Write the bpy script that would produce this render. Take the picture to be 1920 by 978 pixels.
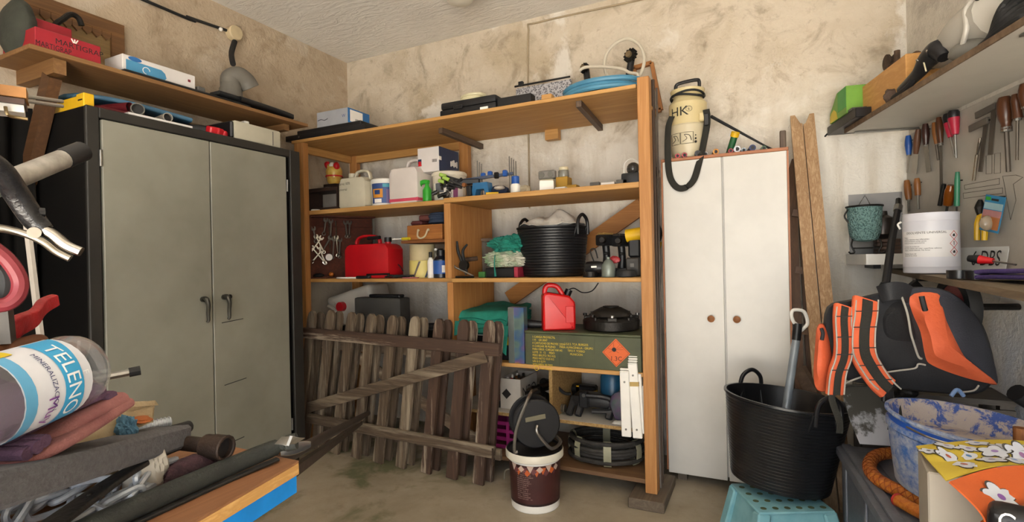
import bpy, bmesh, math, random
from mathutils import Vector as V, Matrix, noise
random.seed(7)
for o in list(bpy.data.objects): bpy.data.objects.remove(o, do_unlink=True)
SC = bpy.context.scene; COL = SC.collection
pi = math.pi; sin = math.sin; cos = math.cos; rad = math.radians
# ---------------------------------------------------------------- camera
FPX = 975.0; YAW = rad(25.7); ROLL = rad(1.2); CAM = V((0, 0, 1.2))
FW = V((-sin(YAW), cos(YAW), 0)); RT = V((cos(YAW), sin(YAW), 0)); UP = V((0, 0, 1))
RI = RT*cos(ROLL) - UP*sin(ROLL); UI = RT*sin(ROLL) + UP*cos(ROLL)
cd = bpy.data.cameras.new('camera'); cam = bpy.data.objects.new('camera', cd); COL.objects.link(cam)
cd.sensor_width = 36; cd.lens = FPX/1920*36; cd.clip_start = .02; cd.clip_end = 60
cam.matrix_world = Matrix(((RI.x, UI.x, -FW.x, CAM.x), (RI.y, UI.y, -FW.y, CAM.y), (RI.z, UI.z, -FW.z, CAM.z), (0, 0, 0, 1)))
SC.camera = cam
# ---------------------------------------------------------------- world, daylight through the garage door, exposure
W = bpy.data.worlds.new('sky'); SC.world = W; W.use_nodes = True
bg = W.node_tree.nodes['Background']; bg.inputs[0].default_value = (.86, .93, 1, 1); bg.inputs[1].default_value = 1.0
def area(name, loc, target, sx, sy, power, col):
    l = bpy.data.lights.new(name, 'AREA'); l.shape = 'RECTANGLE'; l.size = sx; l.size_y = sy; l.energy = power; l.color = col
    o = bpy.data.objects.new(name, l); COL.objects.link(o); o.location = loc
    o.rotation_euler = (V(target)-V(loc)).to_track_quat('-Z', 'Y').to_euler(); return o
area('daylight_door', (.25, -1.6, .95), (-.2, 3, 2.5), 2.8, 1.6, 20, (1, .97, .93))
sl = bpy.data.lights.new('sun', 'SUN'); sl.energy = 40.0; sl.angle = rad(.6); sl.color = (1, .96, .9)
so = bpy.data.objects.new('sun', sl); COL.objects.link(so); so.rotation_euler = V((-.7, -.06, -.75)).to_track_quat('-Z', 'Y').to_euler()   # lights the drive outside, not the room
vs = SC.view_settings; SC.display_settings.display_device = 'sRGB'
vs.view_transform = 'Standard'; vs.look = 'None'; vs.gamma = 1; vs.use_curve_mapping = False; vs.exposure = 1.42
# ---------------------------------------------------------------- points seen through the photograph's lens
def ray(px, py):
    return FW + RI*((px-960)/FPX) + UI*((489-py)/FPX)
def P(px, py, t): return CAM + ray(px, py)*t
def PY(px, py, y): d = ray(px, py); return CAM + d*(y/d.y)
def PX(px, py, x): d = ray(px, py); return CAM + d*(x/d.x)
def PZ(px, py, z): d = ray(px, py); return CAM + d*((z-CAM.z)/d.z)
def PP(px, py, o, n): d = ray(px, py); return CAM + d*((V(o)-CAM).dot(n)/d.dot(n))
SPL = rad(12); WC = V((.68, 3.25, 0)); WD = V((sin(SPL), -cos(SPL), 0)); WN = V((-cos(SPL), -sin(SPL), 0))
def PW(px, py, off=0): return PP(px, py, WC+WN*off, WN)          # on the right wall, off metres in front of it
# ---------------------------------------------------------------- materials
def lin(c):
    if isinstance(c, str):
        c = [int(c[i:i+2], 16)/255 for i in (0, 2, 4)]
        c = [x/12.92 if x <= .04045 else ((x+.055)/1.055)**2.4 for x in c]
    return (c[0], c[1], c[2], 1)
MATS = {}
def base(name):
    m = bpy.data.materials.new(name); m.use_nodes = True; nt = m.node_tree
    return m, nt, nt.nodes['Principled BSDF'], nt.nodes.new('ShaderNodeTexCoord')
def nz(nt, vec, scale, detail=4, rough=.55, dist=0):
    n = nt.nodes.new('ShaderNodeTexNoise'); n.inputs['Scale'].default_value = scale; n.inputs['Detail'].default_value = detail
    n.inputs['Roughness'].default_value = rough; n.inputs['Distortion'].default_value = dist
    nt.links.new(vec, n.inputs['Vector']); return n.outputs['Fac']
def ramp(nt, fac, stops):
    r = nt.nodes.new('ShaderNodeValToRGB'); e = r.color_ramp.elements
    while len(e) < len(stops): e.new(.5)
    for k, (p, c) in zip(e, stops): k.position = p; k.color = lin(c)
    nt.links.new(fac, r.inputs[0]); return r.outputs[0]
def mixc(nt, fac, a, b, mode='MIX'):
    m = nt.nodes.new('ShaderNodeMix'); m.data_type = 'RGBA'; m.blend_type = mode
    for s, v in ((0, fac), (6, a), (7, b)):
        if isinstance(v, (int, float)): m.inputs[s].default_value = v
        elif isinstance(v, (tuple, list)): m.inputs[s].default_value = v
        else: nt.links.new(v, m.inputs[s])
    return m.outputs[2]
def mapr(nt, v, a, b, c=0, d=1):
    m = nt.nodes.new('ShaderNodeMapRange')
    for i, k in enumerate((a, b, c, d)): m.inputs[i+1].default_value = k
    nt.links.new(v, m.inputs[0]); return m.outputs[0]
def math2(nt, op, a, b):
    m = nt.nodes.new('ShaderNodeMath'); m.operation = op
    for i, k in enumerate((a, b)):
        if isinstance(k, (int, float)): m.inputs[i].default_value = k
        else: nt.links.new(k, m.inputs[i])
    return m.outputs[0]
def sepz(nt, vec, axis='Z'):
    s = nt.nodes.new('ShaderNodeSeparateXYZ'); nt.links.new(vec, s.inputs[0]); return s.outputs[axis]
def bump(nt, bs, h, strength, dist=.01):
    b = nt.nodes.new('ShaderNodeBump'); b.inputs['Strength'].default_value = strength; b.inputs['Distance'].default_value = dist
    nt.links.new(h, b.inputs['Height']); nt.links.new(b.outputs[0], bs.inputs['Normal'])
def scaled(nt, vec, s):
    m = nt.nodes.new('ShaderNodeMapping'); m.inputs['Scale'].default_value = s; nt.links.new(vec, m.inputs[0]); return m.outputs[0]
def pm(name, col, rough=.5, metal=0, col2=None, var=.8, vsc=9, bmp=0, bsc=80, trans=0, alpha=1, spec=.5, coat=0):
    """colour with a little unevenness, optional relief"""
    if name in MATS: return MATS[name]
    m, nt, bs, tc = base(name); c = lin(col); c2 = lin(col2) if col2 else tuple(x*var for x in c[:3])+(1,)
    f = nz(nt, tc.outputs['Object'], vsc)
    r = nt.nodes.new('ShaderNodeValToRGB'); r.color_ramp.elements[0].position = .36; r.color_ramp.elements[1].position = .64
    r.color_ramp.elements[0].color = c2; r.color_ramp.elements[1].color = c
    nt.links.new(f, r.inputs[0]); nt.links.new(r.outputs[0], bs.inputs['Base Color'])
    bs.inputs['Roughness'].default_value = rough; bs.inputs['Metallic'].default_value = metal
    bs.inputs['Specular IOR Level'].default_value = spec; bs.inputs['Coat Weight'].default_value = coat
    if trans: bs.inputs['Transmission Weight'].default_value = trans
    if alpha < 1: bs.inputs['Alpha'].default_value = alpha
    if bmp: bump(nt, bs, nz(nt, tc.outputs['Object'], bsc, 6), bmp)
    MATS[name] = m; return m
def wood(name, c1, c2, axis='x', sc=1, rough=.6, bmp=.15, worn=None, wf=(.5, .6)):
    if name+axis in MATS: return MATS[name+axis]
    m, nt, bs, tc = base(name+'_'+axis); k = {'x': (.8, 14, 14), 'y': (14, .8, 14), 'z': (14, 14, .8)}[axis]
    v = scaled(nt, tc.outputs['Object'], tuple(q*sc for q in k))
    f = nz(nt, v, 2.2, 6, .6, .6)
    c = ramp(nt, f, [(.3, c1), (.52, c2), (.7, c1)])
    if worn:
        g = nz(nt, scaled(nt, tc.outputs['Object'], tuple(q*.45*sc for q in k)), 3, 6, .7)
        c = mixc(nt, mapr(nt, g, *wf), c, lin(worn))
    nt.links.new(c, bs.inputs['Base Color']); bs.inputs['Roughness'].default_value = rough
    if bmp: bump(nt, bs, f, bmp, .004)
    MATS[name+axis] = m; return m
# ---------------------------------------------------------------- mesh building
def fr(loc=(0, 0, 0), rz=0, rx=0, ry=0):
    return Matrix.Translation(V(loc)) @ Matrix.Rotation(rad(rz), 4, 'Z') @ Matrix.Rotation(rad(rx), 4, 'X') @ Matrix.Rotation(rad(ry), 4, 'Y')
def axm(o, x, y):
    """frame at o with x along x and y near y"""
    x = V(x).normalized(); z = x.cross(V(y)).normalized(); y = z.cross(x)
    return Matrix(((x.x, y.x, z.x, o[0]), (x.y, y.y, z.y, o[1]), (x.z, y.z, z.z, o[2]), (0, 0, 0, 1)))
def catmull(pts, n=6, closed=False):
    pts = [V(p) for p in pts]; out = []; N = len(pts)
    for i in range(N if closed else N-1):
        g = (lambda k: pts[k % N]) if closed else (lambda k: pts[min(max(k, 0), N-1)])
        a, b, c, d = g(i-1), g(i), g(i+1), g(i+2)
        for j in range(n):
            t = j/n
            out.append(.5*((2*b)+(c-a)*t+(2*a-5*b+4*c-d)*t*t+(3*b-a-3*c+d)*t**3))
    if not closed: out.append(pts[-1])
    return out
class MB:
    def __init__(s, M=None): s.bm = bmesh.new(); s.M = M or Matrix.Identity(4)
    def vs(s, pts): return [s.bm.verts.new(s.M @ V(p)) for p in pts]
    def face(s, v):
        try: return s.bm.faces.new(v)
        except ValueError: return None
    def box(s, x0, x1, y0, y1, z0, z1, bv=0, seg=1):
        b = s.vs([(x, y, z) for x in (x0, x1) for y in (y0, y1) for z in (z0, z1)])
        fs = [s.face([b[i] for i in q]) for q in ((0, 1, 3, 2), (4, 6, 7, 5), (0, 4, 5, 1), (2, 3, 7, 6), (0, 2, 6, 4), (1, 5, 7, 3))]
        if bv:
            es = list({e for f in fs for e in f.edges})
            bmesh.ops.bevel(s.bm, geom=es, offset=bv, segments=seg, affect='EDGES', profile=.6)
        return s
    def bar(s, p0, p1, w, h, up=(0, 0, 1), bv=0):
        """beam from p0 to p1, w across, h along up"""
        p0, p1 = V(p0), V(p1); d = p1-p0; L = d.length; u = V(up)
        if abs(d.normalized().dot(u.normalized())) > .98: u = V((0, 1, 0))
        m = s.M; s.M = m @ axm(p0, d, u); s.box(0, L, -h/2, h/2, -w/2, w/2, bv); s.M = m; return s
    def ring(s, c, x, y, r, n): return s.vs([c + x*(r*cos(2*pi*i/n)) + y*(r*sin(2*pi*i/n)) for i in range(n)])
    def skin(s, a, b):
        n = len(a)
        for i in range(n): s.face([a[i], a[(i+1) % n], b[(i+1) % n], b[i]])
    def cyl(s, p0, p1, r0, r1=None, n=16, cap=True):
        p0, p1 = V(p0), V(p1); r1 = r0 if r1 is None else r1; d = (p1-p0).normalized(); x = d.orthogonal().normalized(); y = d.cross(x)
        a = s.ring(p0, x, y, r0, n); b = s.ring(p1, x, y, max(r1, 1e-4), n); s.skin(a, b)
        if cap: s.face(a[::-1]); s.face(b)
        return s
    def tube(s, pts, r, n=8, closed=False, sm=6, cap=True, radii=None):
        q = catmull(pts, sm, closed) if sm > 1 else [V(p) for p in pts]; N = len(q); rings = []; x = None
        for i, p in enumerate(q):
            d = (q[(i+1) % N]-q[i-1]) if closed else (q[min(i+1, N-1)]-q[max(i-1, 0)])
            if d.length < 1e-9: d = V((0, 0, 1))
            d.normalize(); x = d.orthogonal() if x is None else x - d*x.dot(d)
            x = x.normalized() if x.length > 1e-6 else d.orthogonal().normalized()
            rr = r
            if radii: t = i/(N-1)*(len(radii)-1); k = min(int(t), len(radii)-2); rr = radii[k]+(radii[k+1]-radii[k])*(t-k)
            rings.append(s.ring(p, x, d.cross(x), rr, n))
        for i in range(N if closed else N-1): s.skin(rings[i], rings[(i+1) % N])
        if cap and not closed: s.face(rings[0][::-1]); s.face(rings[-1])
        return s
    def lathe(s, prof, c=(0, 0, 0), n=24, sx=1, sy=1, cap=True):
        c = V(c); rings = [s.vs([c+V((r*sx*cos(2*pi*i/n), r*sy*sin(2*pi*i/n), z)) for i in range(n)]) for r, z in prof]
        for a, b in zip(rings, rings[1:]): s.skin(a, b)
        if cap: s.face(rings[0][::-1]); s.face(rings[-1])
        return s
    def prism(s, poly, th, o=None):
        """polygon in local xy, thick along +z"""
        z0 = 0 if o is None else o
        a = s.vs([(x, y, z0) for x, y in poly]); b = s.vs([(x, y, z0+th) for x, y in poly]); s.skin(a, b); s.face(a[::-1]); s.face(b); return s
    def sweep(s, pts, sec, wd, sm=4, cap=True, scale=None):
        """closed section (a along width direction, b along normal) swept along pts"""
        q = catmull(pts, sm) if sm > 1 else [V(p) for p in pts]; N = len(q); rings = []
        for i, p in enumerate(q):
            d = (q[min(i+1, N-1)]-q[max(i-1, 0)]).normalized(); w = V(wd); w = (w-d*w.dot(d)).normalized(); nn = d.cross(w)
            k = scale(i/(N-1)) if scale else 1
            rings.append(s.vs([p+w*(a*k)+nn*(b) for a, b in sec]))
        for a, b in zip(rings, rings[1:]): s.skin(a, b)
        if cap: s.face(rings[0][::-1]); s.face(rings[-1])
        return s
    def ball(s, c, r, n=12, m=8):
        r = r if isinstance(r, (tuple, list)) else (r, r, r); c = V(c)
        rings = [s.vs([c+V((r[0]*sin(pi*j/m)*cos(2*pi*i/n), r[1]*sin(pi*j/m)*sin(2*pi*i/n), -r[2]*cos(pi*j/m))) for i in range(n)]) for j in range(1, m)]
        for a, b in zip(rings, rings[1:]): s.skin(a, b)
        s.face(rings[0][::-1]); s.face(rings[-1]); return s
    def grid(s, fn, nu, nv, th=0):
        g = [[s.bm.verts.new(s.M @ V(fn(i/nu, j/nv))) for j in range(nv+1)] for i in range(nu+1)]
        fs = [s.face([g[i][j], g[i+1][j], g[i+1][j+1], g[i][j+1]]) for i in range(nu) for j in range(nv)]
        if th:
            s.bm.normal_update(); bmesh.ops.solidify(s.bm, geom=[f for f in fs if f], thickness=th)
        return s
    def blob(s, c, r, amp=.15, fq=6, seed=0, sub=4, flat=None):
        """crumpled heap"""
        b = bmesh.new(); bmesh.ops.create_icosphere(b, subdivisions=sub, radius=1); o = V((seed*3.7, seed*1.3, seed)); c = V(c)
        mp = {}
        for v in b.verts:
            k = v.co; d = noise.noise(k*fq*.35+o)*.6 + (abs(noise.noise(k*fq+o))-.25)*.7 + noise.noise(k*fq*2.3+o)*.2
            p = V((k.x*r[0], k.y*r[1], k.z*r[2]))*(1+amp*d)
            if flat is not None: p.z = max(p.z, flat)
            mp[v.index] = s.bm.verts.new(s.M @ (c+p))
        for f in b.faces: s.face([mp[v.index] for v in f.verts])
        b.free(); return s
    def build(s, name, mat, parent=None, at=None, ang=35, label=None):
        bm = s.bm; bmesh.ops.recalc_face_normals(bm, faces=bm.faces)
        off = V(parent.location) if parent is not None else V(at or (0, 0, 0))
        if parent is not None and parent.parent is not None: off = off + parent.parent.location
        for v in bm.verts: v.co -= off
        me = bpy.data.meshes.new(name); bm.to_mesh(me); bm.free()
        me.materials.append(mat)
        for p in me.polygons: p.use_smooth = True
        me.set_sharp_from_angle(angle=rad(ang))
        o = bpy.data.objects.new(name, me); COL.objects.link(o)
        if parent is not None: o.parent = parent
        else: o.location = off
        if label: o['label'] = label
        return o
def tag(o, label, cat, group=None):
    o['label'] = label; o['category'] = cat
    if group: o['group'] = group
    return o
def thing(name, label, cat, at, group=None):
    o = bpy.data.objects.new(name, None); o.empty_display_size = .05; COL.objects.link(o); o.location = V(at)
    return tag(o, label, cat, group)
def one(mb, name, mat, label, cat, group=None, at=None, ang=35):
    if at is None:
        c = [v.co for v in mb.bm.verts]; at = (sum(p.x for p in c)/len(c), sum(p.y for p in c)/len(c), min(p.z for p in c))
    return tag(mb.build(name, mat, None, at, ang), label, cat, group)
def struct(name, mb, mat, parent=None):
    o = mb.build(name, mat, parent)
    if parent is None: o['kind'] = 'structure'
    return o
def text(parent, s, size, mat, o=None, ux=None, uy=None, fn=None, align='LEFT', name='lettering', sx=1, th=0):
    """flat print: real outline letters laid on a plane (o, ux, uy) or through fn(u, v)"""
    cu = bpy.data.curves.new('t', 'FONT'); cu.body = s; cu.size = size; cu.align_x = align; cu.resolution_u = 3
    ob = bpy.data.objects.new('t', cu); me = bpy.data.meshes.new_from_object(ob)
    bpy.data.objects.remove(ob); bpy.data.curves.remove(cu)
    if fn is None: o = V(o); ux = V(ux).normalized(); uy = V(uy).normalized(); fn = lambda u, v: o+ux*u+uy*v
    off = V(parent.location) + (parent.parent.location if parent.parent else V((0, 0, 0)))
    for v in me.vertices: v.co = V(fn(v.co.x*sx, v.co.y)) - off
    me.materials.append(mat); t = bpy.data.objects.new(name, me); COL.objects.link(t); t.parent = parent; return t
def rrect(w, h, r, n=4):
    p = []
    for cx, cy, a0 in ((w/2-r, h/2-r, 0), (-w/2+r, h/2-r, 90), (-w/2+r, -h/2+r, 180), (w/2-r, -h/2+r, 270)):
        for i in range(n+1): a = rad(a0+90*i/n); p.append((cx+r*cos(a), cy+r*sin(a)))
    return p
# ================================================================ materials used all over
M_BLK = pm('black_plastic', '17171a', .42, var=.6); M_RUB = pm('black_rubber', '1b1b1c', .7, var=.7, bmp=.1)
M_DK = pm('dark_metal', '2a2724', .45, .6, col2='1b1917', bmp=.2); M_STEEL = pm('steel', '9a9893', .32, .9, var=.7)
M_CHR = pm('chrome', 'b3aea6', .2, 1, var=.85); M_GALV = pm('galvanised', 'b4bac2', .4, .45, var=.7, vsc=40)
M_RUST = pm('rusty_metal', '5a4636', .75, .35, col2='3a2c22', vsc=25, bmp=.4); M_WHT = pm('white_plastic', 'e9e6df', .4, var=.93)
M_INK = pm('black_print', '1d1b1b', .6); M_PAPER = pm('white_print', 'efeae3', .6, var=.95); M_RED = pm('red_plastic', 'c4141c', .38, var=.85)
M_YEL = pm('yellow_plastic', 'e2b41a', .4, var=.85); M_BLUE = pm('blue_plastic', '1f55a8', .4, var=.8)
M_GRN = pm('green_plastic', '2fa02c', .4, var=.85); M_GRY = pm('grey_plastic', '6d6a66', .5, var=.85); M_CREAM = pm('cream_plastic', 'd9cfae', .4, var=.9)
WX = lambda: wood('shelf_wood', 'c89a5c', 'b08248', 'x'); WY = lambda: wood('shelf_wood', 'c89a5c', 'b08248', 'y'); WZ = lambda: wood('post_wood', 'bf8c54', 'a8723c', 'z')
# ================================================================ room shell
H = 2.84; XL = -3.02; YB = 3.25; YF = -1.35
xr = lambda y: WC.x + (WC.y-y)*math.tan(SPL)
def plaster(name, clean, stain, dark, patch, lo, hi, white='e2ddd3', seed=0):
    m, nt, bs, tc = base(name); o = tc.outputs['Object']
    mp = nt.nodes.new('ShaderNodeMapping'); mp.inputs['Location'].default_value = (seed, seed*.7, seed*1.3); nt.links.new(o, mp.inputs[0]); v = mp.outputs[0]
    big = nz(nt, v, 1.5, 8, .62, .5); mid = nz(nt, v, 4.5, 8, .65, .8); fine = nz(nt, v, 22, 8, .7)
    c = ramp(nt, big, [(.3, stain), (.5, clean), (.72, stain)])
    c = mixc(nt, mapr(nt, mid, .52, .72, 0, .75), c, lin(dark))
    c = mixc(nt, mapr(nt, fine, .58, .74, 0, .5), c, lin(dark))
    c = mixc(nt, mapr(nt, nz(nt, v, 2.1, 7, .6, .3), .57, .62, 0, .85), c, lin(patch))
    z = math2(nt, 'ADD', sepz(nt, o), mapr(nt, mid, .2, .8, -.35, .35))
    lowc = mixc(nt, mapr(nt, nz(nt, scaled(nt, v, (6, 6, 1)), 2, 6, .6), .45, .75, 0, .5), lin(white), lin(stain))
    c = mixc(nt, mapr(nt, z, lo, hi), lowc, c)
    nt.links.new(c, bs.inputs['Base Color']); bs.inputs['Roughness'].default_value = .92; bs.inputs['Specular IOR Level'].default_value = .2
    h = math2(nt, 'ADD', math2(nt, 'MULTIPLY', nz(nt, v, 11, 8, .65, .4), 1.2), math2(nt, 'MULTIPLY', nz(nt, v, 60, 4), .35))
    bump(nt, bs, h, .55, .02); return m
MWB = plaster('stained_plaster_back', 'ccc0ae', 'b3a48c', '84745f', 'dcd6cc', 1.75, 2.25, seed=3)
MWL = plaster('stained_plaster_left', 'b7a690', 'a89680', '8a7862', 'bdb09e', 1.2, 1.9, 'c4baa9', seed=9)
MWR = plaster('plaster_right', 'd9d2c6', 'c6beb2', 'aaa298', 'dedad2', .6, 1.0, 'c6c9d0', seed=5)
m, nt, bs, tc = base('ceiling_plaster'); o = tc.outputs['Object']
c = ramp(nt, nz(nt, o, 1.2, 8, .6, .6), [(.3, 'e0dbd4'), (.7, 'efebe5')]); nt.links.new(c, bs.inputs['Base Color']); bs.inputs['Roughness'].default_value = .9
bump(nt, bs, nz(nt, scaled(nt, o, (3, 9, 1)), 2, 8, .65, 1.5), .5, .03); MCE = m
m, nt, bs, tc = base('concrete_floor'); o = tc.outputs['Object']
c = ramp(nt, nz(nt, o, 1.8, 9, .65, .3), [(.3, '8f836e'), (.5, 'a19581'), (.7, 'b0a491')])
c = mixc(nt, mapr(nt, nz(nt, o, 7, 8, .7), .55, .75, 0, .6), c, lin('7c705e'))
g = math2(nt, 'MULTIPLY', mapr(nt, nz(nt, o, 2.6, 7, .6, .4), .5, .62), mapr(nt, sepz(nt, o, 'X'), -1.2, -1.6))
c = mixc(nt, math2(nt, 'MULTIPLY', g, .8), c, lin('575c38'))
nt.links.new(c, bs.inputs['Base Color']); bs.inputs['Roughness'].default_value = .85; bump(nt, bs, nz(nt, o, 30, 8, .7), .25, .01); MFL = m
struct('floor', MB().prism([(XL-.15, YF-.15), (xr(YF)+.2, YF-.15), (xr(YB)+.2, YB+.15), (XL-.15, YB+.15)], .1, -.1), MFL)
struct('ceiling', MB().prism([(XL-.15, YF-.15), (xr(YF)+.2, YF-.15), (xr(YB)+.2, YB+.15), (XL-.15, YB+.15)], .1, H), MCE)
struct('wall_back', MB().box(XL-.15, xr(YB)+.15, YB, YB+.15, 0, H), MWB)
struct('wall_left', MB().box(XL-.15, XL, YF, YB, 0, H), MWL)
struct('wall_right', MB().prism([(xr(YB), YB), (xr(YF), YF), (xr(YF)+.15, YF), (xr(YB)+.15, YB)], H), MWR)
w = MB()                                                     # front wall behind the camera with the garage door opening
w.box(XL-.15, -1.35, YF-.15, YF, 0, H); w.box(-1.35, xr(YF)+.2, YF-.15, YF, 2.5, H); w.box(xr(YF)-.02, xr(YF)+.2, YF-.15, YF, 0, 2.5)
struct('wall_front', w, MWL)
struct('trim_1', MB().box(-6, 6, -8, YF-.15, -.12, -.02), pm('driveway', 'c2bbae', .9, var=.92, bmp=.2))
# cable on the back wall: along the ceiling and down behind the rack
p = [PY(1690, -105, YB-.012), PY(1180, 4, YB-.012), PY(1005, 43, YB-.012), PY(991, 56, YB-.012), PY(990, 160, YB-.012), PY(993, 390, YB-.012)]
one(MB().tube([p[0], p[1], p[2]]+[p[3], p[4], p[5]], .006, 6, sm=3), 'wall_cable', pm('painted_cable', 'a8977c', .8), 'thin painted cable along the ceiling edge and down the stained back wall', 'cable')
c = PZ(862, -14, 2.74)
t = thing('ceiling_lamp', 'round white glass lamp on the ceiling, cut by the photo top edge', 'lamp', (c.x, c.y, 2.68))
MB().lathe([(.02, 2.675), (.07, 2.69), (.095, 2.73), (.095, 2.77), (.07, 2.81)], (c.x, c.y, 0)).build('globe', pm('opal_glass', 'd9d3c4', .3, var=.97), t)
MB().lathe([(.075, 2.8), (.08, 2.82), (.08, 2.84)], (c.x, c.y, 0)).build('base', M_WHT, t)
# cable and junction disc on the left wall
q = PX(440, 62, XL+.03)
t = thing('junction_box', 'round cream junction box on the left wall near the ceiling', 'junction box', q)
MB().cyl(q-V((.028, 0, 0)), q+V((.012, 0, 0)), .044, .044, 20).build('box', pm('aged_cream', 'c9b794', .6), t)
MB().cyl(q+V((.0125, 0, 0)), q+V((.02, 0, 0)), .047, .042, 20).build('lid', pm('aged_cream', 'c9b794', .6), t)
t = thing('power_cable', 'black cable clipped along the left wall up to the junction box', 'cable', PX(300, 10, XL+.015))
MB().tube([V((XL+.012, -1.3, 2.72)), PX(270, 0, XL+.012), PX(350, 31, XL+.012), PX(425, 57, XL+.012)], .009, 8, sm=4).build('cable', M_RUB, t)
for a in ((414, 55),): k = PX(*a, XL+.02); MB().ball(k, .012).build('clip', M_WHT, t)
# ================================================================ metal wardrobe
XW = -2.56; wy0, wy1, wz1 = 1.205, 2.335, 1.9
M_WB = pm('charcoal_paint', '2e2c28', .55, .1, col2='24221f', vsc=4, bmp=.05); M_WS = pm('black_paint', '0e0d0c', .8, .0, col2='0a0909', vsc=4, spec=.15); M_WD = pm('greige_paint', '8e8c80', .5, .05, col2='817f73', vsc=3, bmp=.04)
t = thing('metal_wardrobe', 'tall two-door metal wardrobe, dull grey-green doors in a charcoal frame', 'wardrobe', (XW-.2, (wy0+wy1)/2, 0))
MB().box(XL+.02, XW-.022, wy0, wy1, .04, wz1, .012, 2).build('body', M_WS, t)
b = MB()
for y0, y1, z0, z1 in ((wy0, wy0+.05, .04, wz1), (wy1-.075, wy1, .04, wz1), (wy0+.05, wy1-.075, wz1-.045, wz1), (wy0+.05, wy1-.075, .04, .075)): b.box(XW-.024, XW-.004, y0, y1, z0, z1, .004)
b.build('frame', M_WB, t)
for y in (wy0+.03, wy1-.08):
    for x in (XL+.04, XW-.08): MB().box(x, x+.05, y, y+.05, 0, .045).build('foot', M_WB, t)
ym = PX(393, 260, XW).y
for i, (y0, y1) in enumerate(((PX(191, 230, XW).y, ym-.003), (ym+.003, PX(536, 290, XW).y))):
    d = MB().box(XW-.022, XW, y0, y1, .085, 1.85, .003).build('door', M_WD, t)
    hy = ym-.055 if i == 0 else ym+.06; hz = PX(394, 578, XW).z if i == 0 else PX(434, 573, XW).z
    hd = MB(); hd.tube([(XW+.012, hy, hz+.055), (XW+.032, hy, hz+.05), (XW+.04, hy+.004, hz+.02), (XW+.03, hy+.008, hz-.02), (XW+.034, hy+.006, hz-.055), (XW+.03, hy, hz-.066)], .009, 10, sm=5, radii=[.011, .012, .01, .009, .008, .006])
    hd.cyl((XW, hy, hz+.05), (XW+.016, hy, hz+.05), .014); hd.build('handle', pm('dull_zinc', '55534c', .45, .7), d, label='cast metal lever handle')
    if i: MB().cyl((XW-.002, hy+.035, hz+.05), (XW+.003, hy+.035, hz+.05), .012).build('lock', M_INK, d)
    for hz2 in (.25, 1.68): 
        yh = y0-.008 if i == 0 else y1+.004
        MB().cyl((XW+.002, yh, hz2-.035), (XW+.002, yh, hz2+.035), .006).build('hinge', M_STEEL, d)
    if i:
        for (a, bb) in (((416, 605), (456, 597)), ((421, 722), (462, 708)), ((427, 832), (458, 818))):
            MB().bar(PX(*a, XW+.0005), PX(*bb, XW+.0005), .002, .004, (0, 0, 1)).build('scratch', M_WB, d)
# ================================================================ big wooden rack
RY0, RY1 = 2.587, 3.17; RX0, RX1 = -2.895, -.525; S1, S2, S3, S4, S5, S6 = 2.06, 1.578, 1.105, .635, .34, .11
t = thing('storage_rack', 'big home-made wooden storage rack against the back wall', 'rack', ((RX0+RX1)/2, RY0+.3, 0)); RK = t
def rb(n, mt, *a, bv=.002): return MB().box(*a, bv).build(n, mt, RK)
PW1 = .075
rb('post', WZ(), RX1-.012, RX1+.045, RY0-.02, RY0+.045, .052, 2.085); rb('post', WZ(), RX0, RX0+.085, RY0, RY0+.045, 0, S1-.02)
rb('post', WZ(), RX1-.11, RX1-.05, RY1-.05, RY1-.005, 0, S1-.02); rb('post', WZ(), RX0, RX0+.07, RY1-.05, RY1-.005, 0, S1-.02)
xm = PY(855, 300, RY1-.1).x; rb('post', WZ(), xm, xm+.07, RY1-.06, RY1-.01, 0, S1-.02)
rb('top_board', WX(), RX0-.02, RX1-.02, RY0-.005, RY1, S1-.02, S1)
rb('rail', WY(), RX0, RX0+.03, RY0+.046, RY1-.06, S1-.075, S1-.021); rb('rail', WX(), RX0+.07, xm, RY1-.05, RY1-.02, S1-.075, S1-.021)
xd = PY(833, 450, RY0).x                                           # the dividing panel
rb('shelf_board', WX(), RX0+.005, xd, RY0+.046, RY1-.06, S2-.03, S2-.002); rb('shelf_board', WX(), xd, RX1-.013, RY0, RY1-.06, S2-.028, S2)
rb('shelf_board', WX(), RX0+.005, xd+.045, RY0+.046, RY1-.06, S3-.022, S3); rb('shelf_board', WX(), xd+.045, RX1-.013, RY0, RY1-.06, S3-.022, S3)
rb('shelf_board', WX(), xd, RX1-.013, RY0, RY1-.06, S4-.022, S4)
rb('divider', WZ(), xd, xd+.045, RY0+.001, RY1-.061, S3+.001, S2-.03); rb('divider', WZ(), xd+.01, xd+.05, RY0+.005, RY1-.061, S4+.001, S3-.023)
chip = pm('chipboard', 'a98a58', .8, col2='8a6b40', vsc=90, bmp=.3); whl = pm('white_laminate', 'bdb8ae', .5, var=.9)
o = rb('shelf_board', whl, xd, RX1-.013, RY0+.05, RY1-.06, S5-.018, S5); rb('edge_strip', chip, xd, RX1-.013, RY0+.045, RY0+.05, S5-.018, S5)
rb('shelf_board', wood('low_board', '7a5c3e', '6a4c32', 'x'), xd, RX1-.013, RY0, RY1-.06, S6-.022, S6)
x3 = PY(1034, 740, RY0+.03).x; rb('divider', chip, x3-.01, x3+.01, RY0+.02, RY1-.061, S5+.001, S4-.023)
b0, b1 = PY(1205, 385, RY1-.03), PY(955, 560, RY1-.03)
MB().bar(b0, b1, .03, .1, (0, 0, 1)).build('brace', wood('brace_wood', 'b37a3c', '9f682f', 'x'), RK)
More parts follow.
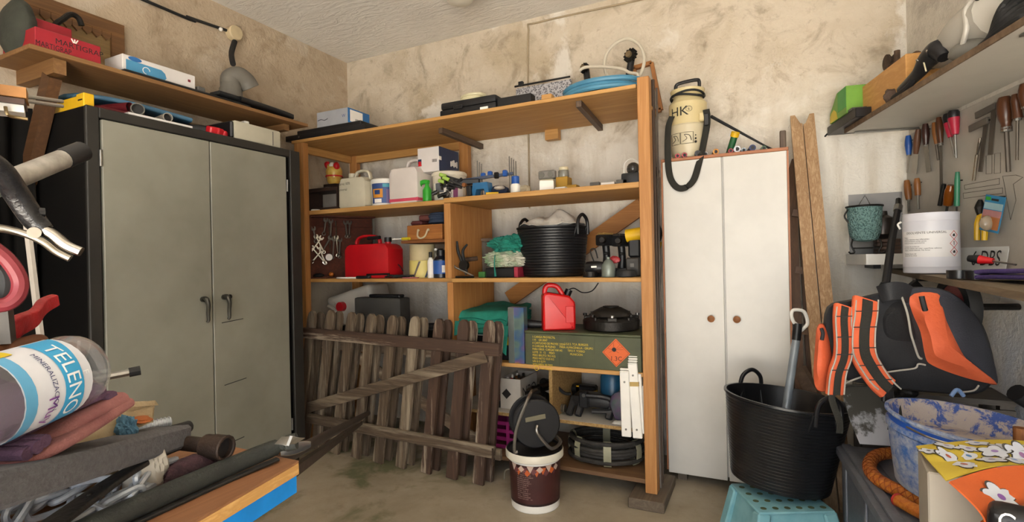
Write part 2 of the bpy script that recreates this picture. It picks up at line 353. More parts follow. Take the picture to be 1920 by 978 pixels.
# two sticks jutting out of the underside of the top board, a small block, the footing
gw = wood('grey_stick', '6e5a48', '56463a', 'y')
for a, bq in (((826, 244), (903, 275)), ((1085, 194), (1126, 240))):
    p0 = PZ(*a, S1-.035); p1 = PZ(*bq, S1-.055)
    MB().bar(p0, p1, .03, .035).build('stick', gw, RK)
k = PZ(1036, 252, S1-.05); MB().box(k.x-.045, k.x+.045, k.y-.02, k.y+.03, S1-.085, S1-.021).build('block', WX(), RK)
f0 = V((-.6, 2.5, 0)); MB().box(-.605, -.435, 2.49, 2.84, 0, .05, .004).build('footing', wood('grey_block', '6e6252', '584c3f', 'y'), RK)
# ================================================================ white locker
LY = 2.88; LX0, LX1 = PY(1241, 400, LY).x, PY(1481, 400, LY).x; LZ0, LZ1 = .06, 1.73
t = thing('white_locker', 'tall narrow white two-door locker with orange-brown edges', 'locker', ((LX0+LX1)/2, LY+.17, 0))
ob = pm('orange_edging', 'a86b45', .5); wl = pm('white_melamine', 'cdcac3', .35, var=.95)
MB().box(LX0+.005, LX1-.005, LY+.018, YB-.02, LZ0, LZ1-.017).build('carcass', wl, t)
b = MB(); b.box(LX0, LX1, LY+.001, YB-.02, LZ1-.016, LZ1, .002); b.build('top_edge', ob, t)
for x0, x1 in ((LX0, LX0+.008), (LX1-.008, LX1)): MB().box(x0, x1, LY+.002, LY+.03, LZ0, LZ1-.017).build('side_edge', ob, t)
for x in (LX0+.05, LX1-.1): MB().box(x, x+.045, LY+.04, LY+.3, 0, LZ0).build('foot', wood('grey_block', '6e6252', '584c3f', 'y'), t)
lm = PY(1358, 500, LY).x
for i, (x0, x1) in enumerate(((LX0+.009, lm-.004), (lm+.004, LX1-.009))):
    d = MB().box(x0, x1, LY-.002, LY+.016, LZ0-.012, LZ1-.018, .002).build('door', wl, t)
    kx = PY(1334 if i == 0 else 1382, 597, LY).x; kz = PY(1358, 597, LY).z
    MB(fr((kx, LY-.002, kz), 0, 90)).lathe([(.008, 0), (.008, .012), (.017, .018), (.018, .026), (.01, .031)], n=14).build('knob', wood('knob_wood', 'a06a3a', '7d4a22', 'x'), d)
# ================================================================ the two picket gates leaning on the rack
gb0, gb1 = PZ(628, 850, 0), PZ(897, 908, 0); gt = PY(780, 593, 2.49)
gn = (gb1-gb0).cross(gt-gb0).normalized()
if gn.y > 0: gn = -gn
def gp(px, py, off=0): return PP(px, py, gb0+gn*off, gn)
MP = {a: wood('weathered_picket', '74634f', '4f4134', a, .8, .85, .6, worn='9c8e7a', wf=(.5, .68)) for a in 'xz'}
MPP = {a: wood('flaking_brown_paint', '553f31', '433127', a, .8, .7, .5, worn='9c8d7a', wf=(.53, .6)) for a in 'xz'}
TP = [(587, 583), (622, 581), (661, 585), (698, 588), (738, 591), (780, 593), (825, 597), (871, 599), (919, 600)]
BT = [(592, 842), (628, 850), (667, 860), (709, 868), (751, 880), (799, 888), (847, 899), (897, 909)]
BT.insert(0, (556, 834))
def gate(name, label, off, dx, dy, diag, rails, near):
    c = gp(740, 870, off); g = thing(name, label, 'gate', (c.x, c.y, 0), 'picket gates leaning on the rack')
    for i, (a, bq) in enumerate(zip(TP, BT)):
        p1 = gp(a[0]+dx, a[1]+dy, off); p0 = gp(bq[0]+dx, bq[1]+dy*.4, off); p0 = p0 + (p1-p0)*(max(0, .004-p0.z)/(p1.z-p0.z)) if p0.z < .004 else p0
        L = (p1-p0).length; M = axm(p0, p1-p0, gn); M = M @ Matrix.Rotation(pi/2, 4, 'X')
        w = .0345*(.95+.1*random.random()); pl = [(0, -w), (L-.045, -w), (L-.014, -w*.75), (L, -w*.3), (L, w*.3), (L-.014, w*.75), (L-.045, w), (0, w)]
        MB(M).prism(pl, .02, -.01).build('picket', (MPP if i > 5 else MP)['z'], g)
    for (a, bq, hh, mt) in rails:
        MB().bar(gp(a[0]+dx, a[1]+dy, off+near), gp(bq[0]+dx, bq[1]+dy, off+near), .024, hh, (0, 0, 1), .003).build('rail', mt['x'], g)
    a, bq = diag; MB().bar(gp(a[0]+dx, a[1]+dy, off+near), gp(bq[0]+dx, bq[1]+dy, off+near), .022, .068, (0, 0, 1), .003).build('diagonal_brace', MP['x'], g)
    return g
g = gate('picket_gate', 'weathered brown picket gate leaning in front, brace rising to the right', 0, 0, 0, ((580, 763), (912, 667)), (((566, 623), (937, 656), .068, MPP), ((578, 783), (928, 848), .062, MP)), .0225)
cr = gp(925, 850, .036); MB().tube([cr+V((0, -.006, .03)), cr+V((.004, -.012, .0)), cr+V((0, -.012, -.04)), cr+V((0, -.006, -.06))], .006, 6).build('hinge', M_RUST, g)
gate('picket_gate', 'weathered brown picket gate behind the front one, brace falling to the right', -.062, 15, 2, ((640, 655), (880, 825)), (((566, 640), (925, 668), .062, MP), ((590, 792), (925, 850), .06, MP)), -.0225)
# ================================================================ shelf on the left wall
LSX = -2.664; LSZ = 2.125; y0, y1 = 1.06, 2.5
t = thing('wall_shelf', 'long wooden shelf board on the left wall over the metal wardrobe', 'shelf', (XL+.15, 1.7, LSZ))
MB().box(XL+.001, LSX, y0, y1, LSZ-.02, LSZ, .002).build('board', wood('left_shelf', '8f6a40', '7c5834', 'y'), t)
yb = PX(110, 130, -2.7).y; dkw = wood('dark_brace', '5f4026', '4c321d', 'x')
MB().box(XL+.001, LSX-.03, yb-.02, yb+.025, LSZ-.085, LSZ-.021).build('bearer', wood('left_shelf', '8f6a40', '7c5834', 'x'), t)
MB().bar((LSX-.09, yb, LSZ-.085), (XL+.03, yb, LSZ-.52), .045, .07, (1, 0, 0)).build('brace', dkw, t)
MB().box(XL+.001, XL+.045, yb-.02, yb+.02, LSZ-.75, LSZ-.5).build('batten', dkw, t)
MB().box(XL+.001, LSX-.06, 2.36, 2.40, LSZ-.06, LSZ-.021).build('bearer', wood('left_shelf', '8f6a40', '7c5834', 'x'), t)
def lx(px, py, x): return PX(px, py, x)
# red printed boxes
rdm = pm('red_card', 'a01c2c', .5, var=.85)
def lbox(name, label, px0, px1, pyt, x, dep, mt, z=LSZ, cat='box', bv=.003, h=None, group=None):
    a, b = PX(px0, pyt+20, x).y, PX(px1, pyt+20, x).y; hh = h or PX((px0+px1)/2, pyt, x).z-z
    t = thing(name, label, cat, (x-dep/2, (a+b)/2, z), group); MB().box(x-dep, x, a, b, z+.0005, z+hh, bv).build('body', mt, t); return t, a, b, hh
t, a, b, h = lbox('card_box', 'lower red box with black lettering, front of the left shelf', 66, 189, 68, -2.685, .13, rdm)
text(t, 'MARTIGRAP', .033, M_INK, (-2.6845, b-.17, LSZ+h*.45), (0, 1, 0), (0, 0, 1)); text(t, 'MARTIGRAP', .033, M_INK, (-2.6845, a+.0, LSZ+h*.02+.006), (0, 1, 0), (0, 0, 1), sx=.7)
for k in (-.012, 0, .012): MB().tube([(-2.684, b-.1+k*.3, LSZ+h*.74), (-2.684, b-.1+k, LSZ+h*.93)], .0025, 5, sm=1).build('emblem', M_PAPER, t)
t, a, b, h = lbox('card_box', 'taller red box with black lettering, beside the grey-green sack', 30, 135, 38, -2.83, .12, rdm)
text(t, 'MARTIGI', .036, M_INK, (-2.8295, b-.2, LSZ+h*.62), (0, 1, 0), (0, 0, 1))
# sack at the far left, carved panel behind, black arm
c = PX(14, 60, -2.78); one(MB().blob((-2.86, 1.10, LSZ+.11), (.11, .055, .13), .1, 3, 2, 3, -.109), 'cloth_sack', pm('grey_green_canvas', '3d4038', .9, col2='2f322c', bmp=.2), 'dark grey-green sack at the near end of the left shelf', 'sack')
x = XL+.03; ya, yb2 = PX(30, 40, x).y, PX(231, 70, x).y; zt = PX(225, 65, x).z
t = thing('carved_panel', 'brown carved wooden panel with scalloped trim leaning on the left wall', 'panel', (x, (ya+yb2)/2, LSZ))
cw = wood('carved_wood', '7a5630', '5f4022', 'y')
MB().box(XL+.004, x-.004, ya, yb2, LSZ+.001, zt+.05).build('back', wood('pale_panel', '93794a', '7e6640', 'y'), t)
MB().box(x-.004, x+.012, yb2-.06, yb2, LSZ+.001, zt+.05).build('stile', cw, t)
MB().box(x-.004, x+.012, ya, yb2-.06, zt-.01, zt+.05).build('rail', cw, t)
n = 9; st = (yb2-.06-ya)/n
for i in range(n): MB(axm((x-.003, ya+i*st, zt-.055), (0, 1, 0), (0, 0, 1))).prism([(.0, .05), (st*.02, .02), (st*.5, 0), (st*.96, .02), (st*.98, .05)], .012).build('scallop', cw, t)
for q in (.35, .75): 
    y = ya+(yb2-ya)*q; MB(fr((x-.003, y, LSZ+.12), 90, 90)).lathe([(.05, 0), (.05, .006), (.035, .01), (.02, .006)], n=18).build('rosette', wood('pale_panel', '93794a', '7e6640', 'y'), t)
p = [PX(100, 52, -2.86), PX(118, 36, -2.86), PX(133, 27, -2.86), PX(147, 34, -2.86), PX(153, 48, -2.86)]; p[0].z = max(p[0].z, LSZ+.01)
one(MB().tube([V((-2.86, p[0].y-.05, LSZ+.02))]+p, .012, 8), 'lamp_arm', M_DK, 'bent black metal arm sticking up behind the red boxes', 'metal arm')
# black slabs and the long white box
yq0, yq1 = PX(232, 130, -2.68).y, PX(470, 190, -2.68).y
one(MB().box(-2.9, -2.675, yq0, yq1, LSZ+.001, LSZ+.016, .004), 'flat_case', M_BLK, 'flat black case lying under the long white box', 'case')
t, a, b, h = lbox('long_carton', 'long white carton with a blue patch on the left shelf', 230, 366, 121, -2.70, .15, pm('white_card', 'd8d4d2', .6, var=.94), z=LSZ+.017)
z = LSZ+.017; bl = pm('sky_blue_print', '4d93bd', .6)
Mx = axm((-2.6995, a+.015, z+.004), (0, 1, 0), (0, 0, 1)); L = b-a
MB(Mx).prism([(0, 0), (L*.5, 0), (L*.53, .012), (L*.51, h*.45), (L*.46, h*.62), (0, h*.66)], .0008).build('patch', bl, t)
MB(axm((-2.6992, a+.055, z+h*.84), (0, 1, 0), (0, 0, 1))).prism([(.03*cos(i*pi/10), .011*sin(i*pi/10)) for i in range(20)], .0008).build('patch', pm('mid_blue_print', '2a69a8', .6), t)
MB(axm((-2.699, a+L*.3, z+h*.33), (0, 1, 0), (0, 0, 1))).tube([(.016*cos(i*pi/6), .016*sin(i*pi/6), 0) for i in range(10)], .002, 5, sm=2).build('emblem', M_PAPER, t)
MB().box(-2.6999, -2.6992, b-.04, b-.026, z+h*.45, z+h*.62).build('stamp', pm('dark_red_print', '7c2230', .6), t)
one(MB().box(-2.77, -2.71, PX(368, 150, -2.72).y, PX(383, 150, -2.72).y, LSZ+.0165, LSZ+.05, .004), 'plastic_box', pm('clear_grey', '8d8c88', .2, trans=.5), 'small clear plastic box at the end of the white carton', 'box')
# grey elbow pipe and the black hose above
c = PX(433, 175, -2.80); r = .062
t = thing('elbow_pipe', 'grey plastic drain elbow standing on the left shelf', 'pipe', (c.x, c.y, LSZ+.017))
zz = LSZ+.017
gp_ = pm('grey_pvc', '6b675f', .6, var=.9)
MB().lathe([(r*.86, zz), (r*.86, zz+.02), (r, zz+.025), (r, zz+.1), (r*.9, zz+.11), (r*.9, zz+.16)], (c.x, c.y, 0)).build('socket', gp_, t)
e = [V((c.x, c.y, zz+.13)), V((c.x, c.y+.005, zz+.165)), V((c.x+.02, c.y+.035, zz+.185)), V((c.x+.03, c.y+.075, zz+.165)), V((c.x+.035, c.y+.1, zz+.13))]
MB().tube(e, r*.92, 18, sm=5).build('bend', gp_, t); 
p = [PX(437, 120, -2.86), PX(434, 100, -2.93), PX(440, 78, -2.99)]
one(MB().tube(p, .016, 10), 'hose', M_RUB, 'short black hose from the junction box down behind the grey elbow', 'hose')
p = [PX(403, 183, -2.72), PX(440, 190, -2.72), PX(500, 205, -2.72), PX(548, 218, -2.72)]
for v in p: v.z = max(v.z, LSZ+.03)
t = thing('soft_case', 'tapered glossy black case at the far end of the left shelf', 'case', (p[1].x, p[1].y, LSZ))
q = [V((v.x, v.y, LSZ+.034)) for v in p]
MB().sweep(q[1:], rrect(.12, .03, .014), (1, 0, 0), scale=lambda s: 1-.75*s*s).build('body', M_BLK, t)
MB().sweep([q[0]+V((0, 0, .006)), q[1]+V((0, .03, .006))], rrect(.09, .02, .009), (1, 0, 0), sm=1).build('handle', M_RUB, t)
# added black sheet, stands in for the dark items left of the wardrobe
t = thing('stand_in_sheet', 'added black sheet on the left wall, stand-in for dark items beside the wardrobe', 'sheet', (XL+.05, .95, .5))
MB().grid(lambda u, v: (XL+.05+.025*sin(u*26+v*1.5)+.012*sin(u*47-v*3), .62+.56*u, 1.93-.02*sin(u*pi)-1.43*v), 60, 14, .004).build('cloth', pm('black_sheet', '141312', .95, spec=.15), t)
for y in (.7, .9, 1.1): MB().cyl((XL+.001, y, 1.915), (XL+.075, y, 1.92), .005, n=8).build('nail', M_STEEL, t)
# ================================================================ things lying on top of the wardrobe
Z = wz1
def lie(px0, py0, px1, py1, x, r, z=None):
    a, b = PX(px0, py0, x), PX(px1, py1, x); 
    if z is not None: a.z = b.z = z+r
    return a, b
t = thing('spirit_level', 'yellow spirit level lying at the near edge of the wardrobe top', 'spirit level', (-2.75, wy0+.03, Z))
ya = PX(85, 205, -2.8).y; MB().box(-2.93, -2.66, wy0+.015, wy0+.045, Z+.001, Z+.055, .003).build('beam', M_YEL, t); MB().box(-2.66, -2.6, wy0+.01, wy0+.05, Z+.001, Z+.06, .003).build('end_block', M_YEL, t)
MB().box(-2.645, -2.61, wy0+.0095, wy0+.0505, Z+.028, Z+.034).build('groove', M_DK, t)
one(MB().box(-2.94, -2.64, wy0+.075, wy0+.3, Z+.001, Z+.03, .006), 'tool_case', pm('dark_red_case', '6a1822', .5), 'flat dark red case on the wardrobe top', 'case')
a = V((-2.93, wy0+.14, Z+.055)); b = V((-2.65, wy0+.22, Z+.055))
t = thing('plastic_tube', 'dark red plastic tube with open end on the wardrobe top', 'tube', (a.x, a.y, Z+.03)); MB().tube([a, b], .024, 14, sm=1, cap=False).build('pipe', pm('dark_red_case', '6a1822', .5), t)
MB().cyl(b-V((.05, 0, 0)), b-V((.04, 0, 0)), .02).build('core', M_INK, t)
t = thing('folded_tarp', 'folded blue plastic sheet under the left shelf, on the wardrobe', 'tarp', (-2.85, wy0+.3, Z+.08))
MB().sweep([V((-2.97, wy0+.1, Z+.09)), V((-2.9, wy0+.14, Z+.11)), V((-2.82, wy0+.3, Z+.105)), V((-2.75, wy0+.55, Z+.075))], rrect(.16, .022, .01), (.6, -.3, 0)).build('sheet', pm('blue_sheet', '4a7796', .5, var=.8, bmp=.2), t)
one(MB().tube([V((-2.85, wy0+.28, Z+.03)), V((-2.66, wy0+.62, Z+.03))], .028, 14, sm=1), 'pipe', pm('navy_tube', '22262b', .5), 'dark navy tube on the wardrobe top', 'pipe')
one(MB().tube([V((-2.93, wy0+.26, Z+.1)), V((-2.66, wy0+.78, Z+.045))], .015, 10, sm=1), 'wooden_pole', wood('pole_wood', '7d6a4a', '6a583c', 'y'), 'round wooden pole lying across the wardrobe top', 'pole')
for i, (pa, L, r, mt) in enumerate((((258, 197), .22, .028, pm('grey_pvc', '6b675f', .6)), ((315, 222), .17, .022, pm('pale_pvc', '9b968c', .5)))):
    e = PX(*pa, -2.6); e.z = Z+r+.0015+.012; d = V((-.72, .12, 0)).normalized() if i else V((-.5, .42, 0)).normalized()
    e2 = e + d*L
    if i == 0: e, e2 = e2, e; e = V((-2.6-.0, PX(258, 197, -2.6).y, Z+r+.0135)); e2 = e+V((-.2, .1, 0))
    t = thing('drain_pipe', ['thick grey plastic drain pipe pointing over the wardrobe edge', 'thin pale plastic pipe end showing over the wardrobe edge'][i], 'pipe', (e.x, e.y, Z+.014))
    d = (e2-e).normalized(); MB().tube([e, e2], r, 18, sm=1, cap=False).build('pipe', mt, t); MB().cyl(e+d*.02, e+d*.025, r*.97, n=18).build('hollow', M_INK, t)
    k = MB(); x = d.orthogonal().normalized(); k.tube([e+x*(r*.92*cos(j*pi/9))+d.cross(x)*(r*.92*sin(j*pi/9)) for j in range(18)], r*.1, 6, True, 1); k.build('rim', mt, t)
one(MB().box(-2.86, -2.575, PX(235, 210, -2.6).y, PX(355, 235, -2.6).y, Z+.001, Z+.012), 'white_board', pm('white_card', 'd8d4d2', .6), 'thin white board lying under the pipes on the wardrobe', 'board')
t = thing('plastic_clamp', 'bright red plastic clamp on the wardrobe top', 'clamp', PX(405, 240, -2.6))
for i, (px, py, s) in enumerate(((397, 234, .022), (408, 241, .022), (419, 248, .018))):
    k = PX(px, py, -2.62); MB(fr((k.x, k.y, Z+s+.002), 20*i, 0, 15)).box(-s, s, -s, s, -s*.95, s, .006).build('jaw', pm('bright_red', 'd3202c', .4), t)
ya, yb2 = PX(440, 250, -2.585).y, PX(527, 270, -2.585).y
t = thing('appliance_case', 'cream plastic appliance with a black end on the wardrobe top', 'appliance', (-2.7, (ya+yb2)/2, Z))
MB().box(-2.86, -2.585, ya, yb2-.0, Z+.001, Z+.105, .014, 2).build('body', pm('cream_case', 'b7b2a0', .5, var=.9), t)
MB().box(-2.84, -2.59, ya-.018, ya+.004, Z+.005, Z+.098, .008).build('end_cap', M_BLK, t); MB().box(-2.586, -2.583, yb2-.06, yb2-.055, Z+.01, Z+.09).build('seam', M_GRY, t)
MB().box(-2.66, -2.62, ya+.09, ya+.12, Z+.105, Z+.125, .003).build('knob', M_WHT, t)
# ================================================================ workbench in the foreground, lower left
BZ = .85; c1 = PZ(560, 863, BZ); pl = wood('ply_top', '9a6d4a', '855a3c', 'y', 1.4, .45); py_ = wood('ply_edge', 'd2a566', 'b98a4d', 'y', 3)
t = thing('workbench', 'plywood workbench corner with a bright blue support, lower left', 'workbench', (-1.1, .2, 0))
x1, y1 = c1.x, c1.y; d1 = (PZ(362, 978, BZ)-c1).normalized(); d1.z = 0; yn = -.2; c2 = c1+d1*((yn-y1)/d1.y); n1 = V((-d1.y, d1.x, 0)); n1 = n1 if n1.x < 0 else -n1
def bpoly(i_): return [(-1.75, y1+.012-i_), (x1+n1.x*i_, y1-i_), (c2.x+n1.x*i_, yn), (-1.75, yn)]
MB().prism(bpoly(0), .004, BZ-.004).build('veneer', pl, t)
MB().prism(bpoly(0), .0195, BZ-.024).build('core', py_, t)
bb = pm('bright_blue_paint', '1583d6', .45, var=.85, vsc=20)
MB().prism(bpoly(.003), .0315, BZ-.056).build('apron', bb, t)
g0 = c1+d1*.12+n1*.04; MB(axm((g0.x, g0.y, BZ-.0565), d1, (0, 0, 1))).prism([(0, 0), (.45, 0), (.45, -.12), (.12, -.12), (.02, -.03)], .025).build('gusset', bb, t)
for x, y in ((-1.7, -.15), (-1.7, y1-.15), (x1-.2, y1-.3), (c2.x-.3, -.15)): MB().box(x, x+.07, y, y+.07, 0, BZ-.0565).build('leg', wood('leg_wood', '8a6a45', '755636', 'z'), t)
B0 = BZ+.001
# --- foam beam
a, b = P(0, 907, .54), P(319, 818, .9); a = a-(b-a)*.22
t = one(MB().bar(a, b, .07, .037, (0, 0, 1), .005), 'foam_beam', pm('grey_foam', '626164', .95, col2='565558', vsc=150, bmp=.5, bsc=300), 'long dark grey foam beam across the workbench', 'foam')
# ================================================================ clutter on the workbench
def strip(mb, pts, w, th, wd, r=None, scale=None, sm=5): return mb.sweep([V(p) for p in pts], rrect(w, th, r or th*.45), wd, sm, True, scale)
back = -RT
# rag heap under the bottle
def heap(name, label, c, r, mt, seed, amp=.14, fq=5, cat='rag', flat=-1, sub=4): return one(MB().blob(c, r, amp, fq, seed, sub, flat), name, mt, label, cat)
cream = pm('cream_cotton', 'b6a384', .95, col2='a08c6c', vsc=14, bmp=.3, bsc=200)
c = CAM-RT*.74+FW*.80; c.z = B0+.05
heap('cotton_rag', 'crumpled cream cotton rag under the folded towels', c, (.085, .15, .065), cream, 3, .16, 4, flat=-.0495)
t = thing('cotton_rag', 'cream rag with rust-stained corner spread over the foam beam', 'rag', P(150, 830, .68))
def fn(u, v):
    p = P(-30+315*u+8*v, 884-92*u-46*v, .58+.28*u+.02*v); p.z += .008*sin(7*u+3*v)+.006*sin(13*v+4*u); return p
MB().grid(fn, 24, 8, .006).build('cloth', cream, t)
MB().blob(P(262, 786, .835), (.024, .014, .005), .5, 4, 2, 3).build('stain', pm('rust_stained_cloth', 'a55f32', .95, bmp=.3), t, label='orange-brown stained corner')
heap('blue_rag', 'small blue rag sticking out over the grey foam', P(236, 802, .80), (.018, .012, .018), pm('blue_rag', '4d7690', .95, bmp=.3), 5, .6, 3)
c = P(268, 790, .80); c.z = B0+.045; heap('plastic_wrap', 'whitish plastic wrap behind the cream rag', c, (.03, .03, .045), pm('milky_plastic', 'a9a398', .4, var=.8), 6, .3, 5, 'plastic wrap', -.045)
pk = pm('pink_towel', '94605c', .97, col2='83504f', vsc=20, bmp=.5, bsc=300); pu = pm('purple_towel', '5e4258', .97, col2='4b3348', vsc=20, bmp=.5, bsc=300)
t = thing('pink_towel', 'folded pink towel under the purple towel', 'towel', P(150, 810, .66))
strip(MB(), [p_+back*.075+UP*.004 for p_ in (P(60, 876, .57), P(100, 838, .60), P(170, 795, .645), P(245, 752, .71))], .15, .02, back).build('fold', pk, t)
strip(MB(), [p_+back*.065+UP*.004 for p_ in (P(75, 862, .575), P(130, 838, .60), P(200, 795, .66), P(248, 762, .71))], .13, .013, back).build('fold', pk, t)
t = thing('purple_towel', 'folded purple towel under the plastic bottle', 'towel', P(130, 800, .64))
strip(MB(), [p_+back*.075+UP*.007 for p_ in (P(-40, 842, .53), P(40, 812, .57), P(130, 770, .63), P(216, 732, .69))], .15, .011, back).build('fold', pu, t)
strip(MB(), [p_+back*.075+UP*.007 for p_ in (P(-40, 858, .53), P(40, 828, .57), P(130, 782, .63), P(212, 744, .69))], .15, .009, back).build('fold', pu, t)
MB().tube([P(212, 744, .69)+back*q for q in (0, .07, .14)], .0085, 8, sm=2).build('fold_edge', pu, t)
for px, py, tt in ((72, 838, .565), (52, 850, .555), (86, 826, .575)): MB().tube([P(px, py, tt)+back*q for q in (0, .05, .1)], .0075, 8, sm=2).build('fold_edge', pu, t)
# --- bottle
bo, be = P(150, 690, .66), P(-160, 800, .47); ax = (bo-be).normalized(); R = .046; L = .33
Mb = axm(bo, -ax, V((0, 0, 1))); zb = V((Mb[0][2], Mb[1][2], Mb[2][2]))
Ml = Mb @ Matrix(((0, 0, 1, 0), (1, 0, 0, 0), (0, 1, 0, 0), (0, 0, 0, 1)))         # local z along the bottle, x up-ish
pet = bpy.data.materials.new('clear_plastic'); pet.use_nodes = True; b_ = pet.node_tree.nodes['Principled BSDF']
b_.inputs['Base Color'].default_value = (.86, .88, .9, 1); b_.inputs['Roughness'].default_value = .08; b_.inputs['Transmission Weight'].default_value = .9; b_.inputs['IOR'].default_value = 1.15; b_.inputs['Alpha'].default_value = .55
t = thing('water_bottle', 'empty clear plastic water bottle with blue and white label lying on the towels', 'bottle', bo-V((0, 0, R)))
pr = [(.012, .008), (R*.55, .004), (R*.78, 0), (R*.95, .008), (R, .02), (R*.97, .03), (R, .04), (R, .135), (R*.985, .14)]
z = .145
while z < .235: pr += [(R, z), (R, z+.010), (R*.95, z+.016), (R*.95, z+.02)]; z += .025
pr += [(R, .25), (R*.8, .285), (R*.4, .31), (.014, .32)]
MB(Ml).lathe(pr, n=32, cap=False).build('bottle', pet, t)
MB(Ml).cyl((0, 0, .318), (0, 0, .34), .016).build('cap', M_BLUE, t)
def lab(name, mt, z0, z1, a0, a1, rr=R+.0007, wave=0):
    m = MB(Ml); n = 20
    m.grid(lambda u, v: (rr*cos(a0+(a1-a0)*u), rr*sin(a0+(a1-a0)*u), z0+(z1-z0)*v + (wave*sin(u*pi)*(1-v) if wave else 0)), n, 3); return m.build(name, mt, t if name == 'label' else LB_)
A = lambda d: rad(d)
LB_ = lab('label', pm('label_white', 'd9dbe2', .45), .042, .133, A(-200), A(60))
lab('label_print', pm('label_sky', '3aa3d6', .45, var=.85), .044, .082, A(-165), A(0), R+.0012, .012)
lab('label_print', pm('label_sky2', '5fa7d0', .45), .118, .132, A(-190), A(40), R+.0012)
lab('label_print', pm('label_yellow', 'd6bd23', .5), .108, .126, A(-20), A(5), R+.0016)
def bt(z0, a0, rr=R+.002): return lambda u, v: Ml @ V((rr*cos(a0-u/R), rr*sin(a0-u/R), z0-v))
wt = pm('label_letters', 'f2f4f6', .5)
text(LB_, 'TELENO', .026, wt, fn=bt(.078, A(-22)), sx=.95); text(LB_, 'MINERALIZACION', .0085, pm('label_navy', '2c3566', .5), fn=bt(.098, A(-30))); text(LB_, 'Muy', .019, pm('label_purple', '8a4a9a', .5), fn=bt(.105, A(-95)))
text(LB_, 'F', .012, wt, fn=bt(.056, A(-75)))
# --- rods and sticks round the bottle
a, b = P(120, 722, .80), P(262, 694, .86)
t = thing('steel_rod', 'thin steel rod with a black rubber tip behind the bottle', 'rod', a); MB().tube([a-(b-a)*.6, b], .0055, 8, sm=1).build('rod', M_STEEL, t); MB().tube([b-(b-a)*.15, b+(b-a)*.01], .0078, 10, sm=1).build('tip', M_RUB, t)
a, b = P(-60, 678, .62), P(80, 641, .72)
one(MB().tube([a, a.lerp(b, .5), a.lerp(b, .9), b], .012, 12, radii=[.014, .0135, .0135, .010]), 'tool_grip', wood('handle_wood', '6f431f', '5a3316', 'x'), 'brown wooden tool handle behind the bottle', 'handle')
one(MB().tube([P(-60, 700, .64), P(60, 668, .74)], .010, 8, sm=1), 'wooden_stick', wood('stick_wood', '5f4426', '4c341b', 'x'), 'darker wooden stick just above the bottle', 'stick')
rp = pm('red_bag', 'b5262b', .45, col2='8f1a20', vsc=25, bmp=.3)
t = thing('red_plastic_strap', 'twisted red plastic strap pointing up beside the wardrobe', 'strap', P(20, 630, .7))
strip(MB(), [P(-60, 672, .62), P(-10, 640, .66), P(30, 612, .69), P(62, 596, .72), P(80, 574, .74), P(103, 562, .76)], .035, .012, (0, .3, 1), .004, lambda s: 1.1-.6*s).build('strap', rp, t)
strip(MB(), [P(-50, 622, .66), P(-5, 610, .68), P(30, 600, .71)], .025, .012, (0, .3, 1), .004, lambda s: 1.1-.8*s).build('flap', rp, t)
a, b = P(40, 330, 1.05), P(84, 700, 1.0); b = a+(b-a)*((a.z-.852)/(a.z-b.z)); one(MB().bar(a, b, .006, .017, (1, 0, 0)), 'white_strip', pm('off_white_strip', 'a29a90', .6), 'thin off-white strip standing in front of the wardrobe side', 'strip')
# timber post just outside the frame that carries the hanging gear
po = P(-140, 600, .62)
t = thing('timber_post', 'timber post at the left photo edge with a board arm and steel rods', 'post', (po.x, po.y, BZ))
MB().box(po.x-.03, po.x+.03, po.y-.03, po.y+.03, B0, 1.62).build('post', dkw, t)
a, b = P(-140, 157, .66), P(52, 182, .72); MB().bar(a, b, .045, .014, (0, 0, 1)).build('arm', wood('arm_wood', 'b07b44', '9a6834', 'x'), t)
MB().bar(a-V((0, 0, .012)), b-V((0, 0, .012))-(b-a)*.02, .043, .007, (0, 0, 1)).build('underlay', pm('brown_strip', '4b3328', .6), t)
a2, b2 = P(-140, 182, .66), P(46, 200, .72); MB().bar(a2-V((0, 0, .004)), b2-V((0, 0, .004)), .035, .016, (0, 0, 1)).build('white_block', M_WHT, t)
for k in (0, 1): MB().tube([P(30, 178+8*k, .71), P(117, 190+9*k, .78)], .0028, 8, sm=1).build('rod', M_CHR, t)
MB().tube([P(10, 200, .69), P(14, 214, .69), P(26, 219, .70), P(52, 223, .71)], .0022, 6, sm=4).build('hook', pm('brass', '9a8560', .35, .8), t)
# --- pipe with black cap and the jumper clamp
a, b = P(-80, 378, .60), P(150, 285, .78)
t = thing('metal_pipe', 'scuffed grey metal pipe with a black end cap, far left', 'pipe', a); MB().tube([a, b], .0135, 16, sm=1).build('tube', pm('scuffed_alloy', 'b5b0a7', .4, .4, col2='928d84', vsc=40), t)
d = (b-a).normalized(); MB().tube([b-d*.036, b+d*.004], .0148, 16, sm=1).build('cap', M_BLK, t)
t = thing('jumper_clamp', 'black-taped jump lead clamp with chrome jaws, far left', 'clamp', P(60, 420, .66)); T_ = .66
MB().tube([P(-40, 290, .60), P(0, 318, .62), P(30, 362, .64), P(62, 410, .655), P(85, 432, .66)], .017, 12, radii=[.012, .013, .0135, .013, .010]).build('grip', pm('glossy_tape', '1c1b1d', .25, var=.7, bmp=.3, bsc=60), t)
MB().tube([P(58, 404, .655), P(70, 398, .655), P(84, 398, .66)], .006, 8).build('tape_edge', pm('glossy_tape', '1c1b1d', .25), t)
strip(MB(), [P(78, 428, .658), P(100, 440, .662), P(125, 460, .667), P(152, 472, .672)], .018, .012, (.5, -.8, .2), .005, lambda s: 1-.35*s).build('upper_jaw', M_CHR, t)
strip(MB(), [P(-20, 424, .635), P(40, 436, .645), P(80, 452, .655), P(108, 472, .664), P(132, 484, .67)], .016, .009, (.5, -.8, .2), .004, lambda s: 1-.35*s).build('lower_jaw', pm('dull_chrome', '8f887b', .3, .9), t)
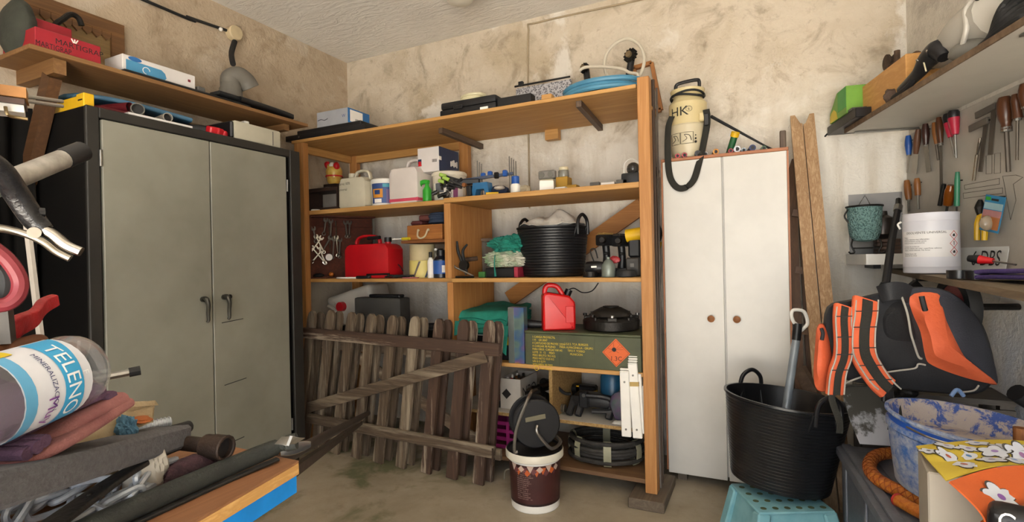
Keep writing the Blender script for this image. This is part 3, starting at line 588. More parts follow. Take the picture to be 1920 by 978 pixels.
MB().cyl(P(64, 436, .645), P(64, 436, .665), .007).build('rivet', M_CHR, t)
t = thing('jump_lead', 'coil of red and black jump lead hanging at the left photo edge', 'cable', P(0, 560, .62))
MB().tube([P(-60, 440, .6), P(-5, 470, .62), P(25, 500, .63), P(38, 530, .635), P(30, 558, .63), P(0, 572, .62), P(-60, 560, .6)], .0085, 10).build('red_lead', pm('dull_red_cable', '7d2830', .5), t)
MB().tube([P(-60, 480, .6), P(-6, 498, .63), P(12, 530, .635), P(-4, 570, .63), P(-60, 580, .6)], .010, 10).build('black_lead', M_RUB, t)
MB().bar(P(6, 560, .65), P(14, 640, .66), .012, .02).build('lead_plate', pm('grey_plate', '4a4744', .5, .4), t)
# --- chain
t = thing('steel_chain', 'galvanised steel chain heaped between the foam and the rubber strips', 'chain', PZ(150, 930, B0))
rnd = random.Random(4); links = []
path = catmull([PZ(-40, 985, .875), PZ(0, 955, .88), PZ(45, 930, .89), PZ(95, 902, .90), PZ(135, 880, .905), PZ(100, 918, .885), PZ(55, 945, .88), PZ(20, 968, .876), PZ(75, 955, .872), PZ(120, 930, .876), PZ(165, 905, .885), PZ(190, 930, .872), PZ(160, 965, .868), PZ(205, 960, .868), PZ(238, 935, .874), PZ(258, 905, .884), PZ(285, 868, .90), PZ(300, 872, .89), PZ(272, 900, .875), PZ(310, 888, .87), PZ(268, 918, .868), PZ(215, 945, .868), PZ(150, 985, .868)], 14)
acc = 0; last = path[0]
me0 = None
for i in range(1, len(path)):
    acc += (path[i]-path[i-1]).length
    if acc >= .031:
        acc = 0; d = (path[i]-last).normalized(); last = path[i]
        u = V((0, 0, 1)) if len(links) % 2 else V((.9, .2, .35)); u = u + V((rnd.uniform(-.3, .3), rnd.uniform(-.3, .3), 0))
        M = axm(path[i], d, u); m = MB(M); a = .0155; r = .0115
        pts = [(a+r*cos(q), r*sin(q), 0) for q in [rad(k) for k in (-75, -30, 0, 30, 75)]] + [(-a-r*cos(q), r*sin(q), 0) for q in [rad(k) for k in (75, 30, 0, -30, -75)]]
        m.tube(pts, .0047, 7, True, 2); links.append(m.build('link', M_GALV, t))
# --- rubber strips
rb1 = pm('black_seal', '1c1b1a', .55, col2='121110', vsc=30, bmp=.2); rb2 = pm('green_black_rubber', '2c2f2a', .7, col2='232522', vsc=30, bmp=.3, bsc=200)
t = thing('rubber_strip', 'flat black rubber strip across the chain', 'rubber strip', PZ(200, 920, .88))
strip(MB(), [PZ(60, 1010, .905), PZ(150, 945, .905), PZ(230, 890, .91), PZ(300, 852, .90), PZ(352, 834, .875)], .034, .008, (.6, .75, .1), .003, lambda s: 1.05-.6*s).build('strip', rb1, t)
for k in (.2, .45, .7): 
    p = PZ(150, 945, .905).lerp(PZ(230, 890, .91), k)+V((0, 0, .004)); MB().ball(p, (.003, .003, .002), 8, 6).build('rivet', M_DK, t)
t = thing('rubber_trim', 'long greenish-black rubber trim ending at the bench corner', 'rubber trim', PZ(380, 900, B0))
q = [PZ(60, 1040, .868), PZ(205, 972, .868), PZ(330, 917, .868), PZ(440, 870, .868), PZ(518, 838, .872), PZ(556, 826, .88)]
strip(MB(), q, .026, .03, (.6, .75, 0), .012, lambda s: 1.05-.45*s**3).build('bead', rb2, t)
q2 = [v+V((.016, -.011, -.015)) for v in q[:5]]; strip(MB(), q2, .012, .005, (.6, .75, 0), .002).build('flange', rb1, t)
strip(MB(), [PZ(522, 825, .90), PZ(545, 826, .90), PZ(562, 826, .89)], .02, .0015, (.5, .8, .3), .0007).build('foil_tip', M_STEEL, t)
# --- pipes lying behind
a, b = PZ(215, 832, .90), P(320, 790, .93); a = b+(b-P(200, 815, .86)).normalized()*-.12
t = thing('threaded_rod', 'end of a threaded steel rod above the grey foam', 'rod', a); MB().tube([a, b], .0085, 12, sm=1).build('rod', M_GALV, t)
for k in range(11): p = b+(a-b)*(.02+.05*k); d = (b-a).normalized(); x = d.orthogonal().normalized(); y = d.cross(x); MB().tube([p+x*(.009*cos(j*pi/6))+y*(.009*sin(j*pi/6)) for j in range(12)], .0014, 5, True, 1).build('thread', M_GALV, t)
a, b = P(250, 830, .85), P(354, 799, .96); one(MB().tube([a, b], .0105, 12, sm=1), 'black_tube', M_RUB, 'short black tube pointing right above the rusty pipe', 'tube')
a, b = P(300, 822, .9), P(412, 838, .87); b.z = max(b.z, B0+.021); a.z = b.z+.004
t = thing('rusty_pipe', 'rusty brown pipe with a flared socket on the workbench', 'pipe', (b.x, b.y, B0)); br = pm('brown_rust', '3a2a20', .6, .3, col2='241a14', vsc=30, bmp=.3)
d = (b-a).normalized(); MB().tube([a, b-d*.03], .0125, 14, sm=1).build('pipe', br, t); MB().tube([b-d*.035, b-d*.028, b-d*.01], .019, 16, sm=1, radii=[.013, .019, .019]).build('collar', br, t)
MB().tube([b-d*.012, b+d*.012], .0205, 16, sm=1, cap=False).build('socket', br, t); x = d.orthogonal().normalized(); y = d.cross(x)
MB().tube([b+d*.012+x*(.0185*cos(j*pi/8))+y*(.0185*sin(j*pi/8)) for j in range(16)], .0028, 6, True, 1).build('rim', br, t); MB().cyl(b+d*.001, b+d*.002, .0185).build('hollow', M_INK, t)
a, b = PZ(308, 893, .873), PZ(405, 858, .873)
t = thing('rope_bundle', 'bundle of dark purple cord on the workbench', 'rope', ((a.x+b.x)/2, (a.y+b.y)/2, B0)); rp2 = pm('purple_cord', '4a3036', .95, col2='38242a', vsc=60, bmp=.6, bsc=250)
d = (b-a); x = V((0, 0, 1)); y = d.normalized().cross(x)
for k in range(7):
    ph = k*2*pi/7; MB().tube([a+d*(j/10)+(x*cos(ph+j*.9)+y*sin(ph+j*.9))*(.012*(.55+.45*sin(pi*j/10))) for j in range(11)], .0075, 7, sm=3).build('strand', rp2, t)
a, b = P(525, 848, .97), P(582, 832, 1.02); one(strip(MB(), [a, a.lerp(b, .5), b], .02, .004, (0, .3, 1), .0018, lambda s: .55+sin(pi*s)*.6), 'chisel', M_CHR, 'shiny steel blade tip poking out at the bench corner', 'blade')
# two long dark poles from the bench to the picket gate
b0 = gp(690, 774, .06)
one(MB().tube([P(515, 868, 1.0), b0], .0145, 12, sm=1), 'dark_pole', pm('dark_pole', '3a322d', .5, .3), 'dark round pole running from the bench to the picket gate, upper one', 'pole')
b0 = gp(677, 792, .06); a0 = P(520, 905, 1.0)
one(MB().bar(a0, b0, .018, .022, (0, 0, 1)), 'dark_pole', wood('dark_square_pole', '4a3c31', '382d25', 'y'), 'dark square pole running from the bench to the picket gate, lower one', 'pole')
# ================================================================ helpers for things on the rack
def sp(px0, px1, pyt, z, y):
    """x0, x1 and height of something whose front stands at depth y on a board at height z"""
    zz = max(pyt, 0)+ 15; a, b = PY(px0, zz, y).x, PY(px1, zz, y).x; return a, b, PY((px0+px1)/2, pyt, y).z - z
def rbox(name, label, px0, px1, pyt, z, y, dep, mt, cat, bv=.003, group=None, part='body'):
    a, b, h = sp(px0, px1, pyt, z, y); t = thing(name, label, cat, ((a+b)/2, y+dep/2, z), group)
    MB().box(a, b, y, y+dep, z+.0008, z+h, bv, 2 if bv > .004 else 1).build(part, mt, t); return t, a, b, h
def xat(px, py, y): return PY(px, py, y).x
E_ = .0008
# ================================================================ on the top board
z = S1
t, a, b, h = rbox('monitor_tray', 'wide flat black tray under the blue and white box, left end of the rack top', 535, 684, 243, z, RY0+.0, .4, M_BLK, 'tray', .006)
MB().box(a+.09, b-.05, RY0+.02, RY0+.3, z+h, z+h+.03, .004).build('upper_tray', M_BLK, t); zt = z+h+.031
MB().cyl((a+.13, RY0-.002, z+h*.5), (a+.13, RY0+.001, z+h*.5), .006).build('screw', M_STEEL, t)
x0, x1, hh = sp(594, 652, 206, zt, RY0+.03)
t = thing('carton', 'silver and blue carton with a label on the black tray', 'carton', ((x0+x1)/2, RY0+.12, zt))
MB().box(x0, x1, RY0+.03, RY0+.24, zt+E_, zt+hh, .002).build('body', pm('silver_card', '9ea0a6', .45, var=.9), t)
sb = pm('blue_card', '2a6fae', .5); MB().box(x1, x1+.0015, RY0+.031, RY0+.239, zt+.001, zt+hh-.001).build('end_panel', sb, t)
MB().box(x1+.0015, x1+.0022, RY0+.05, RY0+.17, zt+.015, zt+hh-.01).build('label', M_PAPER, t)
for k in range(6): MB().box(x1+.0022, x1+.0026, RY0+.1+k*.009, RY0+.104+k*.009, zt+.02, zt+.04).build('barcode', M_INK, t)
text(t, 'W', .03, pm('navy_print', '2b4a7c', .6), (x1-.05, RY0+.0295, zt+hh*.4), (1, 0, 0), (0, 0, 1))
MB().tube([(x0+.01, RY0+.0295, zt+hh*.45), (x0+.04, RY0+.0295, zt+hh*.5), (x0+.07, RY0+.0295, zt+hh*.42), (x0+.1, RY0+.0295, zt+hh*.5)], .002, 5).build('scribble', M_INK, t)
c = PY(772, 222, RY0+.1); one(MB().ball((c.x, RY0+.14, z+.018), (.028, .02, .018)), 'wood_lump', wood('dark_brace', '5f4026', '4c321d', 'x'), 'small dark brown lump on the rack top', 'wooden knob')
# black carry case with cream hose coil on it
a, b, h = sp(824, 930, 190, z, RY0+.02)
t = thing('carry_case', 'black plastic carry case under a cream hose coil on the rack top', 'case', ((a+b)/2, RY0+.15, z))
MB().box(a, b, RY0+.02, RY0+.3, z+E_, z+h*.62, .012, 2).build('base', M_BLK, t); MB().box(a+.004, b-.004, RY0+.024, RY0+.296, z+h*.64, z+h+.02, .016, 2).build('lid', M_BLK, t)
MB().box(a+.1, a+.16, RY0+.012, RY0+.022, z+h*.45, z+h*.8, .003).build('latch', M_BLK, t); MB().box(b-.1, b-.05, RY0+.015, RY0+.022, z+.004, z+.02).build('label', M_PAPER, t)
def coil(name, label, c, r, rt, n, mt, sy=.85, h=None, cat='hose', tilt=None, jit=.1, seed=1, wraps=None, wm=None, stack=True):
    t = thing(name, label, cat, (c[0], c[1], c[2])); rn = random.Random(seed); pts = []; N = n*14
    for i in range(N+1):
        k = i/14; rr = r*(1+jit*sin(k*2.3)+.04*rn.random()); a_ = 2*pi*i/14
        zc = rt*1.05 + (k*rt*1.5 if stack else (k % 3)*rt*1.4); pts.append(V((c[0]+rr*cos(a_), c[1]+rr*sy*sin(a_), c[2]+zc)))
    MB().tube(pts, rt, 8, sm=2).build('coil', mt, t)
    if wraps:
        for w in wraps:
            a_ = rad(w); p = V((c[0]+r*cos(a_), c[1]+r*sy*sin(a_), c[2]+n*rt*.75+rt)); d = V((-sin(a_), cos(a_)*sy, 0)).normalized()
            e = V((cos(a_), sin(a_), 0)); hh_ = n*rt*.75+rt*.6
            MB().tube([p+e*(rt*1.9*cos(q*pi/6))+UP*(hh_*sin(q*pi/6))-d*.018 for q in range(12)], .003, 5, True, 1).build('wrap', wm, t)
            MB(axm(p-d*.02, d, e)).grid(lambda u, v: (u*.04, (rt*1.9+.002)*cos(2*pi*v), (hh_+.002)*sin(2*pi*v)), 1, 20).build('wrap', wm, t)
    return t
c = PY(886, 178, RY0+.15); coil('hose_coil', 'coil of cream hose on the black carry case', (c.x, RY0+.16, z+h+.021), .075, .009, 3, pm('cream_hose', 'cfc6a4', .45, var=.9), .8)
# dark box, silver patterned panel, wood block
rbox('dark_box', 'small black box beside the carry case on the rack top', 932, 996, 179, z, RY0+.03, .06, M_BLK, 'box', .003)
x0, x1 = xat(964, 170, RY1-.1), xat(1068, 150, RY1-.1); zt = PY(1015, 154, RY1-.1).z
m, nt, bs, tc = base('silver_pattern'); vo = nt.nodes.new('ShaderNodeTexVoronoi'); vo.inputs['Scale'].default_value = 90; nt.links.new(tc.outputs['Object'], vo.inputs[0])
nt.links.new(ramp(nt, vo.outputs['Distance'], [(.25, '56545a'), (.6, 'b9b7ba')]), bs.inputs['Base Color']); bs.inputs['Roughness'].default_value = .5
t = thing('patterned_panel', 'grey speckled panel standing behind the wood block on the rack top', 'panel', ((x0+x1)/2, RY1-.08, z)); MB(fr((0, RY1-.1, z), 0, -6)).box(x0, x1, 0, .02, E_, zt-z, .002).build('panel', m, t)
MB().tube([(x0, RY1-.09, zt+.006), (x1, RY1-.09, zt+.006)], .006, 6, sm=1).build('edge', M_DK, t); MB().box(x0+.03, x0+.06, RY1-.1, RY1-.075, zt+.004, zt+.03).build('knob', M_BLK, t)
rbox('wood_block', 'small orange wood block on the rack top', 1015, 1034, 176, z, RY0+.02, .05, WX(), 'wood block', .003)
# blue hose coil, valves and clear hose
hb = pm('blue_hose', '4d89a8', .45, var=.85); c = PY(1132, 165, RY0+.24)
coil('garden_hose', 'coil of light blue hose on the right end of the rack top', (c.x, RY0+.235, z), .215, .014, 3, hb, .85, jit=.06)
coil('black_hose', 'coil of black hose inside the blue hose coil', (c.x-.01, RY0+.24, z), .165, .012, 3, M_RUB, .8, jit=.05, seed=3)
t = thing('clear_hose', 'milky clear hose standing up in a loop above the blue hose', 'hose', PY(1160, 150, 2.95)); ch = pm('milky_hose', 'c9c0ae', .35, var=.9)
yq = 2.98
MB().tube([PY(*q, yq) for q in ((1140, 150), (1133, 120), (1140, 96), (1158, 79), (1180, 73), (1200, 86), (1208, 110), (1203, 135), (1192, 152))], .0095, 9).build('loop', ch, t)
MB().tube([PY(*q, yq-.05) for q in ((1086, 133), (1098, 126), (1130, 125), (1165, 129), (1180, 136), (1195, 139), (1196, 150))], .009, 9).build('bend', ch, t)
t = thing('hose_valves', 'two black valves with toothed handwheels behind the blue hose', 'valve', PY(1150, 160, 3.02)); yv = 3.05
for (cx, cy, r_, st) in ((1182, 104, .042, (1168, 150)), (1096, 128, .032, (1108, 150))):
    c = PY(cx, cy, yv); s = PY(*st, yv); s.z = z+.02; d = V((-.35, -.9, .2)).normalized(); x = d.orthogonal().normalized(); y = d.cross(x)
    poly = []; 
    for k in range(24): rr = r_ if k % 2 else r_*.84; poly += [(rr*cos(2*pi*k/24-.08), rr*sin(2*pi*k/24-.08)), (rr*cos(2*pi*k/24+.08), rr*sin(2*pi*k/24+.08))]
    MB(axm(c, x, y)).prism(poly, .022, -.011).build('handwheel', M_DK, t); MB().cyl(c, c-d*-.025, r_*.45).build('hub', pm('brass_hub', '8a7658', .5, .4), t)
    MB().tube([c-d*.015, s], .02, 10, sm=1).build('body', M_BLK, t)
for q in ((1112, 148), (1128, 150), (1145, 149)): c = PY(*q, yv-.02); MB().cyl((c.x, c.y, z+.01), (c.x+.02, c.y, z+.085), .018, .014).build('fitting', M_BLK, t)
# wooden frame and the rods leaning behind the right post
fy = YB-.03; wf = wood('frame_wood', 'a9713c', '935c2c', 'z')
t = thing('picture_frame', 'thin wooden frame leaning on the wall behind the rack post', 'frame', PY(1225, 200, fy))
c4 = [PY(*q, fy) for q in ((1188, 128), (1222, 118), (1240, 206), (1214, 212))]
for i in range(4): MB().bar(c4[i], c4[(i+1) % 4], .022, .03, (0, 1, 0)).build('rail', wf, t)
for i, (x0p, x1p, yt_, r_, mt, lab, ya, yb_) in enumerate(((1217, 1238, 160, .008, pm('grey_rod', '6d635b', .5, .5), 'grey metal rod leaning behind the rack post, nearest the post', 2.75, 2.66),
        (1224, 1240, 150, .010, pm('brown_rod', '5a4a40', .6, .3), 'brown metal rod leaning behind the rack post, middle one', 2.78, 2.72), (1231, 1243, 165, .006, pm('grey_rod', '6d635b', .5, .5), 'thin grey rod leaning behind the rack post, nearest the locker', 2.83, 2.79))):
    p1 = PY(x0p, yt_, 3.1-.04*i); p0 = PY(x1p, 905, yb_); p0 = p1+(p0-p1)*((p1.z-.051)/(p1.z-p0.z))
    one(MB().tube([p0, p1], r_, 8, sm=1), 'metal_rod', mt, lab, 'rod', 'rods behind the rack post')
c = PY(1225, 322, 3.0); t = thing('hanging_disc', 'small rusty disc hanging on a rod behind the rack post', 'disc', c); MB().cyl(c-V((0, .01, 0)), c+V((0, .01, 0)), .032, n=18).build('disc', M_RUST, t); MB().cyl(c-V((0, .014, 0)), c-V((0, .01, 0)), .012).build('hub', M_DK, t)
p1, p0 = PY(1232, 448, 2.98), PY(1240, 905, 2.80); p0.z = .0
t = thing('broom', 'broom standing head-up between rack and locker, yellow collar', 'broom', p0); c = PY(1232, 462, 2.98)
p0 = V((p0.x, p0.y, .052 if p0.y < 2.84 else .002)); MB().tube([p0, c], .010, 8, sm=1).build('handle', pm('grey_rod', '6d635b', .5, .5), t)
MB().tube([c-UP*.03, c+UP*.005, c+UP*.025], .02, 12, sm=1, radii=[.014, .024, .027]).build('collar', M_YEL, t); MB().blob(c+UP*.075, (.03, .025, .055), .15, 8, 4, 3).build('bristles', pm('dark_bristles', '38342f', .95, bmp=.6), t)
p1, p0 = PY(1236, 560, 2.92), PY(1240, 905, 2.82)
c = PY(1237, 682, 2.87); t = thing('pole_grip', 'dark pole with a pink grip beside the locker', 'pole', (c.x, 2.87, 0)); MB().tube([V((c.x+.01, 2.86, .002)), c, PY(1233, 480, 2.92)], .009, 8, sm=1).build('pole', M_DK, t)
MB().tube([c-UP*.035, c+UP*.03], .0135, 10, sm=1).build('grip', pm('pink_grip', 'b5727c', .5), t)
# ================================================================ upper shelf (S2), from left to right
z = S2-.002; yf = RY0+.08
a, b, h = sp(573, 633, 352, z, yf+.05); dw = wood('dark_stand', '3c2a20', '2c1e17', 'x')
t = thing('wooden_stand', 'small dark wooden stand with a pale opening, far left of the upper shelf', 'stand', ((a+b)/2, yf+.15, z))
MB().box(a, b, yf+.05, yf+.25, z+h*.86, z+h).build('top', dw, t); MB().box(a, b, yf+.05, yf+.25, z+E_, z+h*.16).build('bottom', dw, t)
for x in (a, b-.012): MB().box(x, x+.012, yf+.05, yf+.25, z+h*.16, z+h*.86).build('side', dw, t)
MB().box(a+.012, b-.012, yf+.2, yf+.24, z+h*.16, z+h*.86).build('back', pm('pale_card', 'a49c92', .8), t)
c = V(((a+b)/2+.01, yf+.14, z+h)); one(MB().lathe([(.04, E_), (.052, .006), (.052, .01), (.03, .012)], c, sx=1.1), 'tin_plate', M_STEEL, 'shiny tin lid on the dark wooden stand', 'lid')
one(MB().blob((a+.02, yf+.0, z+.045), (.045, .03, .045), .3, 5, 8, 3, -.044), 'black_glove', pm('black_cloth', '1d1b1b', .95, bmp=.3), 'crumpled black glove before the dark wooden stand', 'glove')
# yellow and red china pot
c = PY(627, 345, yf+.31); zb_ = z
t = thing('china_pot', 'yellow and red patterned china pot behind the white can', 'pot', (c.x, yf+.31, z+.0)); rr = .058; zz = PY(627, 346, yf+.31).z
MB().box(c.x-.06, c.x+.06, yf+.26, yf+.36, z+E_, zz-.001).build('box', dw, t)
MB().lathe([(.035, zz), (.05, zz+.02), (.058, zz+.07), (.062, zz+.1), (.05, zz+.13)], (c.x, yf+.31, 0)).build('bowl', pm('yellow_china', 'd2b45c', .3, col2='c89a40', vsc=30), t)
MB().lathe([(.0625, zz+.055), (.064, zz+.06), (.0625, zz+.066)], (c.x, yf+.31, 0), cap=False).build('band', M_RED, t)
for k, (dx, dz, mt) in enumerate(((-.045, .15, M_RED), (.0, .14, pm('white_china', 'd9d0c4', .3)), (.045, .135, M_RED), (-.02, .13, pm('yellow_china', 'd2b45c', .3)))): MB().blob((c.x+dx, yf+.29, zz+dz), (.024, .024, .03), .2, 4, k, 2).build('ornament', mt, t)
def jerry(name, label, px0, px1, pyt, z, y, dep, mt, cap, capm, cat='canister', side=1, neck=.3, hnd=True):
    """flat-sided can: chamfered shoulders, bridge handle, offset screw cap"""
    a, b, h = sp(px0, px1, pyt, z, y); w = b-a; t = thing(name, label, cat, ((a+b)/2, y+dep/2, z)); bh = h*.8
    M = axm(((a+b)/2, y+dep, z+E_), (1, 0, 0), (0, 0, 1)); s = side
    poly = [(-w/2+.012, 0), (w/2-.012, 0), (w/2, .012), (w/2, bh*.84), (w/2-.02, bh*.95), (w/2-w*.12, bh), (-w/2+w*.12, bh), (-w/2+.02, bh*.95), (-w/2, bh*.84), (-w/2, .012)]
    m = MB(M); m.prism(poly, dep); es = [e for e in m.bm.edges if e.calc_length() > .0]; 
    ed = [e for e in m.bm.edges if abs((m.M.inverted() @ e.verts[0].co).z-(m.M.inverted() @ e.verts[1].co).z) < 1e-4]; bmesh.ops.bevel(m.bm, geom=ed, offset=min(.014, dep*.15), segments=2, affect='EDGES', profile=.6)
    m.build('body', mt, t)
    cx = (a+b)/2; yc = y+dep/2; pz = z+bh
    if hnd: MB().sweep([(cx-s*w*.40, yc, pz-.012), (cx-s*w*.36, yc, z+h*.93), (cx-s*w*.2, yc, z+h), (cx+s*w*.05, yc, z+h*.985), (cx+s*w*.14, yc, z+h*.9), (cx+s*w*.15, yc, pz-.012)], rrect(.032, .018, .008), (0, 1, 0), 4).build('handle', mt, t)
    if cap:
        k = cx+s*w*neck; MB().cyl((k, yc, pz-.004), (k, yc, pz+.02), .02).build('neck', mt, t); MB().cyl((k, yc, pz+.012), (k, yc, pz+.042), .0245, .023, 18).build('cap', capm, t)
    return t, a, b, h
wp = pm('yellowed_plastic', 'c4bda8', .45, var=.88)
t, a, b, h = jerry('jerry_can', 'grubby white jerry can with black handwriting', 634, 684, 318, z, yf, .17, wp, True, wp, side=-1)
for k, (s, dz) in enumerate((('Barniz 1070', .62), ('universal', .47))): text(t, s, .024, M_INK, (a+.004, yf-.0006, z+h*dz), (1, 0, 0), (0, 0, 1), sx=.85)
# white tub with purple, blue and orange label
def tub(name, label, px0, px1, pyt, z, y, mt, lid, cat='tub', taper=.93, lidh=.16, n=28):
    a, b, h = sp(px0, px1, pyt, z, y); r = (b-a)/2; c = ((a+b)/2, y+r, 0); t = thing(name, label, cat, (c[0], c[1], z))
    MB().lathe([(r*taper*.97, z+E_), (r*taper, z+.004), (r*.985, z+h*(1-lidh)), (r*.985, z+h*(1-lidh)+.001)], c, n).build('body', mt, t)
    MB().lathe([(r*1.02, z+h*(1-lidh)), (r*1.03, z+h*(1-lidh)+.004), (r*1.02, z+h-.006), (r*.96, z+h), (r*.9, z+h-.002)], c, n).build('lid', lid, t)
    def on(ang0, zz, tp=taper):      # wrap print: u metres along, v up
        def fn(u, v):
            f = (zz+v)/h; rr = r*(tp+(.985-tp)*min(f/(1-lidh), 1))+.0012; q = ang0+u/r; return V((c[0]+rr*cos(q), c[1]+rr*sin(q), z+zz+v))
        return fn
    def patch(mt, a0, a1, z0, z1, name='label', off=0):
        m = MB(); m.grid(lambda u, v: V(c)+ (V(on(a0, h*(z0+(z1-z0)*v))((a1-a0)*u*r, 0))-V(c))*1 + V((cos(a0+(a1-a0)*u), sin(a0+(a1-a0)*u), 0))*(off-.0006), 12, 1); return m.build(name, mt, t)
    return t, on, patch, r, h, c
VA = rad(-57)       # direction from rack things back to the lens
t, on, patch, r, h, c = tub('plastic_tub', 'white tub with purple, blue and orange label between two canisters', 684, 727, 334, z, yf, M_WHT, M_WHT)
patch(pm('label_blue_dull', '34508a', .5), VA-1.1, VA+1.1, .1, .82); patch(pm('label_orange', 'd8902e', .5), VA-.95, VA-.1, .3, .62, off=.0006); patch(pm('label_navy2', '243f74', .5), VA-.75, VA-.3, .42, .58, off=.0012)
patch(pm('label_teal', '3f9ab0', .5), VA-.1, VA+1, .68, .8, off=.0006); patch(pm('label_purple2', '6a5a8a', .5), VA+.15, VA+.5, .1, .6, off=.0006); patch(M_PAPER, VA-.8, VA-.2, .12, .26, off=.0006)
x = xat(727, 370, yf+.08); one(MB().box(x, x+.03, yf+.12, yf+.2, z+E_, z+.09, .003), 'brown_box', pm('brown_card', '8a4a22', .6), 'narrow orange-brown box behind the purple-label tub', 'box')
# big translucent canister with pink liquid
ht = pm('milky_hdpe', 'cfc6c0', .45, var=.94); 
t, a, b, h = jerry('water_canister', 'large milky canister with red cap and a little pink liquid', 728, 782, 297, z, yf-.01, .2, ht, True, M_RED, side=-1, neck=-.34)
MB().box(a-.0008, b+.0008, yf-.0108, yf+.1908, z+.012, z+.035, .003).build('liquid', pm('pink_liquid', 'cf4a63', .4), t)
# green trigger sprayer
c = PY(796, 378, yf+.0); t = thing('spray_bottle', 'bright green trigger spray bottle', 'spray bottle', (c.x, yf+.03, z)); x = c.x; y = yf+.03
MB().lathe([(.026, z+E_), (.028, z+.01), (.028, z+.075), (.014, z+.1), (.012, z+.115)], (x, y, 0)).build('bottle', M_GRN, t)
MB().sweep([(x+.012, y, z+.125), (x-.02, y, z+.13), (x-.05, y, z+.122)], rrect(.024, .026, .007), (0, 1, 0), 4).build('head', M_GRN, t)
MB().sweep([(x-.045, y, z+.118), (x-.052, y, z+.09), (x-.055, y, z+.045)], rrect(.018, .012, .005), (0, 1, 0), 4).build('trigger', M_GRN, t); MB().cyl((x-.055, y, z+.126), (x-.065, y, z+.126), .009).build('nozzle', M_BLK, t)
# tub with the navy and white carton on top
t, on, patch, r, h, c = tub('paint_tub', 'white tub with dark lettering carrying the navy carton', 797, 853, 320, z, yf+.07, pm('cream_tub', 'd9d0bd', .45, var=.95), pm('cream_tub', 'd9d0bd', .45), lidh=.13)
patch(M_PAPER, VA-1.1, VA+.9, .08, .62); patch(pm('grey_print', '6a6d74', .5), VA-.95, VA-.35, .32, .62, off=.0006); patch(pm('magenta_print', '94507c', .5), VA+.2, VA+.5, .1, .6, off=.0006); patch(pm('red_print', 'c03a44', .5), VA+.2, VA+.5, .08, .14, off=.0012)
Fn = on(VA-.08, .012); text(t, 'TACH DAS', .032, M_INK, fn=lambda u, v: Fn(-v+.02, u), sx=.8)
zz = z+h+.0008; x0, x1 = xat(783, 300, yf+.07), xat(823, 300, yf+.07); hh = PY(803, 276, yf+.07).z-zz
t = thing('carton', 'navy and white carton standing on the white tub', 'carton', ((x0+x1)/2, yf+.17, zz))
MB().box(x0, x1, yf+.07, yf+.3, zz, zz+hh, .002).build('body', pm('white_card2', 'd2ccca', .6, var=.95), t); nv = pm('navy_card', '1d2c4e', .5, var=.85)
MB().box(x1, x1+.002, yf+.071, yf+.299, zz+.001, zz+hh-.001).build('side_panel', nv, t); MB().box(x0+.003, x0+.03, yf+.0692, yf+.07, zz+hh*.35, zz+hh*.55).build('print', nv, t)
for k in range(6): MB().box(x1-.05+k*.006, x1-.047+k*.006, yf+.0692, yf+.07, zz+hh*.38, zz+hh*.5).build('barcode', M_INK, t)
for k in range(5): MB().box(x1+.002, x1+.0026, yf+.2+.018*k, yf+.212+.018*k, zz+hh*(.3+.04*(k % 2)), zz+hh*(.52+.04*(k % 3))).build('print', M_PAPER, t)
MB().box(x1-.002, x1+.0027, yf+.0693, yf+.095, zz+hh*.45, zz+hh*.6).build('seal', M_PAPER, t)
# lime and black clamps
lime = pm('lime_plastic', '93b53a', .4); 
for i, (x0p, y0p, x1p, y1p) in enumerate(((824, 327, 862, 338), (822, 338, 866, 352), (830, 332, 872, 350))):
    a, b = PY(x0p, y0p, yf+.0-.02*i), PY(x1p, y1p, yf+.05-.02*i); t = thing('bar_clamp', ['lime and black bar clamp, topmost of the heap', 'lime and black bar clamp, lowest of the heap', 'lime and black bar clamp, middle of the heap'][i], 'clamp', (a.x, a.y, a.z-.015), 'lime clamps')
    d = (b-a).normalized(); MB().bar(a, a+d*.045, .03, .022, (0, 0, 1), .004).build('jaw', lime, t); MB().bar(a+d*.046, b, .02, .014, (0, 0, 1), .002).build('bar', M_DK, t); MB().bar(a+d*.02-UP*.011, a+d*.02-UP*.03, .012, .02).build('pad', M_BLK, t)
rn = random.Random(11)
t = thing('clamp_heap', 'heap of black clamps and fittings under the lime clamps', 'clamps', PY(845, 372, yf)); 
for k in range(14):
    a = PY(820+rn.random()*42, 345+rn.random()*25, yf+rn.random()*.06-.01); a.z = max(a.z, z+.016); b = a+V((rn.uniform(-.05, .05), rn.uniform(-.03, .03), rn.uniform(-.02, .03))); b.z = max(b.z, z+.016)
    MB().tube([a, b], .008+.006*rn.random(), 8, sm=1).build('piece', M_BLK if k % 4 else M_STEEL, t)
# wooden handle end, blue guide rail, blue stand, bottle, rods
t = thing('black_gun', 'black caulking gun with a round wooden end on the upper shelf', 'caulking gun', PY(880, 355, yf+.02))
MB().bar(PY(850, 342, yf), PY(900, 340, yf+.05), .03, .035, (0, 0, 1), .006).build('body', M_BLK, t); MB().bar(PY(880, 348, yf), PY(882, 368, yf), .03, .04, (0, 1, 0), .005).build('grip', M_BLK, t); c = PY(869, 346, yf-.02); MB().cyl(c, c+V((-.0, .02, 0)), .012).build('end', wood('knob_wood', 'a06a3a', '7d4a22', 'x'), t)
t = thing('guide_rail', 'dark rail with blue clips lying across the upper shelf', 'guide rail', PY(920, 340, yf+.1)); a, b = PY(868, 338, yf+.04), PY(962, 325, yf+.14)
MB().bar(a, b, .02, .016).build('rail', pm('dark_blue_rail', '1c2a48', .4), t)
for px, py in ((906, 330), (919, 327), (931, 329), (947, 325)): c = PY(px, py, yf+.1); MB(fr(c)).box(-.014, .014, -.012, .012, -.018, .02, .005).build('clip', M_BLUE if px != 931 else M_DK, t)
c = PY(902, 360, yf); x0, x1 = xat(886, 350, yf), xat(914, 350, yf)
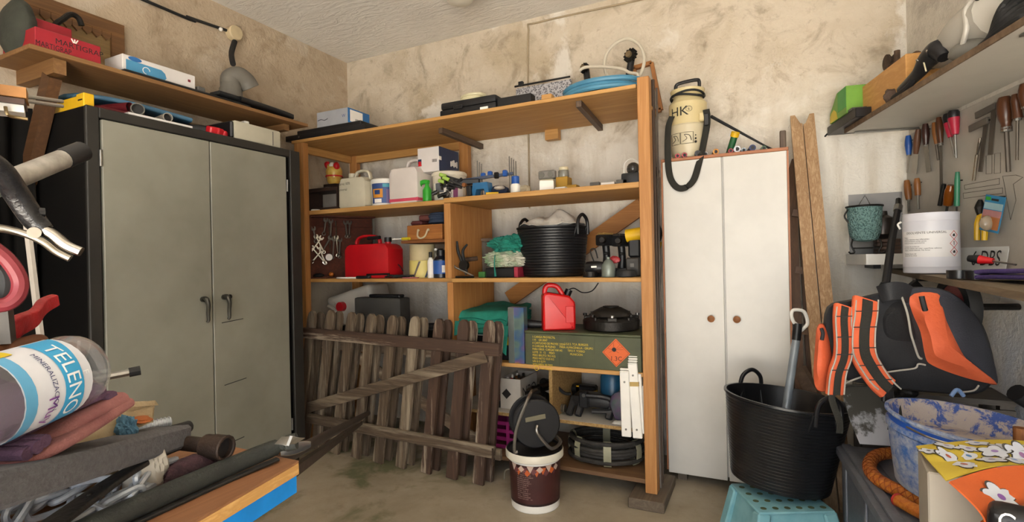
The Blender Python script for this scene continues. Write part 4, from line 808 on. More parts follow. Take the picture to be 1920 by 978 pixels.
t = thing('blue_stand', 'blue plastic arch-shaped stand on the upper shelf', 'stand', ((x0+x1)/2, yf+.03, z)); bs2 = pm('steel_blue', '2a6a9a', .4)
hh = PY(900, 342, yf).z-z; M = axm((x0, yf+.06, z+E_), (1, 0, 0), (0, 0, 1)); w = x1-x0
MB(M).prism([(-.012, 0), (.012, 0), (.025, hh*.55), (w-.025, hh*.55), (w-.012, 0), (w+.012, 0), (w-.002, hh), (.002, hh)], .06).build('arch', bs2, t)
t = thing('white_bottle', 'small white bottle with blue cap on the upper shelf', 'bottle', PY(962, 364, yf)); x0, x1, h = sp(954, 971, 329, z, yf); x = (x0+x1)/2; r = (x1-x0)/2
MB().lathe([(r*.95, z+E_), (r, z+.005), (r, z+h*.5), (r*.78, z+h*.6)], (x, yf+r, 0)).build('bottle', M_WHT, t); MB().lathe([(r*.8, z+h*.58), (r*.8, z+h*.98), (r*.7, z+h)], (x, yf+r, 0)).build('cap', M_BLUE, t)
for i, (px, pt, n_) in enumerate(((899, 301, 3), (959, 293, 4))):
    t = thing('steel_rods', ['bundle of thin steel rods standing left of the blue clips', 'bundle of steel rods standing behind the blue-capped bottle'][i], 'rods', PY(px, 350, yf+.2)); yy = yf+.13
    for k in range(n_): p = PY(px+4*k-4, pt+3*k, yy+.005*k); MB().tube([V((p.x, p.y, z+.002)), p], .0042, 6, sm=1).build('rod', M_STEEL, t)
one(MB().blob((xat(930, 355, yf+.05), yf+.08, z+.035), (.07, .05, .035), .25, 4, 5, 3, -.034), 'navy_cloth', pm('navy_cloth', '1c2740', .95, bmp=.3), 'dark navy cloth lump under the blue clips', 'cloth')
one(MB().blob((xat(935, 350, yf+.02), yf+.03, z+.05), (.035, .03, .012), .2, 4, 6, 3), 'white_rag', pm('white_rag', 'b9b2a8', .9), 'small white rag on the navy cloth', 'rag')
one(MB().tube([V((xat(911, 362, yf-.03), yf-.03, z+.012)), V((xat(930, 362, yf-.03), yf+.0, z+.012))], .011, 10, sm=1), 'glue_tube', M_YEL, 'small yellow-capped tube at the shelf front', 'tube')
one(MB().blob((xat(985, 350, yf+.06), yf+.06, z+.03), (.035, .03, .029), .4, 6, 9, 3, -.029), 'string_tangle', pm('string', 'b5a88e', .9, bmp=.4), 'tangle of pale string on the upper shelf', 'string')
x0, x1, h = sp(1003, 1033, 337, z, yf); t = thing('white_adapter', 'white plastic cube adapter on the upper shelf', 'adapter', ((x0+x1)/2, yf+.04, z)); MB(fr(((x0+x1)/2, yf+.05, z), 25)).box(-.042, .042, -.042, .042, E_, h, .012, 2).build('body', M_WHT, t)
x0, x1, h = sp(1012, 1036, 319, z, yf+.18); t = thing('socket_block', 'grey twin socket block standing on a small box', 'socket', ((x0+x1)/2, yf+.2, z)); gs = pm('grey_socket', '8d8a83', .5)
MB().box(x0, x1, yf+.18, yf+.24, z+E_, z+h-.052, .003).build('box', M_CREAM, t); MB().box(x0-.01, x1+.012, yf+.18, yf+.22, z+h-.05, z+h, .006).build('block', gs, t)
for k in (-1, 1): MB().cyl(((x0+x1)/2+k*.028, yf+.1795, z+h-.025), ((x0+x1)/2+k*.028, yf+.176, z+h-.025), .018).build('socket', pm('grey_socket2', '75726b', .5), t)
x0, x1, h = sp(1042, 1064, 331, z, yf+.14); t = thing('yellow_box', 'yellow box with a tin on it, upper shelf', 'box', ((x0+x1)/2, yf+.18, z)); MB().box(x0, x1, yf+.14, yf+.22, z+E_, z+h, .003).build('body', pm('ochre_card', 'b58a2a', .6), t)
t = thing('glass_jar', 'clear glass jar with cream lid on the yellow box', 'jar', ((x0+x1)/2, yf+.18, z+h)); q = z+h+E_; MB().lathe([(.03, q), (.032, q+.004), (.032, q+.035), (.03, q+.04)], ((x0+x1)/2, yf+.18, 0)).build('jar', pm('jar_glass', 'a9a79c', .15, trans=.6), t); MB().lathe([(.026, q+.041), (.028, q+.045), (.028, q+.056), (.024, q+.06)], ((x0+x1)/2, yf+.18, 0)).build('lid', M_CREAM, t)
rbox('small_carton', 'low white carton beside the white adapter', 1040, 1060, 350, z, yf+.02, .06, M_WHT, 'carton'); rbox('small_carton', 'low yellow carton right of the white one', 1062, 1081, 346, z, yf+.06, .06, pm('ochre_card', 'b58a2a', .6), 'carton')
for i, (p0, p1, pt, mt, lb) in enumerate(((1106, 1124, 341, pm('clear_grey', '8d8c88', .2, trans=.5), 'clear plastic strip box on the right of the upper shelf'), (1126, 1152, 341, M_PAPER, 'flat white card pack on the right of the upper shelf'), (1155, 1176, 336, pm('clear_grey', '8d8c88', .2, trans=.5), 'clear plastic parts box next to the headlamp'))): rbox('parts_pack', lb, p0, p1, pt, z, yf+.06, .07, mt, 'pack')
c = PY(1183, 325, yf+.1); t = thing('headlamp', 'black lamp housing with a glass dome and white cord, right end of the upper shelf', 'lamp', (c.x, yf+.1, z)); x = c.x
MB().box(x-.045, x+.05, yf+.06, yf+.16, z+E_, z+.075, .012, 2).build('housing', M_BLK, t); MB().ball((x+.01, yf+.11, z+.1), (.035, .035, .035)).build('dome', pm('smoky_glass', '4a4642', .15, trans=.3), t)
MB().tube([(x-.035, yf+.09, z+.06), (x-.03, yf+.09, z+.13), (x+.01, yf+.09, z+.15), (x+.045, yf+.09, z+.12), (x+.045, yf+.09, z+.07)], .003, 6).build('cord', M_WHT, t)
# ================================================================ middle shelf (S3)
z = S3; yf = RY0+.07
# brown tool cabinet standing diagonally in the left bay, open side to the room
TA, TB = V((xat(581, 460, 2.70), 2.70, z)), V((xat(699, 460, 3.07), 3.07, z)); TD = (TB-TA).normalized(); TN = V((TD.y, -TD.x, 0)); TL = (TB-TA).length
def PT(px, py, o_=0): return PP(px, py, TA+TN*o_, TN)
tz0, tz1 = z+.001, PT(640, 409).z; bwn = wood('mahogany', '5e2c1a', '471f10', 'x', 1, .85)
t = thing('tool_board', 'dark red-brown open tool cabinet hung with spanners, left of the middle shelf', 'tool cabinet', (TA+TB)/2)
MT = axm((TA.x, TA.y, 0), TD, UP); kz = V(MT.to_3x3().col[2]).dot(TN)
def tbx(x0, x1, z0, z1, o0, o1, n, mt=None, bv=0): MB(MT).box(x0, x1, z0, z1, *sorted((o0*kz, o1*kz)), bv).build(n, mt or bwn, t)
tbx(0, TL, tz0, tz1, -.012, 0, 'back'); tbx(0, TL, tz1, tz1+.012, -.012, .085, 'top'); tbx(-.012, 0, tz0, tz1, -.012, .085, 'side'); tbx(TL-.004, TL+.012, tz0, tz1+.012, -.02, .02, 'frame_strip', pm('grey_strip', '77756c', .5, .5)); tbx(0, TL, tz0, tz0+.008, 0, .07, 'ledge')
for f in (.42, .85): tbx(0, TL, tz0+(tz1-tz0)*f, tz0+(tz1-tz0)*f+.006, 0, .018, 'ledge')
def spanner(px, py, L, rot, mt, idx):
    c = PT(px, py, .024); t = thing('spanner', idx, 'spanner', (c.x, c.y, c.z-L/2), 'tools in the brown cabinet'); M = axm(c, TD, -TN) @ Matrix.Rotation(rad(rot), 4, 'Y')
    MB(M).box(-.006, .006, -.004, .004, -L/2+.012, L/2-.012, .002).build('shank', mt, t)
    for s in (-1, 1):
        m = MB(M @ axm((0, .004, s*L/2), (1, 0, 0), (0, 0, s)))
        if s > 0: m.prism([(.007, -.016), (.016, -.006), (.016, .01), (.008, .016), (.006, .0), (-.006, .0), (-.008, .016), (-.016, .01), (-.016, -.006), (-.007, -.016)], .007)
        else: m.tube([(.011*cos(k*pi/5), .011*sin(k*pi/5), 0) for k in range(10)], .004, 6, True, 1)
        m.build('jaw' if s > 0 else 'ring_end', mt, t)
    MB().tube([c, c-TN*.023], .002, 5, sm=1).build('hook', M_DK, t)
SPL_ = ['small dark spanner hung high in the brown cabinet, left of the rusty punches', 'small dark spanner at the upper left edge of the brown cabinet', 'bright spanner leaning right, leftmost of the bright ones in the brown cabinet', 'bright spanner leaning left, crossing another in the brown cabinet',
    'dark spanner leaning right beside the crossed bright ones', 'bright spanner leaning left, low in the brown cabinet beside the gauge', 'bright short spanner leaning right, lowest left in the brown cabinet', 'dark upright spanner just right of the left rusty punch', 'bright upright spanner right of the dial gauge',
    'dark upright spanner, right one of three upright in the brown cabinet', 'dark short spanner hung highest on the right of the brown cabinet', 'dark short spanner hung high beside the rightmost one', 'dark spanner hung high between the rusty punches', 'bright spanner leaning steeply left, bottom left of the brown cabinet']
for k, (px, py, L, r_) in enumerate(((609, 425, .10, 8), (590, 440, .09, -10), (592, 460, .13, 35), (600, 458, .12, -25), (612, 458, .11, 30), (604, 478, .12, -20), (594, 480, .1, 40), (625, 465, .13, 5), (632, 462, .13, -4), (637, 465, .12, 3), (655, 430, .1, 4), (649, 430, .1, -4), (620, 430, .12, 3), (597, 478, .13, -38))):
    spanner(px, py, L, r_, M_CHR if k in (2, 3, 5, 6, 8, 13) else pm('dull_steel', '5d5751', .4, .8), SPL_[k])
c = PT(617, 482, .03); t = thing('dial_gauge', 'round white dial gauge in the brown cabinet', 'gauge', c-UP*.02); MB().cyl(c, c-TN*.028, .026, n=20).build('case', M_STEEL, t); MB().cyl(c+TN*.001, c, .023, n=20).build('face', M_PAPER, t)
for k, (px, py, L) in enumerate(((619, 445, .24), (632, 445, .24))): c = PT(px, py, .01); one(MB().tube([c-UP*L/2, c+UP*L/2-TD*.008], .005, 8, sm=1), 'long_punch', M_RUST, ['long rusty punch hanging in the brown cabinet, left of the pair', 'long rusty punch hanging in the brown cabinet, right of the pair'][k], 'punch')
c = PT(621, 505, .05); one(MB().ball((c.x, c.y, z+.027), (.02, .016, .016)), 'orange_ear_plug', pm('orange_plastic', 'c9701e', .5), 'small orange plastic piece at the foot of the brown cabinet', 'plastic piece')
c = PT(598, 510, .05); one(MB().blob((c.x, c.y, z+.023), (.04, .03, .0135), .4, 6, 3, 3, -.0135), 'black_leads', M_RUB, 'small tangle of black leads at the foot of the brown cabinet', 'leads')
zz = tz1+.0125; c = PT(592, 396, .06); t = thing('white_jar', 'small white plastic jar with screw lid on the brown cabinet', 'jar', (c.x, c.y, zz)); MB().lathe([(.026, zz), (.028, zz+.003), (.028, zz+.02), (.028, zz+.021)], (c.x, c.y, 0)).build('jar', M_WHT, t); MB().lathe([(.03, zz+.0215), (.03, zz+.038), (.027, zz+.04)], (c.x, c.y, 0)).build('lid', M_WHT, t)
a, b = PT(604, 402, .05), PT(694, 408, .04); a.z = b.z = zz+.019; t = thing('telescopic_tube', 'grey-black tube with a pink end lying on the brown cabinet', 'tube', a-UP*.018); MB().tube([a, a.lerp(b, .12)], .010, 10, sm=1).build('end', pm('pink_cap', 'b04058', .5), t); MB().tube([a.lerp(b, .125), a.lerp(b, .4)], .012, 10, sm=1).build('thin_part', M_BLK, t); MB().tube([a.lerp(b, .405), b], .018, 12, sm=1).build('thick_part', pm('grey_tube', '3e4045', .5), t)
# red jerry can lying on its long side
red1 = pm('red_can', 'bb141e', .38, var=.85)
t, a, b, h = jerry('fuel_can', 'dark red fuel can with black cap on the middle shelf, left bay', 645, 727, 441, z, yf-.0, .16, red1, True, M_BLK, side=1, neck=.33)
MB().tube([((a+b)/2-.02, yf+.05, z+h*.94), ((a+b)/2+.08, yf+.05, z+h*.95)], .012, 8, sm=1).build('spout', M_BLK, t)
# pruning saw with white strip in front
t = thing('hand_saw', 'black-handled saw with pale blade edge lying before the red can', 'saw', PY(660, 520, RY0+.01)); zz = z+.006
MB().tube([V((xat(632, 517, RY0+.05), RY0+.05, zz)), V((xat(642, 522, RY0+.02), RY0+.012, zz+.001)), V((xat(668, 525, RY0), RY0+.005, zz+.001))], .006, 8).build('blade', M_PAPER, t)
MB().bar((xat(668, 525, RY0), RY0+.006, zz+.004), (xat(692, 522, RY0), RY0+.012, zz+.006), .03, .02, (0, 0, 1), .005).build('handle', M_BLK, t); MB().bar((xat(684, 515, RY0), RY0+.02, zz+.02), (xat(726, 510, RY0), RY0+.02, zz+.024), .012, .012).build('bar', M_DK, t)
t = thing('black_cables', 'tangle of black cables beside the red can', 'cables', (xat(745, 515, yf), yf+.03, z)); rn = random.Random(8)
for k in range(5): 
    x0 = xat(730, 515, yf)+.02*k; MB().tube([V((x0+rn.uniform(-.05, .12), yf+rn.uniform(-.03, .1), z+.008+.012*rn.random())) for j in range(6)], .006, 7).build('cable', M_RUB, t)
MB().tube([PY(*q, yf+.1) for q in ((728, 505), (735, 497), (747, 496), (756, 508))], .003, 6).build('wire', M_RUB, t)
# little ledge, drawer box, cap and rope on it
lz = PY(800, 449, yf).z; lx0 = xat(752, 450, yf); t = thing('small_ledge', 'small wooden ledge fixed to the rack divider', 'ledge', ((lx0+xd)/2, yf+.15, lz-.02)); MB().box(lx0, xd-.001, yf, yf+.3, lz-.018, lz).build('board', wood('ledge_wood', '8a5426', '74431c', 'x'), t)
t, a, b, h = rbox('drawer_box', 'wooden box with a cream rope handle on the small ledge', 763, 829, 421, lz, yf+.02, .24, wood('drawer_wood', 'a86c32', '8d5523', 'x'), 'box', .003)
MB().tube([(a+.09, yf+.012, lz+h*.6), (a+.095, yf+.002, lz+h*.25), (a+.12, yf-.002, lz+.01), (a+.15, yf+.002, lz+h*.25), (a+.165, yf+.012, lz+h*.7)], .0055, 8).build('rope_handle', pm('cream_rope', 'c9b998', .9, bmp=.4), t)
for q in (a+.09, a+.165): MB().cyl((q, yf+.0195, lz+h*.65), (q, yf+.014, lz+h*.65), .008).build('knot', pm('cream_rope', 'c9b998', .9), t)
t = thing('screwdriver', 'yellow-handled screwdriver lying on the small ledge', 'screwdriver', (lx0, yf+.0, lz)); q = lz+.012; MB().tube([V((lx0+.06, yf+.01, q)), V((lx0+.002, yf+.01, q))], .0095, 10, sm=1).build('handle', pm('lemon', 'd6c428', .4), t); MB().tube([V((lx0+.002, yf+.01, q)), V((lx0-.075, yf+.01, q))], .004, 8, sm=1).build('shaft', M_PAPER, t)
zz = lz+h+.001
one(MB().box(a+.0, a+.09, yf+.05, yf+.18, zz, zz+.03, .012), 'brown_pouch', pm('maroon_leather', '5a2a2a', .6, bmp=.2), 'maroon leather pouch on the wooden box', 'pouch'); one(MB().box(a+.03, a+.13, yf+.1, yf+.22, zz+.031, zz+.07, .01), 'brown_pouch', pm('maroon_leather2', '6a3a34', .7, bmp=.2), 'maroon folded pouch on top of the other one', 'pouch')
c = (a+.135, yf+.05, zz); coil('blue_rope', 'coil of dark blue rope on the wooden box', (b-.065, yf+.075, zz), .05, .008, 5, pm('blue_rope', '27364f', .8, bmp=.3), .8, seed=4, cat='rope')
# tape rolls, tin, bottles
c = PY(783, 487, yf+.1); t = thing('tin_can', 'yellow and white striped tin under the tape rolls', 'tin', (c.x, yf+.1, z)); x0, x1, h = sp(757, 799, 488, z, yf+.03); r = (x1-x0)/2; x = (x0+x1)/2
MB().lathe([(r, z+E_), (r, z+h-.003), (r*.96, z+h)], (x, yf+.03+r, 0), 28).build('body', pm('lemon_cream', 'd8c878', .45, var=.92), t)
for a0, mt in ((VA-.75, pm('grey_stripe', '6a5f5a', .5)), (VA+.15, pm('slate_stripe', '4a5570', .5))):
    m = MB(); m.grid(lambda u, v: V((x+(r+.0008)*cos(a0+.16*u+.5*v), yf+.03+r+(r+.0008)*sin(a0+.16*u+.5*v), z+.004+(h-.01)*v)), 2, 10); m.build('stripe', mt, t)
zz = z+h+E_; h2 = PY(778, 458, yf+.05).z-zz
t = thing('masking_tape', 'thick roll of cream masking tape on the striped tin', 'tape', (x, yf+.03+r, zz)); MB().lathe([(.03, zz), (r*.95, zz), (r*.96, zz+.002), (r*.96, zz+h2-.002), (r*.95, zz+h2), (.03, zz+h2)], (x, yf+.03+r, 0), 28, cap=False).build('roll', pm('cream_tape', 'c6b68e', .6), t); MB().lathe([(.03, zz), (.03, zz+h2)], (x, yf+.03+r, 0), 24, cap=False).build('core', pm('brown_card2', '8a6a48', .8), t)
x2 = xat(815, 480, yf+.15); t = thing('glass_jar', 'clear glass jar of odds and ends behind the blue bottle', 'jar', (x2, yf+.16, z)); MB().lathe([(.045, z+E_), (.048, z+.005), (.048, z+.15), (.04, z+.165)], (x2, yf+.17, 0)).build('jar', pm('jar_glass', 'a9a79c', .15, trans=.6), t); MB().lathe([(.042, z+.166), (.044, z+.17), (.044, z+.185)], (x2, yf+.17, 0)).build('lid', M_STEEL, t)
for i, (p0, p1, pt, mt, lb, lc) in enumerate(((806, 831, 468, pm('dark_bottle', '1b1f2a', .3), 'black bottle with a blue label beside the striped tin', pm('blue_label', '2c5aa8', .5)), (799, 809, 472, M_WHT, 'thin white bottle with black cap beside the blue-label bottle', M_PAPER))):
    x0, x1, h = sp(p0, p1, pt, z, yf-.01); r = (x1-x0)/2; x = (x0+x1)/2; t = thing('bottle', lb, 'bottle', (x, yf-.01+r, z)); cc = (x, yf-.01+r, 0)
    MB().lathe([(r*.95, z+E_), (r, z+.004), (r, z+h*.66), (r*.5, z+h*.78), (r*.45, z+h*.8)], cc).build('body', mt, t); MB().lathe([(r*.55, z+h*.79), (r*.55, z+h*.99), (r*.5, z+h)], cc).build('cap', M_BLK, t)
    MB().lathe([(r+.0006, z+h*.15), (r+.0006, z+h*.62)], cc, cap=False).build('label', lc, t)
    if i == 0: MB().grid(lambda u, v: V((x+(r+.0012)*cos(VA+.1+.6*u), cc[1]+(r+.0012)*sin(VA+.1+.6*u), z+h*(.2+.25*v))), 6, 1).build('label_text', M_PAPER, t)
one(MB().box(xat(744, 526, RY0), xat(772, 526, RY0), RY0+.055, RY0+.075, z+E_, z+.007), 'pencil', pm('pink_pencil', 'b0606a', .6), 'pink pencil lying at the shelf front', 'pencil')
# right bay: hand drill and pliers by the divider
t = thing('hand_drill', 'old black hand drill and pliers standing against the divider', 'hand drill', PY(858, 520, RY0+.05)); yy = RY0+.05; s3 = z
for pts in (((866, 515), (858, 490), (851, 470), (849, 452)), ((868, 512), (862, 488), (860, 470), (868, 458))): MB().tube([PY(q[0]+8, q[1], yy) for q in pts], .009, 8, radii=[.006, .009, .009, .006]).build('handle', M_RUB, t)
c = PY(870, 497, yy); MB().cyl(c-V((0, .01, 0)), c+V((0, .012, 0)), .03, n=18).build('gear', M_DK, t); MB().tube([PY(850, 492, yy), PY(853, 500, yy-.02), PY(862, 505, yy-.01), PY(888, 517, yy)], .005, 8).build('shaft', M_STEEL, t)
MB().tube([PY(872, 487, yy+.05), PY(895, 484, yy+.1)], .014, 10, sm=1).build('barrel', M_RUST, t); MB().tube([V((xat(845, 521, yy), yy, s3+.007)), V((xat(890, 521, yy), yy-.01, s3+.007))], .006, 8, sm=1).build('bar', M_DK, t)
x0, x1, h = sp(903, 935, 446, z, yf+.25); t = thing('clear_box', 'clear plastic box behind the cloth bundle', 'box', ((x0+x1)/2, yf+.3, z)); MB().box(x0, x1, yf+.25, yf+.33, z+E_, z+h-.02, .003).build('body', pm('clear_grey2', '9a948a', .15, trans=.7), t); MB().box(x0-.003, x1+.003, yf+.247, yf+.333, z+h-.019, z+h, .003).build('lid', pm('brown_lid', '6f5f52', .4), t)
wc = pm('white_print_cloth', 'c4c2b4', .92, col2='8fae86', vsc=10, bmp=.4); tl = pm('teal_cloth', '1f8a78', .8, col2='166c5e', vsc=9, bmp=.3)
x0, x1, h = sp(893, 984, 482, z, yf); xc = (x0+x1)/2
t = thing('oil_box', 'low dark box with green and red ends under the cloths', 'box', (xc, yf+.08, z)); MB().box(x0+.045, x1-.08, yf+.03, yf+.2, z+E_, z+.055, .003).build('body', M_BLK, t); MB().box(x0, x0+.044, yf+.02, yf+.2, z+E_, z+.035, .003).build('green_end', pm('leaf_green', '3f7a3a', .5), t); MB().box(x1-.079, x1-.055, yf+.02, yf+.2, z+E_, z+.06, .003).build('red_end', pm('raspberry', 'a02a40', .5), t)
m = MB(); zz = z+.062
def bundle(c, r, lobes, seed, drop=.5):
    """draped cloth heap with radiating folds"""
    def f(u, v):
        a_ = 2*pi*u; s = v; k = 1+.09*sin(a_*lobes+seed)*s+.05*sin(a_*(lobes*2+1)+seed*2)*s; x_ = c[0]+r[0]*k*s**.7*cos(a_); y_ = c[1]+r[1]*k*s**.7*sin(a_)
        h_ = r[2]*(1-s**3)+.12*r[2]*sin(a_*lobes+seed*3+s*4)*s+.1*r[2]*noise.noise(V((x_*25, y_*25, seed))); return (x_, y_, c[2]+max(h_, 0)-drop*r[2]*max(0, s-.75)*2)
    return f
MB().blob((xc, yf+.12, zz+.04), (.15, .12, .055), .45, 5, 4, 5, -.04).build('white_cloth', wc, thing('printed_cloth', 'crumpled white and green printed cloth on the middle shelf', 'cloth', (xc, yf+.12, zz)))
t = thing('teal_bag', 'bunched teal drawstring bag on the printed cloth', 'bag', (xc+.03, yf+.12, zz+.06)); MB().blob((xc+.015, yf+.12, zz+.13), (.125, .1, .058), .5, 4.5, 7, 5).build('bag', tl, t)
MB().tube([PY(928, 478, yf-.01), PY(927, 495, yf-.02), PY(929, 518, yf-.02)], .004, 7, radii=[.003, .003, .007]).build('drawstring', tl, t)
# black flexible tub with white sheet
def flextub(name, label, M, r0, r1, h, n, hs, mt=M_BLK, rd=.0035, cat='tub', ha=(0, pi)):
    t = thing(name, label, cat, M.translation); pr = [(r0*.9, .0), (r0, .006)]
    for k in range(n):
        f = k/n; f2 = (k+.8)/n; a_, b_ = r0+(r1-r0)*f, r0+(r1-r0)*f2; pr += [(a_, .008+(h-.02)*f), (a_+rd, .008+(h-.02)*(f+.2/n)), (b_+rd, .008+(h-.02)*f2), (b_, .008+(h-.02)*(f2+.15/n))]
    pr += [(r1+.008, h-.008), (r1+.008, h), (r1-.002, h), (r1-.005, h-.01), (r0-.004, .02), (.001, .015)]
    m = MB(M); m.lathe(pr, n=40, cap=True); m.build('shell', mt, t)
    for a_ in ha:
        e = V((cos(a_), sin(a_), 0)); d = V((-sin(a_), cos(a_), 0)); q = [e*(r1+.004)+d*(s*hs)+UP*zz_ for s, zz_ in ((-1, h-.05), (-1, h+.004), (-.75, h+.04), (0, h+.062), (.75, h+.04), (1, h+.004), (1, h-.05))]
        MB(M).tube(q, .0095, 10).build('handle', mt, t)
        for s in (-1, 1): MB(M).sweep([e*(r1-.01*(1-k)*3+.001-(1-k)*(r1-r0)*.35)+d*(s*hs)+UP*(h*(.6+.38*k)) for k in (0, .5, 1)], rrect(.026, .012, .004), d, 1).build('handle_rib', mt, t)
    return t
x0, x1 = xat(982, 500, yf+.02), xat(1097, 500, yf+.02); r1 = (xat(1103, 430, yf+.2)-xat(971, 430, yf+.2))/2; h = PY(1035, 423, yf+.05).z-z
xc = (xat(1103, 430, yf+.2)+xat(971, 430, yf+.2))/2; M = fr((xc, yf+.21, z+.001), -20)
r1 *= .93
flextub('flexible_tub', 'ribbed black flexible tub with a white sheet in it on the middle shelf', M, r1*.86, r1, h, 17, .05, ha=(rad(5), rad(185)))
t = thing('plastic_sheet', 'crumpled white plastic sheet bulging out of the ribbed tub', 'sheet', (xc, yf+.21, z+h-.08))
def fs(u, v):
    a_ = 2*pi*u; s = v*.99; x_ = (r1-.012)*s*cos(a_); y_ = (r1-.012)*s*sin(a_); k = .085*math.exp(-((x_-.06)**2+(y_+.0)**2)/.008)+.05*math.exp(-((x_+.08)**2+(y_+.05)**2)/.006)+.018*noise.noise(V((x_*16, y_*16, 3)))+.01*abs(noise.noise(V((x_*40, y_*40, 1))))
    return (xc+x_, yf+.21+y_, z+h-.012+k*1.25+(.012 if s > .85 else 0))
MB().grid(fs, 48, 14, .003).build('sheet', pm('white_sheet', 'd2cec6', .6, var=.93, bmp=.15), t)
# power tools at the right end
def drill(px, pyt, y, label, top):
    c = PY(px, 515, y); x = c.x; h = PY(px, pyt, y).z-z; t = thing('cordless_drill', label, 'drill', (x, y, z)); mt = M_BLK
    MB().box(x-.045, x+.045, y-.04, y+.05, z+E_, z+.045, .01, 2).build('battery', mt, t); MB().tube([V((x, y, z+.04)), V((x+.004, y, z+h*.45)), V((x, y, z+h*.72))], .022, 12, radii=[.024, .019, .02]).build('grip', mt, t)
    MB(fr((x, y, z+h*.83), -25, 0)).box(-.033, .033, -.05, .05, -h*.13, h*.13, .014, 2).build('motor', mt, t); MB(fr((x, y, z+h*.83), -25, 0)).box(-.028, .028, -.045, .045, h*.1, h*.17, .008).build('cover', top, t); d = V((sin(rad(-25)), -cos(rad(-25)), 0)); c = V((x, y, z+h*.83)); MB().cyl(c-V((-.0, .05, 0)), c-V((0, .075, 0)), .02, .014).build('chuck', M_DK, t); MB().box(x-.004, x+.018, y-.03, y-.018, z+h*.5, z+h*.56, .003).build('trigger', M_DK, t)
drill(1137, 436, yf+.1, 'cordless drill with a tan top standing on its battery', pm('tan_plastic', '94743e', .5)); drill(1166, 438, yf+.13, 'all-black cordless drill standing on its battery', pm('dark_grey_plastic', '3b3733', .5))
t = thing('yellow_drill', 'black and yellow cordless drill half hidden by the rack post', 'drill', (xat(1192, 500, yf+.1), yf+.1, z)); x = xat(1192, 500, yf+.1)
MB().box(x-.045, x+.03, yf+.06, yf+.16, z+E_, z+.1, .008).build('battery', pm('dark_grey_plastic', '3b3733', .5), t); MB().box(x-.035, x+.03, yf+.08, yf+.14, z+.1, z+.2, .01).build('grip', M_BLK, t); MB().tube([(x-.045, yf+.1, z+.215), (x+.04, yf+.1, z+.225)], .035, 14, sm=1).build('motor', M_YEL, t); MB().box(x-.02, x+.0, yf+.058, yf+.06, z+.05, z+.07).build('badge', M_GRY, t)
t = thing('angle_grinder', 'small black angle grinder with a cable between tub and drills', 'grinder', (xat(1115, 505, yf), yf+.04, z)); x = xat(1115, 505, yf)
MB().tube([(x-.05, yf+.05, z+.045), (x+.0, yf+.04, z+.05), (x+.07, yf+.06, z+.045)], .032, 14, radii=[.038, .036, .028]).build('body', M_BLK, t); MB().cyl((x-.03, yf+.02, z+E_), (x-.03, yf+.02, z+.03), .04).build('guard', M_DK, t); MB().box(x-.02, x+.01, yf+.003, yf+.006, z+.05, z+.06).build('badge', M_PAPER, t)
MB().tube([(x-.02, yf+.06, z+.08), (x-.04, yf+.06, z+.14), (x-.015, yf+.06, z+.15), (x+.0, yf+.06, z+.1)], .0035, 6).build('cord', M_RUB, t)
c = PY(1140, 510, yf-.01); t = thing('oil_can', 'small grey-green conical oil can before the drills', 'oil can', (c.x, yf-.0, z)); MB().lathe([(.034, z+E_), (.036, z+.004), (.036, z+.06), (.02, z+.085), (.009, z+.095), (.009, z+.105)], (c.x, yf, 0)).build('body', pm('grey_green_tin', '7e877f', .4, .3), t)
one(MB().blob((xat(1150, 490, yf+.02), yf+.05, z+.09), (.03, .02, .02), .4, 7, 3, 3), 'red_cable_bits', pm('red_cable', '9c2a30', .5), 'small tangle of red cable ends by the drills', 'cable ends')
one(MB().lathe([(.03, z+E_), (.052, z+.004), (.052, z+.025), (.045, z+.035), (.03, z+.038)], (xat(1172, 515, yf-.02), yf+.0, 0)), 'sanding_disc', M_RUB, 'black round pad on the shelf before the drills', 'disc')
# ================================================================ lower middle shelf (S4) and left bay behind the gates
z = S4
t = thing('lower_board', 'low shelf board in the left bay of the rack, behind the gates', 'shelf board', ((RX0+xd)/2, RY0+.3, z-.02)); MB().box(RX0+.09, xd-.002, RY0+.1, RY1-.07, z-.02, z).build('board', WX(), t)
jw = pm('milky_can', 'b3aea4', .45, var=.92)
c = PY(672, 565, RY0+.33); M = fr((c.x-.01, RY0+.36, z+.265), 0, 0, -15)
t = thing('white_canister', 'milky white canister with a red cap lying on its side behind the gates', 'canister', (c.x, RY0+.25, z)); m = MB(M); m.box(-.21, .21, -.11, .11, -.115, .115, .035, 3); m.build('body', jw, t)
MB().box(c.x-.12, c.x+.16, RY0+.28, RY0+.46, z+E_, z+.145).build('crate', M_DK, t); q = M @ V((-.09, -.11, -.04)); MB(M).cyl((-.06, -.108, .015), (-.06, -.145, .015), .034, n=20).build('cap', pm('red_cap', 'b0151f', .4), t); MB(M).tube([(-.19, -.112, .05), (-.14, -.125, .02), (-.11, -.112, -.05)], .014, 8).build('handle', jw, t)
for q in ((-.13, .06), (-.17, .0)): MB(M).cyl((q[0], -.108, q[1]), (q[0], -.12, q[1]), .012).build('boss', jw, t)
a, b, h = sp(683, 768, 556, z, RY0+.22); t = thing('hard_case', 'dark grey plastic tool case standing behind the gates', 'case', ((a+b)/2, RY0+.3, z)); MB().box(a, b, RY0+.12, RY0+.23, z+E_, z+h, .015, 2).build('shell', pm('case_grey', '3b3a38', .55), t); MB().box(a+.1, b-.03, RY0+.15, RY0+.21, z+h, z+h+.02, .006).build('handle', M_BLK, t); MB().box(a+.05, a+.07, RY0+.125, RY0+.13, z+.04, z+h-.01).build('latch', pm('case_grey2', '55534f', .5), t)
coil('cable_coil', 'coil of dark cable on the low shelf behind the gates', (xat(818, 590, RY0+.3), RY0+.3, z+.13), .09, .007, 2, M_RUB, .7, cat='cable')
